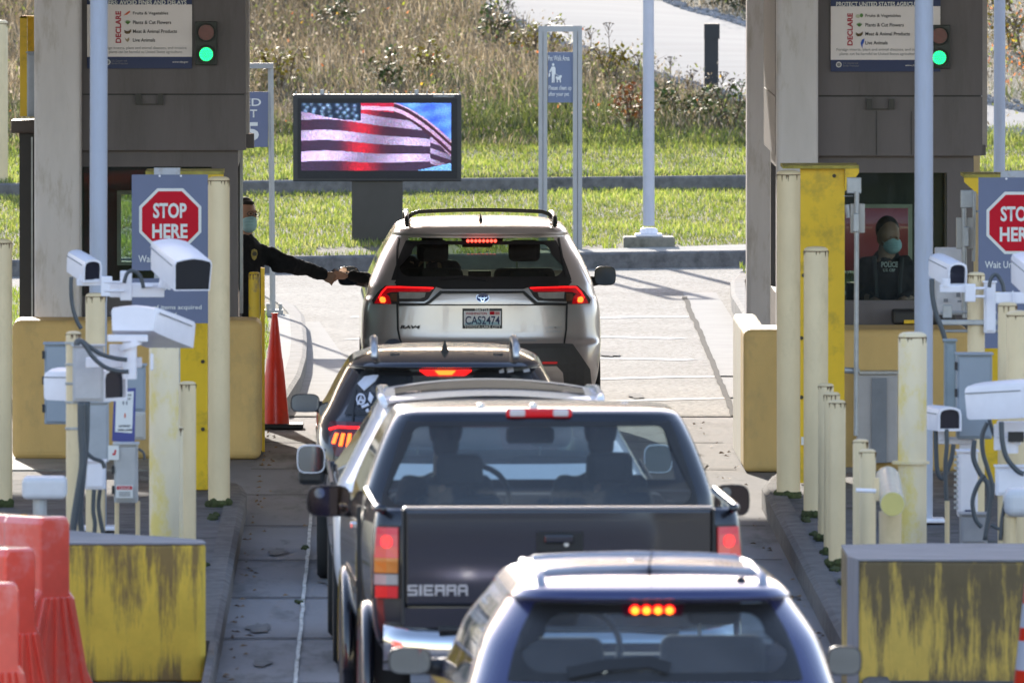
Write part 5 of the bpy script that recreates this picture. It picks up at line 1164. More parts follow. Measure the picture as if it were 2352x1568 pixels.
wglass = glass('clear windshield', (.86, .93, .90), .5)
class Car:
    def __init__(s, name, label, cat, X, Y, yaw, keys, mats, rw=None, sw=(), ws=None, ns=40, arch=(), archr=.40, group=None, bow=.05, n=3.0, root=None, top=True, tint=None, open_front=None):
        s.root = root or thing(name, label, cat, (X, Y, 0), R_(yaw), group)
        s.paint = mats['paint']; s.bow = bow; s.n = n
        k = np.array(keys, float); nk = len(k); t = np.linspace(0, nk - 1, (nk - 1) * 7 + 1)
        zk = np.arange(nk)
        s.t = t; Z = pchip(zk, k[:, 0], t)
        hb = []
        for h in [rw] + list(sw) + [ws]:
            if h: hb += [h[0], h[1]]
        tt = sorted(set(np.round(list(t) + [float(np.interp(b, Z, t)) for b in hb], 5)))
        # drop rings too close to hole bounds
        hbt = [float(np.interp(b, Z, t)) for b in hb]
        tt = [a for a in tt if all(abs(a - b) < 1e-4 or abs(a - b) > .03 for b in hbt)]
        tt = np.array(tt)
        f = lambda c: pchip(zk, k[:, c], tt)
        s.z, s.w, s.r, s.f, s.c = f(0), f(1), f(2), f(3), f(4)
        s.z = np.maximum.accumulate(s.z + np.arange(len(s.z)) * 1e-6)
        def slist(sw_):
            base = list(np.linspace(-sw_, sw_, 13)); e = [sw_ + (1 - sw_) * q for q in (.2, .4, .6, .75, .87, .95, .99)]
            return np.array([-1] + [-a for a in e[::-1]] + base + e + [1])
        SR = slist(rw[2] if rw else .8); SF = slist(ws[2] if ws else .8)
        qs = set(np.round(np.linspace(0, 1, ns), 4))
        for h in sw: qs |= {h[2], h[3]}
        Q = np.array(sorted(qs))[1:-1]
        rings = []
        for i in range(len(s.z)):
            w, r, fr, c = s.w[i], s.r[i], s.f[i], min(s.c[i], (s.f[i] - s.r[i]) * .48)
            dep = lambda a: c * (1 - np.maximum(1 - np.abs(a) ** n, 0) ** (1 / n))
            rear = [(a * w, r + dep(a) + bow * a * a, s.z[i]) for a in SR]
            y0 = r + c + bow; y1 = fr - c - bow
            rs = [(w, y0 + (y1 - y0) * q, s.z[i]) for q in Q]
            fro = [(a * w, fr - dep(a) - bow * a * a, s.z[i]) for a in SF[::-1]]
            ls = [(-w, y1 + (y0 - y1) * (1 - q), s.z[i]) for q in Q[::-1]]
            rings.append(rear + rs + fro + ls)
        nr, n1, nq = len(rings[0]), len(SR), len(Q)
        V = [v for r in rings for v in r]
        fb = []; fg = {'rear_window': [], 'windshield': [], 'side_window': []}
        for i in range(len(rings) - 1):
            zc = (s.z[i] + s.z[i + 1]) / 2
            for j in range(nr):
                j2 = (j + 1) % nr; q = (i * nr + j, i * nr + j2, (i + 1) * nr + j2, (i + 1) * nr + j); dest = fb
                if j < n1 - 1:
                    sm = (SR[j] + SR[j + 1]) / 2
                    if rw and rw[0] < zc < rw[1] and abs(sm) < rw[2]: dest = fg['rear_window']
                elif j < n1 + nq:
                    q0 = Q[j - n1] if j >= n1 else 0; q1 = Q[j - n1 + 1] if j - n1 + 1 < nq else 1; qm = (q0 + q1) / 2
                    for h in sw:
                        if h[0] < zc < h[1] and h[2] < qm < h[3]: dest = fg['side_window']
                elif n1 + nq <= j < 2 * n1 + nq - 1:
                    jj = j - n1 - nq
                    sm = (SF[::-1][jj] + SF[::-1][jj + 1]) / 2
                    if ws and ws[0] < zc < ws[1] and abs(sm) < ws[2]: dest = fg['windshield']
                else:
                    jj = j - (2 * n1 + nq); QQ = Q[::-1]; q0 = QQ[jj] if 0 <= jj < nq else 1; q1 = QQ[jj + 1] if jj + 1 < nq else 0; qm = (q0 + q1) / 2
                    for h in sw:
                        if h[0] < zc < h[1] and h[2] < qm < h[3]: dest = fg['side_window']
                if open_front and zc > open_front and n1 + nq - 2 <= j <= 2 * n1 + nq: continue
                if dest is fb and arch:
                    vx = [V[k_] for k_ in q]; cy = sum(v[1] for v in vx) / 4; cz = sum(v[2] for v in vx) / 4; cx = sum(abs(v[0]) for v in vx) / 4
                    if cx > .8 * max(s.w) and any((cy - a) ** 2 + (cz - .36) ** 2 < archr ** 2 for a in arch): continue
                dest.append(q)
        if top: fb.append(tuple((len(rings) - 1) * nr + j for j in range(nr)))
        def mk(nm, faces, mat):
            if not faces: return None
            used = sorted({a for q in faces for a in q}); mp = {a: i for i, a in enumerate(used)}
            m = MB(); m.add([V[a] for a in used], [tuple(mp[a] for a in q) for q in faces]); return m.build(nm, mat, s.root, local=True, smooth=True)
        s.body = mk('body', fb, s.paint)
        for nm in fg:
            if nm == 'side_window':
                L = [q for q in fg[nm] if V[q[0]][0] < 0]; Rr = [q for q in fg[nm] if V[q[0]][0] > 0]
                mk(nm, L, mats['sglass']); mk(nm, Rr, mats['sglass'])
            elif nm == 'windshield': mk(nm, fg[nm], wglass)
            else: mk(nm, fg[nm], mats['glass'])
        s.m = mats
    def R(s, x, z):
        z = min(max(z, s.z[0]), s.z[-1]); w = np.interp(z, s.z, s.w); r = np.interp(z, s.z, s.r); c = np.interp(z, s.z, s.c); a = min(abs(x) / w, .999)
        return r + c * (1 - (1 - a ** s.n) ** (1 / s.n)) + s.bow * a * a
    def W(s, z): return float(np.interp(z, s.z, s.w))
    def dec(s, name, poly, mat, off=.006, th=.008, mirror=False, parent=None, step=.06, label=None):
        out = []
        for sg in ((1, -1) if mirror else (1,)):
            pts = [(p[0] * sg, p[1]) for p in poly]
            bm = bmesh.new(); bm.faces.new([bm.verts.new((p[0], 0, p[1])) for p in pts])
            x0, x1 = min(p[0] for p in pts), max(p[0] for p in pts); z0, z1 = min(p[1] for p in pts), max(p[1] for p in pts)
            for a in np.arange(x0 + step, x1, step): bmesh.ops.bisect_plane(bm, geom=bm.verts[:] + bm.edges[:] + bm.faces[:], plane_co=(a, 0, 0), plane_no=(1, 0, 0))
            for a in np.arange(z0 + step, z1, step): bmesh.ops.bisect_plane(bm, geom=bm.verts[:] + bm.edges[:] + bm.faces[:], plane_co=(0, 0, a), plane_no=(0, 0, 1))
            bmesh.ops.triangulate(bm, faces=bm.faces[:])
            for v in bm.verts: v.co.y = s.R(v.co.x, v.co.z) - off
            bmesh.ops.recalc_face_normals(bm, faces=bm.faces[:])
            me = bpy.data.meshes.new(name); bm.to_mesh(me); bm.free(); me.materials.append(mat)
            o = bpy.data.objects.new(name, me); C.objects.link(o); o.parent = parent or s.root
            if th: q = o.modifiers.new('s', 'SOLIDIFY'); q.thickness = th; q.offset = 0
            if label: o['label'] = label
            out.append(o)
        return out[0]
    def line(s, name, pts, w, mat, off=.007, mirror=False, parent=None, sub=.05):
        q = []
        for i in range(len(pts) - 1):
            a = Vector(pts[i]); b = Vector(pts[i + 1]); k = max(1, int((b - a).length / sub)); q += [a + (b - a) * j / k for j in range(k)]
        q.append(Vector(pts[-1]))
        for sg in ((1, -1) if mirror else (1,)):
            vs = []; fs = []
            for i, p in enumerate(q):
                t = (q[min(i + 1, len(q) - 1)] - q[max(i - 1, 0)]).normalized(); nn = Vector((-t.y, t.x)) * w / 2
                for e in (p + nn, p - nn): vs.append((e.x * sg, s.R(e.x * sg, e.y) - off, e.y))
            for i in range(len(q) - 1): fs.append((2 * i, 2 * i + 1, 2 * i + 3, 2 * i + 2))
            m = MB(); m.add(vs, fs); m.build(name, mat, parent or s.root, local=True, solid=.006)
    def txt(s, st, x0, x1, z0, z1, mat, off=.012, bold=.02, parent=None, shear=0):
        text(st, x0, x1, z0, z1, lambda a, b: s.R(a, b) - off, mat, parent or s.root, bold=bold, local=True, shear=shear)
    def frit(s, rw, inset=.05, rad=.08, mat=None, top=None, bot=None):
        """black border round the rear window with rounded inner corners"""
        z0, z1, sw = rw; zi0 = z0 + (bot or inset); zi1 = z1 - (top or inset)
        def xo(z): return s.W(z) * sw
        inner = []
        def corner(cx, cz, a0, a1):
            for k in range(7):
                a = a0 + (a1 - a0) * k / 6; inner.append((cx + rad * math.cos(a), cz + rad * math.sin(a)))
        P2 = math.pi / 2
        corner(xo(zi1) - inset - rad, zi1 - rad, P2, 0); corner(xo(zi0) - inset - rad, zi0 + rad, 0, -P2)
        corner(-(xo(zi0) - inset - rad), zi0 + rad, -P2, -2 * P2); corner(-(xo(zi1) - inset - rad), zi1 - rad, 2 * P2, P2)
        outer = []
        g = .012
        for (x, z) in inner:
            # project outwards to the trapezoid
            zc = (z0 + z1) / 2; H = (z1 - z0) / 2 + g; best = 1e9
            dz = z - zc; kz = H / abs(dz) if abs(dz) > 1e-6 else 1e9
            zz = zc + dz * 1; 
            lo, hi = 1.0, 3.0
            for _ in range(30):
                m = (lo + hi) / 2; X_, Z_ = x * m, zc + dz * m
                if abs(Z_ - zc) < H and abs(X_) < xo(min(max(Z_, z0), z1)) + g: lo = m
                else: hi = m
            outer.append((x * lo, zc + dz * lo))
        vs = []; fs = []; n = len(inner)
        for t in (0, .33, .66, 1):
            for a, b in zip(inner, outer):
                x = a[0] * (1 - t) + b[0] * t; z = a[1] * (1 - t) + b[1] * t; vs.append((x, s.R(x, z) - .004, z))
        # refine long spans
        for r in range(3):
            for i in range(n): fs.append((r * n + i, r * n + (i + 1) % n, (r + 1) * n + (i + 1) % n, (r + 1) * n + i))
        bm = bmesh.new(); bv = [bm.verts.new(v) for v in vs]
        for f_ in fs: bm.faces.new([bv[i] for i in f_])
        for a in np.arange(-.9, .95, .1): bmesh.ops.bisect_plane(bm, geom=bm.verts[:] + bm.edges[:] + bm.faces[:], plane_co=(a, 0, 0), plane_no=(1, 0, 0))
        for v in bm.verts: v.co.y = s.R(v.co.x, v.co.z) - .004
        me = bpy.data.meshes.new('window_surround'); bm.to_mesh(me); bm.free(); me.materials.append(mat or trimb)
        o = bpy.data.objects.new('window_surround', me); C.objects.link(o); o.parent = s.root
    def wheel(s, x, y, rad=.36, w=.22, turn=0):
        t = MB(); t.lathe([(rad * .62, -w / 2), (rad * .92, -w / 2), (rad * .985, -w * .4), (rad, -w * .25), (rad, w * .25), (rad * .985, w * .4), (rad * .92, w / 2), (rad * .62, w / 2)], (0, 0, 0), 36, 'x'); t.xf((x, y, rad), rz=R_(turn))
        o = t.build('wheel', rubber, s.root, local=True, smooth='auto')
        t = MB(); t.lathe([(rad * .15, -w * .35), (rad * .62, -w * .42), (rad * .62, w * .42), (rad * .15, w * .35)], (0, 0, 0), 24, 'x'); t.xf((x, y, rad), rz=R_(turn))
        t.build('rim', satin, o, local=True, smooth='auto')
    def side_mirror(s, x0, x1, y, z0, z1, mat, arm=True, fold=0):
        sg = 1 if x1 > x0 else -1; xi, xo = x0, x1
        cx, cz = (xi + xo) / 2, (z0 + z1) / 2; hw, hh = abs(xo - xi) / 2, (z1 - z0) / 2
        def ro(k, y_, q=1, n=20):
            out = []
            for i in range(n):
                a = 6.283 * i / n; c, sn = math.cos(a), math.sin(a)
                out.append((cx + hw * q * math.copysign(abs(c) ** .55, c), y_, cz + hh * q * math.copysign(abs(sn) ** .6, sn)))
            return out
        secs = [ro(0, y, .93), ro(0, y - .004, 1), ro(0, y + .05, 1.0), ro(0, y + .11, .9), ro(0, y + .15, .6)]
        n = 20; vs = [p for q in secs for p in q]; fs = []
        for i in range(4):
            for k in range(n): fs.append((i * n + k, i * n + (k + 1) % n, (i + 1) * n + (k + 1) % n, (i + 1) * n + k))
        fs.append(tuple(range(4 * n, 5 * n))); m = MB(); m.add(vs, fs); o = m.build('side_mirror', mat, s.root, local=True, smooth=True)
        m = MB(); m.add(ro(0, y + .004, .935), [tuple(range(n))]); g = m.build('mirror_glass', dmir if s.m.get('darkmir') else mirror_m, o, local=True)
        if arm: MB().tube([(xi - sg * .10, y + .08, z0 + .02), (xi + sg * .06, y + .07, z0 + .04)], [.05, .035], 10).build('mirror_arm', trimb, s.root, local=True, smooth=True)
    def interior(s, z0, y0, y1, w, seats=(), wheel=None, dash=None, floor=True):
        if floor: MB().box(-w, w, y0, y1, .35, z0).build('cabin_floor', intm, s.root, local=True)
        for (x, y, zt_, hd) in seats:
            m = MB(); m.box(x - .24, x + .24, y, y + .12, z0 - .3, zt_ - .22); o = m.build('seat', seatm, s.root, local=True, bevel=.05, seg=3)
            if hd:
                m = MB(); m.box(x - .125, x + .125, y, y + .09, zt_ - .17, zt_); m.build('headrest', seatm, o, local=True, bevel=.045, seg=3)
                m = MB(); m.tube([(x - .06, y + .05, zt_ - .26), (x - .06, y + .05, zt_ - .12)], .008, 6); m.build('headrest_post', satin, o, local=True)
        if dash: MB().box(-w, w, dash[0], dash[0] + .35, z0, dash[1]).build('dashboard', intm, s.root, local=True, bevel=.05, seg=3)
        if wheel:
            x, y, z = wheel; m = MB(); m.tube([(x + .19 * math.cos(a), y + .08 * math.sin(a), z + .17 * math.sin(a)) for a in np.linspace(0, 6.283, 25)], .016, 8, cap=False); m.build('steering_wheel', blackp, s.root, local=True, smooth=True)
def rails(car, x, y0, y1, z, h, r, mat, lift=.05):
    for sg in (1, -1):
        pts = [(sg * x, y0, z), (sg * x, y0 + .08, z + h), (sg * x * .99, (y0 + y1) / 2, z + h + .02), (sg * x, y1 - .08, z + h - .01), (sg * x, y1, z - .02)]
        MB().tube(pts, [r * .9, r, r, r, r * .9], 10).build('roof_rail', mat, car.root, local=True, smooth=True)
def finaerial(car, y, z, h=.09, mat=trimb, w=.03):
    MB().add([(-w, y - .01, z), (w, y - .01, z), (w * .6, y + .13, z), (-w * .6, y + .13, z), (0, y - .03, z + h), (0, y + .02, z + h * .95)], [(0, 1, 4), (1, 2, 5, 4), (2, 3, 5), (3, 0, 4, 5), (0, 3, 2, 1)]).build('roof_fin', mat, car.root, local=True, smooth=False)
def fast_person(name, label, x, y, zs, root=None, skin_c=(.25, .14, .09), cloth=(.02, .02, .025), yaw=0, hair=(.01, .008, .007)): 
    """seated driver: one remeshed body, clothing and hair as children; zs = shoulder height"""
    t = thing(name, label, 'person', (x, y, 0), yaw)
    sk = M('skin %.2f' % skin_c[0], skin_c, .55, var=.05); cl = M('cloth %.3f' % cloth[0], cloth, .85, var=.15); hr_ = M('hair', hair, .7, var=.2)
    b = MB(); b.cap((0, 0, zs - .5), (0, .0, zs - .12), .14, .15, 14); b.cap((0, .01, zs - .03), (0, .03, zs + .1), .075, .068, 10)
    b.sphere((0, .045, zs + .23), .095, 16, (.82, 1.0, 1.25)); b.sphere((0, .10, zs + .17), .06, 12, (.9, .8, 1))
    b.sphere((0, .142, zs + .21), .018, 8, (.7, 1, 1.3)); b.sphere((.078, .04, zs + .21), .022, 8, (.4, .8, 1.3)); b.sphere((-.078, .04, zs + .21), .022, 8, (.4, .8, 1.3))
    for sg in (1, -1):
        b.cap((sg * .19, 0, zs - .06), (sg * .25, .12, zs - .30), .055, .042); b.cap((sg * .25, .12, zs - .30), (sg * .17, .38, zs - .26), .04, .03)
        b.sphere((sg * .17, .43, zs - .25), .04, 10, (.7, 1.1, .8))
        for q in range(4): b.cap((sg * (.15 + q * .014), .45, zs - .235 + q * .002), (sg * (.15 + q * .014), .49, zs - .27), .009, .008, 8)
        b.cap((sg * .13, .42, zs - .25), (sg * .12, .46, zs - .24), .011, .009, 8)
        b.cap((sg * .09, 0, zs - .55), (sg * .12, .42, zs - .5), .085, .07)
    o = b.build('body', sk, t, local=True, remesh=.012, smooth=True)
    b = MB(); b.cap((0, 0, zs - .5), (0, .0, zs - .13), .155, .165, 16); b.cap((-.15, 0, zs - .07), (.15, 0, zs - .07), .075, .075, 14)
    for sg in (1, -1): b.cap((sg * .19, 0, zs - .06), (sg * .25, .12, zs - .30), .068, .055); b.cap((sg * .25, .12, zs - .30), (sg * .18, .33, zs - .27), .053, .042)
    b.build('jacket', cl, o, local=True, remesh=.012, smooth=True)
    b = MB(); b.sphere((0, .03, zs + .255), .105, 16, (.88, 1.03, 1.12)); b.sphere((0, -.005, zs + .16), .078, 12, (.95, .8, 1)); b.build('hair', hr_, o, local=True, smooth=True, remesh=.012)
    return t

# ---------- silver hybrid at the booth
Yr = F / 298.0; gp = dict(paint=paint('taupe silver paint', (.60, .54, .52), .55, .30), glass=glass('dark rear glass', (.32, .40, .31), 1, .006), sglass=glass('dark side glass', (.10, .12, .11)))
RW = (1.245, 1.565, .80)
A = Car('silver_suv', 'silver-grey compact SUV stopped at the left booth, first in the line, brake lights lit', 'car', PX(1107, Yr), Yr, .4, [
    (.30, .78, .14, 4.40, .35), (.42, .88, .03, 4.52, .4), (.60, .915, .0, 4.58, .42), (.74, .925, .02, 4.6, .42), (.80, .927, .055, 4.59, .45), (.98, .922, .07, 4.5, .5), (1.08, .905, .075, 4.35, .55),
    (1.12, .89, .08, 3.75, .6), (1.20, .872, .10, 3.55, .65), (1.25, .855, .13, 3.45, .68), (1.40, .79, .25, 3.1, .72), (1.52, .725, .36, 2.8, .74), (1.575, .695, .40, 2.68, .74), (1.60, .68, .30, 2.6, .66), (1.635, .655, .34, 2.5, .62), (1.665, .60, .46, 2.35, .6), (1.69, .48, .8, 2.1, .5), (1.70, .25, 1.2, 1.9, .4), (1.702, .02, 1.5, 1.6, .1)],
    gp, RW, [(1.17, 1.52, .06, .34), (1.17, 1.52, .38, .70), (1.17, 1.50, .73, .97)], (1.22, 1.56, .86), arch=(.85, 3.55))
rx = lambda px: (px - 1107) / 298.; rz = lambda py: (1020 - py) / 298.
def q2(fn): return lambda pts: [fn(*p) for p in pts]
AX = lambda pts: [(rx(x), rz(y)) for x, y in pts]
A.frit(RW, .045, .07, top=.05, bot=.03)
# crop coordinates (photo px in the enlarged view) -> local
cx_ = lambda u: (1400 + u * .49751) / 1.7415; cy_ = lambda v: (780 + v * .49751) / 1.7415
CX = lambda pts: [(rx(cx_(u)), rz(cy_(v))) for u, v in pts]
A.dec('tailgate_lower_glass', CX([(395, 690), (360, 725), (385, 752), (690, 752), (750, 770), (1395, 770), (1450, 752), (1760, 752), (1790, 720), (1750, 690)]), trimb, .008)
lampL = CX([(690, 755), (400, 748), (285, 752), (232, 800), (180, 870), (190, 897), (385, 893), (560, 893), (615, 868), (650, 820)])
o = A.dec('tail_lamp', [(-x, z) for x, z in lampL] if False else lampL, M('lamp housing', (.05, .045, .045), .2, coat=.5), .010); 
lampR = [(-x, z) for x, z in lampL]
o2 = A.dec('tail_lamp', lampR, _mats['lamp housing'], .010)
for par, sg in ((o, 1), (o2, -1)):
    MR = lambda pts: [(x * sg, z) for x, z in CX(pts)]
    A.dec('red_bar', MR([(680, 758), (400, 752), (290, 756), (250, 800), (245, 830), (330, 800), (385, 796), (640, 792)]), redlens, .016, parent=par)
    A.dec('outer_lens', MR([(250, 806), (215, 860), (200, 893), (330, 893), (322, 840), (300, 818)]), redlens, .017, parent=par)
    A.dec('bulb_glow', MR([(245, 845), (262, 838), (282, 845), (286, 868), (278, 882), (250, 882), (240, 866)]), redhot, .024, parent=par)
    A.dec('clear_lens', MR([(395, 798), (610, 800), (600, 835), (560, 848), (400, 850)]), clearl, .016, parent=par)
    A.dec('amber_lens', MR([(330, 812), (378, 808), (378, 872), (338, 872), (320, 840)]), M('brown lens', (.16, .08, .05), .2, coat=.4), .016, parent=par)
    A.line('lit_line', MR([(670, 762), (405, 757), (300, 760), (262, 800), (232, 850)]), .006, redon, .022, parent=par)
A.line('tailgate_trim', CX([(395, 893), (600, 890), (640, 868), (735, 792), (1395, 790), (1500, 885), (1745, 893)]), .026, trimb, .014)
A.line('tailgate_trim', CX([(400, 880), (598, 878), (632, 858), (722, 778), (1405, 778), (1510, 870), (1745, 880)]), .012, satin, .018)
A.line('panel_gap', CX([(400, 375), (385, 450), (378, 700), (380, 900), (385, 1100), (400, 1170), (440, 1260)]), .012, blackp, .010); A.line('panel_gap', CX([(1690, 375), (1745, 700), (1748, 900), (1742, 1100), (1720, 1240), (1660, 1310)]), .012, blackp, .010)
A.line('panel_gap', CX([(390, 897), (1745, 897)]), .010, blackp, .012)
# badge: oval emblem
ec = CX([(1067, 840)])[0]
def ell(a, b, cx=0, cz=0, n=28): return [(ec[0] + cx + a * math.cos(6.283 * i / n), ec[1] + cz + b * math.sin(6.283 * i / n)) for i in range(n)]
em = A.dec('emblem', ell(.052, .036), chrome, .020); A.dec('emblem_field', ell(.047, .031), M('emblem blue', (.01, .04, .25), .3), .026, parent=em)
def ering(a, b, cx, cz, w):
    vs = []; fs = []; n = 28
    for i in range(n):
        an = 6.283 * i / n
        for k in (1, -1): x = ec[0] + cx + (a + k * w) * math.cos(an); z = ec[1] + cz + (b + k * w) * math.sin(an); vs.append((x, A.R(x, z) - .031, z))
    for i in range(n): j = (i + 1) % n; fs.append((2 * i, 2 * i + 1, 2 * j + 1, 2 * j))
    m = MB(); m.add(vs, fs); m.build('emblem_ring', chrome, em, local=True)
ering(.038, .013, 0, .010, .0035); ering(.014, .026, 0, -.001, .0035)
# number plate
pl_ = CX([(905, 925), (1224, 925), (1224, 1085), (905, 1085)]); fr = A.dec('plate_frame', pl_, trimb, .022, .02)
A.dec('number_plate', CX([(916, 945), (1214, 945), (1214, 1058), (916, 1058)]), M('plate white', (.88, .88, .90), .5, var=0), .034, parent=fr)
A.dec('plate_mountain', CX([(925, 1056), (925, 1040), (980, 1030), (1040, 1005), (1100, 1030), (1205, 1035), (1205, 1056)]), M('plate pale blue', (.40, .60, .68), .5), .040, parent=fr)
def CT(st, u0, u1, v0, v1, mat, off=.045, bold=.02, parent=fr, shear=0): A.txt(st, rx(cx_(u0)), rx(cx_(u1)), rz(cy_(v1)), rz(cy_(v0)), mat, off, bold, parent, shear)
CT('CAS2474', 928, 1204, 986, 1052, navy, .048, .01); CT('WASHINGTON', 930, 1100, 954, 974, inkred); CT('SEATTLE', 1004, 1125, 925, 944, whites, .04, .03); CT('TOYOTA LAKE CITY', 918, 1212, 1060, 1083, whites, .04, .03)
A.dec('plate_tab', CX([(1124, 948), (1163, 948), (1163, 974), (1124, 974)]), redp, .045, parent=fr); A.dec('plate_tab', CX([(1168, 950), (1204, 950), (1204, 974), (1168, 974)]), M('tab pink', (.6, .25, .25), .5), .045, parent=fr)
CT('RAV4', 405, 560, 1062, 1090, trimb, .014, .03, A.root, .2); CT('LIMITED', 1572, 1710, 1070, 1090, satin, .014, .03, A.root, .2); CT('HYBRID', 1580, 1708, 1102, 1122, satin, .014, .03, A.root, .2)
# creases in the tailgate: shallow angled panel in the body paint
A.dec('plate_recess', CX([(640, 905), (1440, 905), (1530, 1060), (1500, 1110), (630, 1110), (590, 1060)]), gp['paint'], .0, .020, step=.05)
A.dec('bumper_cladding', CX([(420, 1210), (1700, 1210), (1790, 1215), (1850, 1300), (1930, 1420), (1945, 1560), (190, 1560), (200, 1420), (290, 1300), (350, 1215)]), M('grey cladding', (.07, .068, .07), .55), .012, .02)
A.dec('bumper_insert', CX([(500, 1390), (1660, 1388), (1710, 1440), (1720, 1545), (440, 1545), (450, 1440)]), gp['paint'], .030, .02)
for sg in (1, -1): A.dec('reflector', [(x * sg, z) for x, z in CX([(1545, 1352), (1668, 1352), (1664, 1370), (1550, 1370)])], redlens, .032)
A.dec('brake_light', CX([(900, 372), (1240, 372), (1235, 396), (905, 396)]), M('dark red strip', (.08, .005, .005), .3), -.085, .01)
mb = MB()
for i in range(8): z = rz(cy_(384)); mb.sphere((rx(cx_(952 + i * 31.5)), .282 , z - .005), .013, 8, (1, .4, 1))
tag(mb.build('brake_leds', lamp('led red', (1, .05, .03), 1.5), A.root, local=True), kind='stuff')
A.line('rear_wiper', CX([(1100, 700), (1060, 690), (900, 672), (720, 690)]), .02, blackp, .02)
finaerial(A, .75, 1.665, .085, trimb, .022)
# roof rails and cross bar
rails(A, .575, .55, 2.6, 1.655, .055, .018, trimb)
for yb, zt2_ in ((.95, 1.755),):
    pts = [(-.57, yb, 1.70), (-.53, yb, 1.735)] + [(x, yb, zt2_ + .012 - .015 * (x / .5) ** 2) for x in np.linspace(-.48, .48, 7)] + [(.53, yb, 1.735), (.57, yb, 1.70)]
    MB().tube(pts, .016, 10).build('cross_bar', M('dark bar', (.05, .045, .04), .35, metal=.5), A.root, local=True, smooth=True)
for sg in (1, -1): A.side_mirror(sg * .93, sg * 1.10 if sg < 0 else 1.10, 3.0 if sg > 0 else 3.0, 1.11, 1.26, trimb)
A.interior(1.0, .5, 3.3, .70, [(-.36, 2.0, 1.50, 1), (.36, 2.0, 1.50, 1), (-.36, 1.1, 1.30, 1), (.36, 1.1, 1.30, 1)], (-.36, 2.75, 1.05), (3.0, 1.12))
MB().box(-.12, .12, 2.75, 2.78, 1.42, 1.50).build('rear_view_mirror', intm, A.root, local=True, bevel=.01); MB().box(-.07, .11, 2.9, 2.95, 1.1, 1.23).build('display', intm, A.root, local=True)
for x in (-.80, .80):
    for y in (.85, 3.55): A.wheel(x * 1.02, y)
A.line('hatch_highlight', CX([(640, 1180), (1500, 1180)]), .01, satin, .006)

# ---------- black crossover with roof rails
Yb = F / 361.; kb = 361.
gp = dict(paint=paint('blue black paint', (.012, .013, .022), .2, .25), glass=glass('dark blue glass', (.3, .36, .42), 1, .05), sglass=glass('side glass b', (.18, .2, .22)))
RW = (1.06, 1.36, .82)
B = Car('black_suv', 'black SUV with silver roof rails and white window stickers, second in the line', 'car', PX(1024, Yb), Yb, .3, [
    (.28, .70, .12, 4.1, .35), (.42, .78, .03, 4.2, .4), (.62, .81, .0, 4.25, .42), (.85, .825, .02, 4.2, .45), (.98, .815, .06, 4.0, .55), (1.03, .80, .08, 3.3, .6), (1.10, .76, .13, 3.15, .62), (1.25, .69, .28, 2.8, .66), (1.36, .63, .40, 2.5, .66), (1.375, .62, .26, 2.45, .6), (1.40, .595, .28, 2.4, .56), (1.43, .54, .42, 2.25, .55), (1.465, .44, .8, 2.0, .5), (1.478, .25, 1.2, 1.8, .35), (1.48, .02, 1.5, 1.6, .1)],
    gp, RW, [(1.04, 1.33, .06, .35), (1.04, 1.33, .39, .7), (1.04, 1.33, .73, .96)], (1.10, 1.36, .85), arch=(.8, 3.35), archr=.36)
bx = lambda px: (px - 1024) / kb; bz = lambda py: 5.2 - (py + 533) / kb
BX = lambda pts: [(bx(x), bz(y)) for x, y in pts]
B.frit(RW, .04, .05)
rails(B, .455, .42, 2.1, 1.43, .075, .024, satin)
finaerial(B, .75, 1.425, .11, trimb, .038)
mb = MB()
for x in (-.32, -.14, .16, .34): mb.box(x - .03, x + .03, .62, .66, 1.41, 1.447)
for i in range(4): MB().box((-.32, -.14, .16, .34)[i] - .03, (-.32, -.14, .16, .34)[i] + .03, .62, .68, 1.40, 1.452).build('roof_groove_plug', trimb, B.root, local=True)
B.dec('brake_light', BX([(965, 856), (1085, 856), (1070, 866), (980, 866)]), redon, .010); B.dec('brake_light_core', BX([(1000, 857), (1048, 857), (1040, 865), (1008, 865)]), redhot, .016)
o = B.dec('tail_lamp', BX([(752, 985), (760, 972), (830, 972), (900, 985), (890, 1050), (770, 1050)]), M('dark red lens', (.10, .006, .012), .15, coat=.6), .012)
for i in range(4):
    u = 762 + i * 15; B.dec('lit_claw', BX([(u + 8, 998), (u + 15, 998), (u + 7 + i, 1036 - (3 - i) * 5), (u + i, 1036 - (3 - i) * 5)]), redhot, .020, parent=o)
B.line('lit_line', BX([(756, 990), (775, 984), (900, 984)]), .012, redon, .02, parent=o)
o = B.dec('tail_lamp', [(-x, z) for x, z in BX([(752, 985), (760, 972), (830, 972), (900, 985), (890, 1050), (770, 1050)])], _mats['dark red lens'], .012)
B.line('light_bar', BX([(830, 978), (1220, 978)]), .02, redlens, .012); 
B.line('panel_gap', BX([(818, 900), (812, 940), (808, 1000)]), .01, blackp, .008)
# white window stickers
st_ = M('sticker white', (.62, .62, .70), .6, var=.1)
for poly in ([(822, 888), (838, 872), (858, 868), (870, 868), (862, 880), (848, 892), (836, 902), (830, 896)], [(1148, 858), (1158, 853), (1160, 861), (1150, 862)], [(1166, 853), (1180, 852), (1182, 860), (1168, 862)], [(1204, 857), (1218, 855), (1220, 861), (1206, 862)],
             [(830, 936), (846, 930), (848, 934), (832, 941)], [(850, 905), (858, 915), (852, 930), (846, 922)], [(840, 945), (846, 941), (848, 948), (842, 950)]):
    B.dec('window_sticker', BX(poly), st_, .014)
c = BX([(829, 921)])[0]; vs = []; fs = []
for i in range(24):
    an = 6.283 * i / 24
    for k in (.030, .022): x = c[0] + k * math.cos(an); z = c[1] + k * 1.15 * math.sin(an); vs.append((x, B.R(x, z) - .016, z))
for i in range(24): j = (i + 1) % 24; fs.append((2 * i, 2 * i + 1, 2 * j + 1, 2 * j))
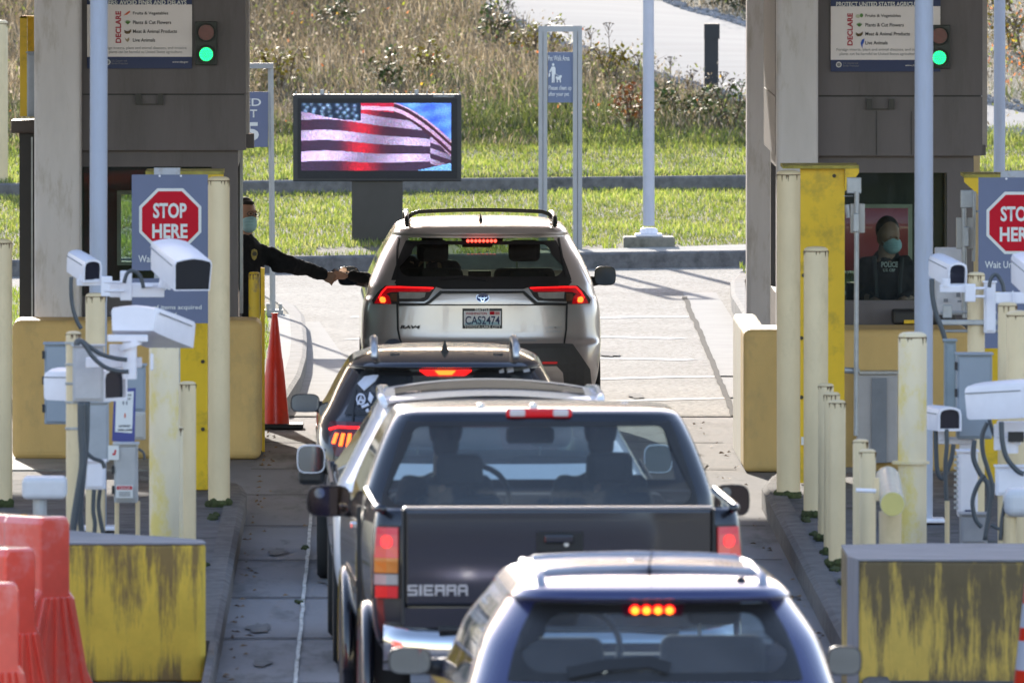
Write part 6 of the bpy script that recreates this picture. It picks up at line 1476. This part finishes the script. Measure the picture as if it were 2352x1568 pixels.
mb = MB(); mb.add(vs, fs); mb.build('window_sticker', st_, B.root, local=True, solid=.004)
B.line('window_sticker', [(c[0] - .02, c[1] - .035), (c[0] + .004, c[1] + .02), (c[0] + .012, c[1] - .02)], .008, st_, .016); B.line('window_sticker', [(c[0] - .01, c[1] - .008), (c[0] + .02, c[1] - .006)], .007, st_, .016)
B.side_mirror(-.80, -.99, 2.75, .985, 1.105, trimb); B.side_mirror(.80, .99, 2.75, .985, 1.105, trimb)
B.interior(.92, .5, 3.1, .6, [(-.32, 1.9, 1.30, 1), (.32, 1.9, 1.30, 1)], None, (2.8, 1.02))
B.line('fuel_cap_glint', [(-.79, .86), (-.80, .80)], .02, satin, .02)
for x in (-.72, .72):
    for y in (.8, 3.35): B.wheel(x, y, .34, .2)

# ---------- white electric crossover
Yc = F / 400.; kc = 400.
gp = dict(paint=paint('pearl white paint', (.90, .89, .93), .0, .3), glass=glass('rear glass c', (.55, .62, .62)), sglass=glass('side glass c', (.22, .25, .25)))
RWc = (1.19, 1.40, .78)
Cc = Car('white_suv', 'white car with a dark glass roof between the black SUV and the pickup', 'car', PX(1140, Yc), Yc, .8, [
    (.28, .78, .12, 4.5, .35), (.45, .90, .02, 4.65, .42), (.65, .93, .0, 4.7, .42), (.90, .935, .03, 4.6, .5), (1.02, .92, .06, 4.2, .6), (1.07, .90, .08, 3.7, .65), (1.12, .87, .16, 3.5, .68), (1.28, .78, .45, 3.1, .72), (1.40, .71, .75, 2.8, .74), (1.44, .69, .80, 2.75, .72), (1.50, .655, 1.0, 2.65, .62), (1.535, .62, 1.15, 2.6, .5)],
    gp, RWc, [(1.06, 1.42, .06, .40), (1.06, 1.44, .44, .74), (1.06, 1.42, .77, .97)], (1.13, 1.46, .86), arch=(.85, 3.7), top=False)
# roof: white header, dark glass panel, white rear band
def roofpanel(car, name, x0, y0, y1, z0, z1, cr, mat, nseg=14, lift=0, xr=.64):
    vs = []; fs = []
    for j in range(9):
        t = j / 8; y = y0 + (y1 - y0) * t
        for i in range(nseg + 1): x = -x0 + 2 * x0 * i / nseg; vs.append((x, y - .18 * (x / x0) ** 2 * (1 if j == 8 else (-.3 if j == 0 else .3)), z0 + (z1 - z0) * t + cr * (1 - (x / xr) ** 2) + lift))
    for j in range(8):
        for i in range(nseg): a = j * (nseg + 1) + i; fs.append((a, a + 1, a + nseg + 2, a + nseg + 1))
    m = MB(); m.add(vs, fs); return m.build(name, mat, car.root, local=True, smooth=True)
roofpanel(Cc, 'roof_skin', .64, 1.0, 2.66, 1.50, 1.535, .055, gp['paint'])
roofpanel(Cc, 'glass_roof', .555, 1.62, 2.36, 1.5116, 1.532, .055, M('panorama glass', (.012, .012, .012), .12, var=0, spec=.12), lift=.008)
for sg in (1, -1): MB().tube([(sg * .63, 1.0, 1.505), (sg * .645, 1.6, 1.53), (sg * .64, 2.3, 1.545), (sg * .6, 2.7, 1.53)], .022, 8).build('roof_edge', gp['paint'], Cc.root, local=True, smooth=True)
Cc.side_mirror(-.95, -1.12, 3.25, 1.0, 1.17, gp['paint']); Cc.side_mirror(.95, 1.12, 3.25, 1.0, 1.17, gp['paint'])
MB().box(-1.11, -.95, 3.27, 3.38, .93, 1.03).build('mirror_base', trimb, Cc.root, local=True, bevel=.03)
Cc.interior(.95, .6, 3.5, .66, [(-.36, 2.0, 1.38, 1), (.36, 2.0, 1.38, 1)], None, (3.2, 1.05))
o = Cc.dec('tail_lamp', [(-.90, .93), (-.55, 1.00), (-.55, .90), (-.88, .84)], redlens, .012, mirror=True)
for x in (-.82, .82):
    for y in (.85, 3.7): Cc.wheel(x, y, .35)
for sg in (-1, 1): MB().tube([(sg * .935, .9, 1.05), (sg * .935, 3.4, 1.07)], .012, 6).build('belt_trim', trimb, Cc.root, local=True)

# ---------- dark pickup
Yp = F / 447.; kp = 447.
px_ = lambda x: (x - 1283) / kp; pz_ = lambda y: 5.2 - (y + 533) / kp
DX = lambda pts: [(px_(x), pz_(y)) for x, y in pts]
dpaint = paint('dark metallic paint', (.011, .012, .019), .2, .24)
gp = dict(darkmir=1, paint=dpaint, glass=glass('pickup rear glass', (.44, .52, .56), 1, .06), sglass=glass('pickup side glass', (.35, .4, .4)))
D = Car('pickup_truck', 'dark blue-black pickup truck with amber and red tail lamps, second from the camera', 'pickup truck', PX(1283, Yp), Yp, 1.8, [
    (.62, .86, .06, 2.2, .12), (.72, .93, .03, 2.2, .14), (.90, .955, .02, 2.2, .15), (1.1, .96, .02, 2.2, .16), (1.30, .945, .03, 2.2, .18), (1.375, .93, .05, 2.2, .2), (1.39, .915, .07, 2.2, .2)],
    gp, arch=(1.15,), archr=.46, bow=.02, n=3.2, top=False, ns=60, open_front=.95)
RWd = (1.295, 1.735, .885)
D2 = Car('cab', '', '', 0, 0, 0, [
    (.55, .90, 2.22, 5.7, .2), (.72, .96, 2.22, 5.75, .3), (1.0, .97, 2.22, 5.75, .3), (1.22, .955, 2.22, 5.6, .3), (1.27, .94, 2.23, 4.5, .28), (1.34, .93, 2.25, 4.4, .28), (1.50, .88, 2.31, 4.1, .28), (1.66, .815, 2.37, 3.8, .28), (1.745, .77, 2.41, 3.65, .28), (1.775, .745, 2.43, 3.6, .28), (1.795, .70, 2.48, 3.52, .26), (1.81, .55, 2.62, 3.4, .24), (1.818, .3, 2.8, 3.2, .15), (1.82, .03, 2.95, 3.05, .03)],
    gp, RWd, [(1.33, 1.70, .10, .42), (1.33, 1.70, .46, .95)], (1.34, 1.72, .88), arch=(4.75,), archr=.46, bow=.02, n=3.4, root=D.root, ns=60)
D2.frit(RWd, .022, .06, bot=.012)
MB().box(-.86, .86, .1, 2.2, .8, .85).build('bed_floor', trimb, D.root, local=True)
rim = [(-.915, .22, 1.39), (-.90, .1, 1.39), (-.80, .04, 1.393)]
MB().tube([(-.92, 2.2, 1.385), (-.93, .3, 1.385), (-.90, .09, 1.388)], .022, 8).build('bed_rail', dpaint, D.root, local=True, smooth=True); MB().tube([(.92, 2.2, 1.385), (.93, .3, 1.385), (.90, .09, 1.388)], .022, 8).build('bed_rail', dpaint, D.root, local=True, smooth=True)
tg = MB(); tg.box(-.795, .795, .015, .09, .89, 1.392); tg = tg.build('tailgate', dpaint, D.root, local=True, bevel=.02, seg=3)
MB().box(-.795, .795, .02, .085, 1.385, 1.403).build('tailgate_cap', M('brushed cap', (.22, .21, .22), .3, metal=.3), tg, local=True, bevel=.006)
for z in (1.325, 1.13): MB().box(-.76, .76, .009, .0155, z, z + .008).build('pressed_line', dpaint, tg, local=True)
for sg in (1, -1): MB().box(sg * .80 - .006, sg * .80 + .006, .0, .05, .80, 1.39).build('panel_gap', blackp, D.root, local=True)
# handle
hb_ = [DX([(1232, 1222), (1340, 1222), (1340, 1268), (1232, 1268)])]
a, b = hb_[0][3], hb_[0][1]; MB().box(a[0], b[0], .004, .016, a[1], b[1]).build('handle_recess', M('recess black', (.008, .008, .01), .6), tg, local=True, bevel=.02, seg=3)
a, b = DX([(1250, 1248), (1318, 1228)]); MB().box(a[0], b[0], -.014, .006, a[1], b[1]).build('handle', dpaint, tg, local=True, bevel=.01, seg=3)
c = DX([(1301, 1250)])[0]; MB().tube([(c[0], -.008, c[1]), (c[0], .005, c[1])], .013, 12).build('lock', satin, tg, local=True)
# model name in wide letters
L_ = {'S': [(0, 0, 1, .2), (.8, 0, 1, .6), (0, .4, 1, .6), (0, .4, .2, 1), (0, .8, 1, 1)], 'I': [(0, 0, .25, 1)], 'E': [(0, 0, 1, .2), (0, .4, .9, .6), (0, .8, 1, 1), (0, 0, .2, 1)], 'R': [(0, 0, .2, 1), (0, .8, 1, 1), (.8, .45, 1, 1), (0, .4, 1, .6), (.8, 0, 1, .38)], 'A': [(0, 0, .2, .85), (.8, 0, 1, .85), (.1, .8, .9, 1), (0, .35, 1, .53)]}
x = px_(936); H = 25 / kp; zb = pz_(1368); wds = {'I': 7 / kp}
for ch in 'SIERRA':
    w = 22.5 / kp if ch != 'I' else 26 / kp
    mb = MB(); 
    for i, (a0, b0, a1, b1) in enumerate(L_[ch]): mb.box(x + a0 * w, x + a1 * w, .005 - .0004 * i, .016, zb + b0 * H, zb + b1 * H)
    mb.build('lettering', M('letter silver', (.42, .40, .42), .35, metal=.2), tg, local=True); x += (w if ch != 'I' else w * .25) + 3.8 / kp
for x0_, w_, y0_, y1_, m_, nm in ((862, 53, 1213, 1283, redlens, 'red_lens'), (862, 53, 1283, 1317, amberl, 'amber_lens'), (862, 53, 1320, 1344, clearl, 'reverse_lens'), (864, 50, 1347, 1374, redlens, 'lower_lens')):
    for sg in (1, -1):
        if nm == 'red_lens':
            hous = [(px_(856), pz_(1378)), (px_(920), pz_(1378)), (px_(920), pz_(1208)), (px_(872), pz_(1208))]
            ho = D.dec('tail_lamp', [(p[0] * (1 if sg > 0 else -1), p[1]) for p in hous], trimb, .006, .01); 
            if sg > 0: hL = ho
            else: hR = ho
        par = hL if sg > 0 else hR
        D.dec(nm, [(px_(x0_) * sg, pz_(y1_)), (px_(x0_ + w_) * sg, pz_(y1_)), (px_(x0_ + w_) * sg, pz_(y0_)), (px_(x0_ + (6 if y0_ < 1250 else 0)) * sg, pz_(y0_))], m_, .022, .016, parent=par)
for sg, par in ((1, hL), (-1, hR)): c = px_(888) * sg; D.dec('bulb_glow', [(c + .028 * math.cos(6.283 * i / 14), pz_(1245) + .032 * math.sin(6.283 * i / 14)) for i in range(14)], lamp('pickup bulb', (1, .03, .03), .7), .032, .006, parent=par)
# chrome step bumper
mb = MB(); prof = [(-.02, .77), (-.10, .76), (-.13, .70), (-.12, .60), (-.06, .54), (.02, .54)]
vs = []; fs = []; xs_ = np.linspace(-.90, .90, 15)
for x in xs_:
    e = .12 * (abs(x) / .90) ** 4
    for (y, z) in prof: vs.append((x, y + e, z + (.03 * (abs(x) / .9) ** 6)))
for i in range(14):
    for k in range(5): fs.append((i * 6 + k, i * 6 + k + 1, (i + 1) * 6 + k + 1, (i + 1) * 6 + k))
mb.add(vs, fs); bu = mb.build('bumper', chrome, D.root, local=True, smooth=True, solid=.01)
MB().box(-.62, .62, -.10, .0, .768, .785).build('step_pad', trimb, bu, local=True, bevel=.006)
MB().box(-.80, .80, .01, .05, .78, .885).build('lower_valance', dpaint, D.root, local=True)
MB().prism([(-.17, .73), (.17, .73), (.13, .58), (-.13, .58)], -.14, -.125, 'y').build('plate_recess', M('recess grey', (.10, .10, .12), .4), bu, local=True)
MB().box(-.25, .25, -.2, -.1, .45, .52).build('tow_hitch', trimb, D.root, local=True)
# cab third brake lamp with two clear ends
mb = MB(); mb.box(-.175, .175, 2.40, 2.47, 1.76, 1.808); o = mb.build('cargo_lamp', redlens, D.root, local=True, bevel=.012, seg=3)
for sg in (1, -1): MB().box(sg * .115 - .042, sg * .115 + .042, 2.392, 2.45, 1.765, 1.804).build('clear_end', M('cargo clear', (.62, .58, .60), .2, var=.1), o, local=True, bevel=.01)
for x in (-.30, -.02): MB().lathe([(.022, 1.80), (.02, 1.822), (.005, 1.828)], (x, 2.62, 0), 10).build('roof_marker', satin, D.root, local=True)
# big side mirrors
D2.side_mirror(-.95, -1.19, 4.05, 1.155, 1.325, blackp); D2.side_mirror(1.02, 1.21, 4.05, 1.155, 1.325, blackp)
for sg in (1, -1): MB().tube([(sg * 1.10 - .02, 4.03, 1.285), (sg * 1.10 - .02, 4.04, 1.285)], .028, 14).build('blind_spot_mirror', mirror_m, D.root, local=True)
# arch flares and door handles, left and right
for sg in (-1, 1):
    for yc in (1.15, 4.75):
        pts = [(sg * .955, yc + .47 * math.cos(a), .36 + .47 * math.sin(a)) for a in np.linspace(-.25, math.pi + .25, 22)]
        MB().tube(pts, .035, 8).build('arch_flare', dpaint, D.root, local=True, smooth=True)
    MB().box(sg * .965 - .02, sg * .965 + .02, 3.0, 3.18, 1.14, 1.18).build('door_handle', chrome, D.root, local=True, bevel=.01)
    MB().box(sg * .96 - .012, sg * .96 + .012, 2.26, 2.275, .6, 1.3).build('panel_gap', blackp, D.root, local=True)
    MB().box(sg * .965 - .01, sg * .965 + .01, 2.4, 4.2, .86, .90).build('rub_strip', trimb, D.root, local=True)
    for yc in (1.15, 4.75): D.wheel(sg * .86, yc, .38, .25)
D2.interior(1.05, 2.5, 4.0, .75, [(-.40, 2.95, 1.54, 1), (.40, 2.95, 1.55, 1)], (-.30, 3.6, 1.28), (3.9, 1.28), floor=False)
MB().box(-.8, .8, 2.45, 4.2, .7, .95).build('cabin_floor', intm, D.root, local=True)
MB().box(-.13, .13, 3.55, 3.6, 1.57, 1.66).build('rear_view_mirror', intm, D.root, local=True, bevel=.03, seg=3)

# ---------- navy SUV, nearest
Ye = F / 515.; ke = 515.
ex_ = lambda x: (x - 1515) / ke; ez_ = lambda y: 5.2 - (y + 533) / ke
EX = lambda pts: [(ex_(x), ez_(y)) for x, y in pts]
npaint = paint('navy blue paint', (.040, .048, .14), .3, .26)
gp = dict(paint=npaint, glass=glass('grey blue glass', (.60, .70, .78), 1, .11), sglass=glass('suv side glass', (.4, .42, .42)))
RWe = (1.11, 1.455, .80)
E = Car('navy_suv', 'navy blue SUV cut by the bottom edge, nearest the camera, four round brake lamps lit', 'car', PX(1512, Ye), Ye, 2.2, [
    (.28, .72, .10, 4.1, .3), (.45, .83, .0, 4.25, .4), (.70, .860, .0, 4.3, .42), (.92, .865, .04, 4.2, .45), (1.02, .85, .07, 3.9, .5), (1.06, .835, .09, 3.3, .5), (1.12, .815, .12, 3.1, .5), (1.28, .76, .22, 2.85, .5), (1.42, .67, .34, 2.6, .5), (1.465, .64, .38, 2.55, .5), (1.48, .635, .24, 2.5, .46), (1.51, .61, .26, 2.45, .44), (1.54, .575, .36, 2.3, .42), (1.575, .46, .7, 2.1, .4), (1.588, .25, 1.1, 1.9, .3), (1.59, .02, 1.4, 1.6, .1)],
    gp, RWe, [(1.08, 1.42, .05, .30), (1.08, 1.42, .34, .62), (1.08, 1.42, .66, .96)], (1.12, 1.46, .86), arch=(.85, 3.45), archr=.37, n=3.4)
E.frit(RWe, .045, .09, top=.045)
for i in range(4): p = EX([(1471 + i * 26.5, 1412)])[0]; MB().sphere((p[0], E.R(p[0], p[1]) - .014, p[1]), .026, 14, (1, .3, 1)).build('lamp_halo', redon, E.root, local=True, smooth=True)  # glowing disc added behind each brake lamp as its red halo
for i in range(4): p = EX([(1471 + i * 26.5, 1412)])[0]; MB().sphere((p[0], E.R(p[0], p[1]) - .022, p[1]), .017, 12, (1, .5, 1)).build('brake_lamp', lamp('brake dot', (1, .20, .012), 1.6), E.root, local=True, smooth=True)
p = EX([(1440, 1402), (1585, 1422)]); E.dec('brake_lamp_base', EX([(1440, 1400), (1585, 1400), (1580, 1424), (1445, 1424)]), M('dark lens', (.05, .01, .02), .3), .006)
# hollow rear rack bar: arch across the roof
rk = M('grey rack', (.32, .34, .42), .4, metal=.2, var=.05)
rails(E, .50, .42, 2.3, 1.50, .055, .021, rk)
for yb in (1.9, .75):
    MB().tube([(x, yb, 1.592 - .02 * (x / .5) ** 2 if abs(x) < .49 else 1.55) for x in (-.50, -.46, -.3, 0, .3, .46, .50)], .018, 10).build('cross_bar', rk, E.root, local=True, smooth=True)
finaerial(E, .72, 1.55, .055, trimb, .02)
MB().tube([(0, .74, 1.59), (.01, .60, 1.70)], [.004, .002], 6).build('whip_aerial', blackp, E.root, local=True)
MB().sphere((.40, .48, 1.535), .028, 10, (1, 1, 1.2)).build('washer_cap', blackp, E.root, local=True, smooth=True)
E.line('rear_wiper', EX([(1545, 1540), (1500, 1525), (1400, 1532), (1310, 1550)]), .05, blackp, .025)
E.side_mirror(-.90, -1.10, 2.75, .995, 1.12, trimb); E.side_mirror(.945, 1.105, 2.75, .985, 1.12, trimb)
E.interior(.95, .5, 3.0, .68, [(-.38, 1.9, 1.43, 1), (.36, 1.9, 1.44, 1)], (-.22, 2.6, 1.13), (2.85, 1.08))
for x in (-.78, .78):
    for y in (.85, 3.45): E.wheel(x, y, .34, .21)
E.dec('tail_lamp', [(.62, 1.0), (.86, 1.02), (.85, .80), (.66, .80)], redlens, .012, mirror=True)

# red car on the cross road behind the right booth
gp = dict(paint=paint('red paint', (.40, .025, .03), .1, .3), glass=bootglass, sglass=bootglass)
G = Car('red_car', 'red car seen only through the right booth windows, behind the seated officer', 'car', 4.95, 149, 0, [
    (.28, .75, .1, 4.3, .35), (.45, .86, .02, 4.4, .42), (.7, .89, .0, 4.45, .42), (.92, .88, .08, 4.2, .5), (.98, .84, .4, 3.2, .6), (1.2, .74, .8, 2.8, .6), (1.38, .64, 1.1, 2.5, .6), (1.44, .5, 1.3, 2.3, .4), (1.45, .05, 1.7, 1.8, .1)],
    gp, (1.0, 1.35, .8), [(1.0, 1.34, .1, .45), (1.0, 1.34, .5, .9)], (1.0, 1.35, .8), arch=(.8, 3.5), archr=.36)
for x in (-.78, .78):
    for y in (.8, 3.5): G.wheel(x, y, .33, .2)

# ================================================================ PEOPLE
# drivers
def in_car(car, x, y):
    a = car.root.rotation_euler.z; L = car.root.location; return L.x + x * math.cos(a) - y * math.sin(a), L.y + x * math.sin(a) + y * math.cos(a), a
x, y, a = in_car(D2, -.47, 3.1); fast_person('person', 'driver seated in the dark pickup, seen from behind through its rear window', x, y, 1.42, cloth=(.03, .03, .035), yaw=a)
x, y, a = in_car(D2, .36, 3.1); fast_person('person', 'passenger seated on the right side of the dark pickup', x, y, 1.42, cloth=(.05, .05, .055), yaw=a)
x, y, a = in_car(B, -.32, 2.1); fast_person('person', 'driver seated in the black SUV, dark jacket', x, y, 1.12, cloth=(.03, .03, .035), yaw=a)

# driver of the silver SUV, left arm out of the window
xd, yd, a = in_car(A, -.36, 2.25)
t = thing('person', 'driver of the silver SUV in a black sleeve, handing over a document', 'person', (xd, yd, 0))
skA = M('fair skin', (.50, .30, .21), .5, var=.05); blk = M('black fleece', (.010, .011, .014), .9, var=.3, scale=30)
hand = P(786, 633, yd + .1); wr = P(806, 634, yd + .12); el = P(868, 640, yd + .15); sh = Vector((xd - .16, yd, 1.30))
mb = MB(); mb.cap((xd, yd, .85), (xd, yd, 1.22), .14, .15, 12); mb.cap((xd, yd, 1.28), (xd, yd + .03, 1.42), .055, .055); mb.sphere((xd, yd + .05, 1.50), .095, 14, (.82, 1, 1.25)); mb.sphere((xd, yd + .145, 1.48), .018, 8, (.7, 1, 1.2))
mb.cap(sh, el, .055, .042); mb.cap(el, wr, .042, .027); mb.sphere(hand, .038, 12, (1.25, .7, .8))
for i in range(4): z = hand.z + .022 - i * .015; mb.cap((hand.x - .03, hand.y - .01, z), (hand.x - .065 + i * .004, hand.y - .02, z - .008), .0095, .009, 8); mb.cap((hand.x - .065 + i * .004, hand.y - .02, z - .008), (hand.x - .072 + i * .004, hand.y + .0, z - .02), .009, .008, 8)
mb.cap((hand.x - .01, hand.y - .02, hand.z + .028), (hand.x - .055, hand.y - .03, hand.z + .03), .011, .009, 8)
o = mb.build('body', skA, t, smooth=True, remesh=.007)
mb = MB(); mb.cap((xd, yd, .85), (xd, yd, 1.20), .155, .165, 14); mb.cap((xd - .15, yd, 1.27), (xd + .15, yd, 1.27), .07, .07); mb.cap(sh, el, .068, .056); mb.cap(el, wr + Vector((.01, 0, 0)), .056, .040)
mb.build('jacket', blk, o, smooth=True, remesh=.009)
mb = MB(); mb.sphere((xd, yd + .03, 1.53), .10, 14, (.88, 1.03, 1.15)); mb.build('hair', M('hair', (.01, .008, .007), .7), o, smooth=True)
mb = MB(); p = P(763, 626, yd + .1); w = .04
mb.add([tuple(p + Vector(q)) for q in ((-.035, -.02, -.018), (.02, -.02, .028), (.05, .03, .012), (-.005, .03, -.034), (-.035, -.014, -.010), (.02, -.014, .036), (.05, .036, .020), (-.005, .036, -.026))], [(0, 1, 2, 3), (4, 5, 6, 7), (0, 1, 5, 4), (1, 2, 6, 5), (2, 3, 7, 6), (3, 0, 4, 7)])
rootmesh(mb, 'passport', M('passport cover', (.01, .012, .03), .4), 'dark document passed between the officer and the driver', 'document', tuple(p))

# officer leaning out of the left booth
Yo = 119.45; K = 1 / PPM(Yo); Q = lambda px, py, d=0: P(px, py, Yo + d)
t = thing('person', 'officer in black with glasses and blue mask, reaching out of the left booth', 'person', (PX(566, Yo), Yo, .1))
sk = M('tan skin', (.36, .20, .13), .5, var=.06)
hc = Q(566, 494)
mb = MB()
mb.sphere(hc, .10, 18, (.80, .98, 1.22))                      # skull
mb.sphere(Q(572, 508, -.05), .066, 14, (.95, 1, 1.1))         # jaw
mb.sphere(Q(584, 499, -.09), .017, 8, (1.1, 1, 1.3))          # nose
mb.sphere(Q(580, 486, -.08), .03, 8, (1.5, .6, .5))           # brow
mb.sphere(Q(548, 500, -.02), .026, 8, (.5, .8, 1.4))          # ear
mb.cap(Q(560, 548), Q(563, 520), .068, .062, 12)
sh = Q(578, 575); el = Q(668, 607, -.05); wr = Q(737, 628, .1); hd = Q(752, 636, .12)
ls = Q(520, 578, .05)
mb.cap(Q(552, 590), Q(548, 720), .17, .15, 14); mb.cap(Q(545, 720), Q(545, 860), .15, .12, 12); mb.cap(Q(545, 850), Q(545, 985), .1, .08, 12)
mb.cap(sh, el, .062, .048); mb.cap(el, wr, .046, .030); mb.cap(ls, Q(505, 660, -.1), .06, .05)
mb.sphere(hd, .040, 12, (1.1, .75, .9))
for i in range(4):
    b0 = hd + Vector((.018 - i * .012, -.025, .022 - i * .016)); b1 = b0 + Vector((.04, -.005, -.004 - i * .004)); b2 = b1 + Vector((.012, .012, -.018))
    mb.cap(b0, b1, .0105, .010, 8); mb.cap(b1, b2, .0098, .009, 8)
mb.cap(hd + Vector((0, -.02, .03)), hd + Vector((.045, -.03, .034)), .012, .010, 8)
o = mb.build('body', sk, t, smooth=True, remesh=.007)
mb = MB(); mb.cap(Q(554, 588), Q(549, 735), .185, .165, 16); mb.cap(ls, sh, .085, .08, 12); mb.cap(Q(562, 565), Q(562, 550), .09, .072, 12)
mb.cap(sh, el, .082, .062); mb.cap(el, wr + Vector((-.005, 0, 0)), .064, .054); mb.cap(ls, Q(505, 665, -.1), .075, .06)
mb.cap(el + Vector((-.1, -.02, .0)), el + Vector((0, -.03, -.01)), .062, .058)
mb.build('jacket', blk, o, smooth=True, remesh=.009)
mb = MB(); mb.cap(Q(546, 735), Q(546, 860), .165, .13, 12); mb.cap(Q(546, 850), Q(546, 980), .12, .1, 12); mb.build('trousers', M('black trousers', (.012, .012, .016), .9), o, smooth=True, remesh=.012)
mb = MB(); mb.sphere(hc + Vector((-.014, .036, .040)), .103, 18, (.84, .94, 1.0)); mb.sphere(Q(568, 466, -.035), .05, 12, (1.2, .9, .42))
mb.v = [v for v in mb.v]; hairo = mb.build('hair', M('hair', (.01, .008, .007), .7), o, smooth=True, remesh=.01)
# trim hair off the face: boolean-free - a fringe line is kept by the remeshed forehead in front
mb = MB(); mb.sphere(Q(572, 514, -.065), .073, 18, (.90, .9, .98)); mb.sphere(Q(579, 505, -.09), .040, 10, (1, .9, .8))
mk = mb.build('face_mask', M('mask blue', (.42, .66, .72), .8, var=.06, scale=40), o, smooth=True, remesh=.007)
for i, zz in enumerate((503, 510, 517)): MB().tube([Q(560, zz + 1, -.135), Q(571, zz - 1, -.150), Q(581, zz, -.140)], .002, 5).build('pleat', M('mask fold', (.30, .52, .58), .8), mk)
MB().tube([Q(560, 505, -.10), Q(548, 500, -.02)], .0025, 5).build('ear_loop', whites, mk)
gl = M('spectacle frame', (.25, .25, .26), .2, metal=.6)
mb = MB(); c = Q(576, 491, -.105); mb.tube([c + Vector((.026 * math.cos(a), -.0, .018 * math.sin(a))) for a in np.linspace(0, 6.283, 17)], .0028, 5, cap=False); c2 = Q(591, 493, -.075)
g_ = mb.build('spectacles', gl, o)
mb = MB(); mb.tube([c2 + Vector((.020 * math.cos(a), .012 * math.cos(a), .018 * math.sin(a))) for a in np.linspace(0, 6.283, 17)], .0028, 5, cap=False); mb.build('lens_rim', gl, g_); MB().tube([Q(568, 491, -.1), Q(551, 493, -.0)], .0028, 5).build('temple_arm', gl, g_)
for (u, v) in ((576, 491), (588, 493)): MB().sphere(Q(u, v, -.085), .009, 8).build('eye', M('eye dark', (.02, .015, .012), .2), o)
mb = MB(); mb.prism([(PX(u, Yo), PZ(v, Yo)) for u, v in ((579, 572), (585, 570), (591, 573), (592, 582), (589, 592), (585, 596), (580, 592), (577, 582))], Yo - .19, Yo - .175, 'y')
bd = mb.build('badge', M('gold badge', (.30, .22, .06), .4, metal=.5, var=.4, scale=60), o); MB().tube([Q(585, 583, -.195), Q(585, 583, -.19)], .018, 10).build('badge_centre', M('badge dark', (.05, .04, .03), .5), bd)

# officer seated behind the right booth window
Yo = 115.9; Q = lambda px, py, d=0: P(px, py, Yo + d)
t = thing('person', 'masked officer in a dark POLICE vest sitting in the right booth, looking down', 'person', (PX(2040, Yo), Yo, .5))
sk2 = M('skin tone booth', (.34, .20, .14), .5, var=.05); hc = Q(2040, 538)
mb = MB(); mb.sphere(hc, .105, 18, (.84, .98, 1.18)); mb.sphere(Q(2048, 560, -.05), .072, 14, (.95, 1, 1)); mb.sphere(Q(2060, 550, -.09), .018, 8, (1.1, 1, 1.2)); mb.sphere(Q(2017, 548, -.01), .026, 8, (.5, .8, 1.4))
mb.cap(Q(2036, 605), Q(2038, 570), .075, .068, 12)
mb.cap(Q(2034, 640), Q(2034, 720), .17, .17, 14)
for sx, ex2, hx in ((1990, 1978, 2010), (2082, 2098, 2070)):
    mb.cap(Q(sx, 615), Q(ex2, 680, -.08), .065, .05); mb.cap(Q(ex2, 680, -.08), Q(hx, 692, -.32), .048, .034); mb.sphere(Q(hx, 692, -.36), .042, 10, (.9, 1.1, .7))
    for i in range(4): mb.cap(Q(hx - 8 + i * 5, 692, -.38), Q(hx - 8 + i * 5, 697, -.43), .0105, .009, 8)
    mb.cap(Q(hx + 12, 690, -.35), Q(hx + 16, 693, -.39), .012, .01, 8)
o = mb.build('body', sk2, t, smooth=True, remesh=.009)
dk = M('officer jacket', (.022, .023, .028), .9, var=.3, scale=20)
mb = MB(); mb.cap(Q(2034, 645), Q(2034, 735), .19, .19, 16); mb.cap(Q(1993, 614), Q(2078, 614), .085, .085, 14); mb.cap(Q(2030, 598, .04), Q(2044, 596, .02), .085, .08, 12)
for sx, ex2, hx in ((1990, 1978, 2010), (2082, 2098, 2070)): mb.cap(Q(sx, 615), Q(ex2, 680, -.08), .08, .065); mb.cap(Q(ex2, 680, -.08), Q(hx - 1, 691, -.28), .062, .046)
jk = mb.build('jacket', dk, o, smooth=True, remesh=.011)
for (a_, b_) in (((2008, 590), (2014, 700)), ((2072, 592), (2064, 700))): MB().tube([Q(a_[0], a_[1], -.09), Q((a_[0] + b_[0]) / 2, 640, -.195), Q(b_[0], b_[1], -.20)], .018, 6).build('vest_strap', M('vest strap', (.05, .055, .06), .8), jk)
text('POLICE', PX(2022, Yo), PX(2060, Yo), PZ(612, Yo), PZ(599, Yo), Yo - .215, M('print white', (.55, .58, .58), .7), jk, bold=.04); text('U.S. CBP', PX(2026, Yo), PX(2054, Yo), PZ(622, Yo), PZ(615, Yo), Yo - .215, _mats['print white'], jk, bold=.04)
mb = MB(); mb.sphere(hc + Vector((-.006, .02, .036)), .106, 18, (.86, .96, 1.0)); mb.build('hair', M('hair', (.01, .008, .007), .7), o, smooth=True)
mb = MB(); mb.sphere(Q(2050, 563, -.06), .080, 18, (.9, .88, .86)); mk = mb.build('face_mask', _mats['mask blue'], o, smooth=True)
for zz in (558, 564, 570): MB().tube([Q(2036, zz + 2, -.135), Q(2050, zz, -.155), Q(2062, zz, -.140)], .002, 5).build('pleat', _mats['mask fold'], mk)
MB().tube([Q(2033, 562, -.1), Q(2018, 540, -.03)], .003, 5).build('ear_loop', whites, mk)
for (u, v) in ((2046, 545), (2060, 546)): MB().sphere(Q(u, v, -.095), .008, 8).build('eye', M('eye dark', (.02, .015, .012), .2), o)
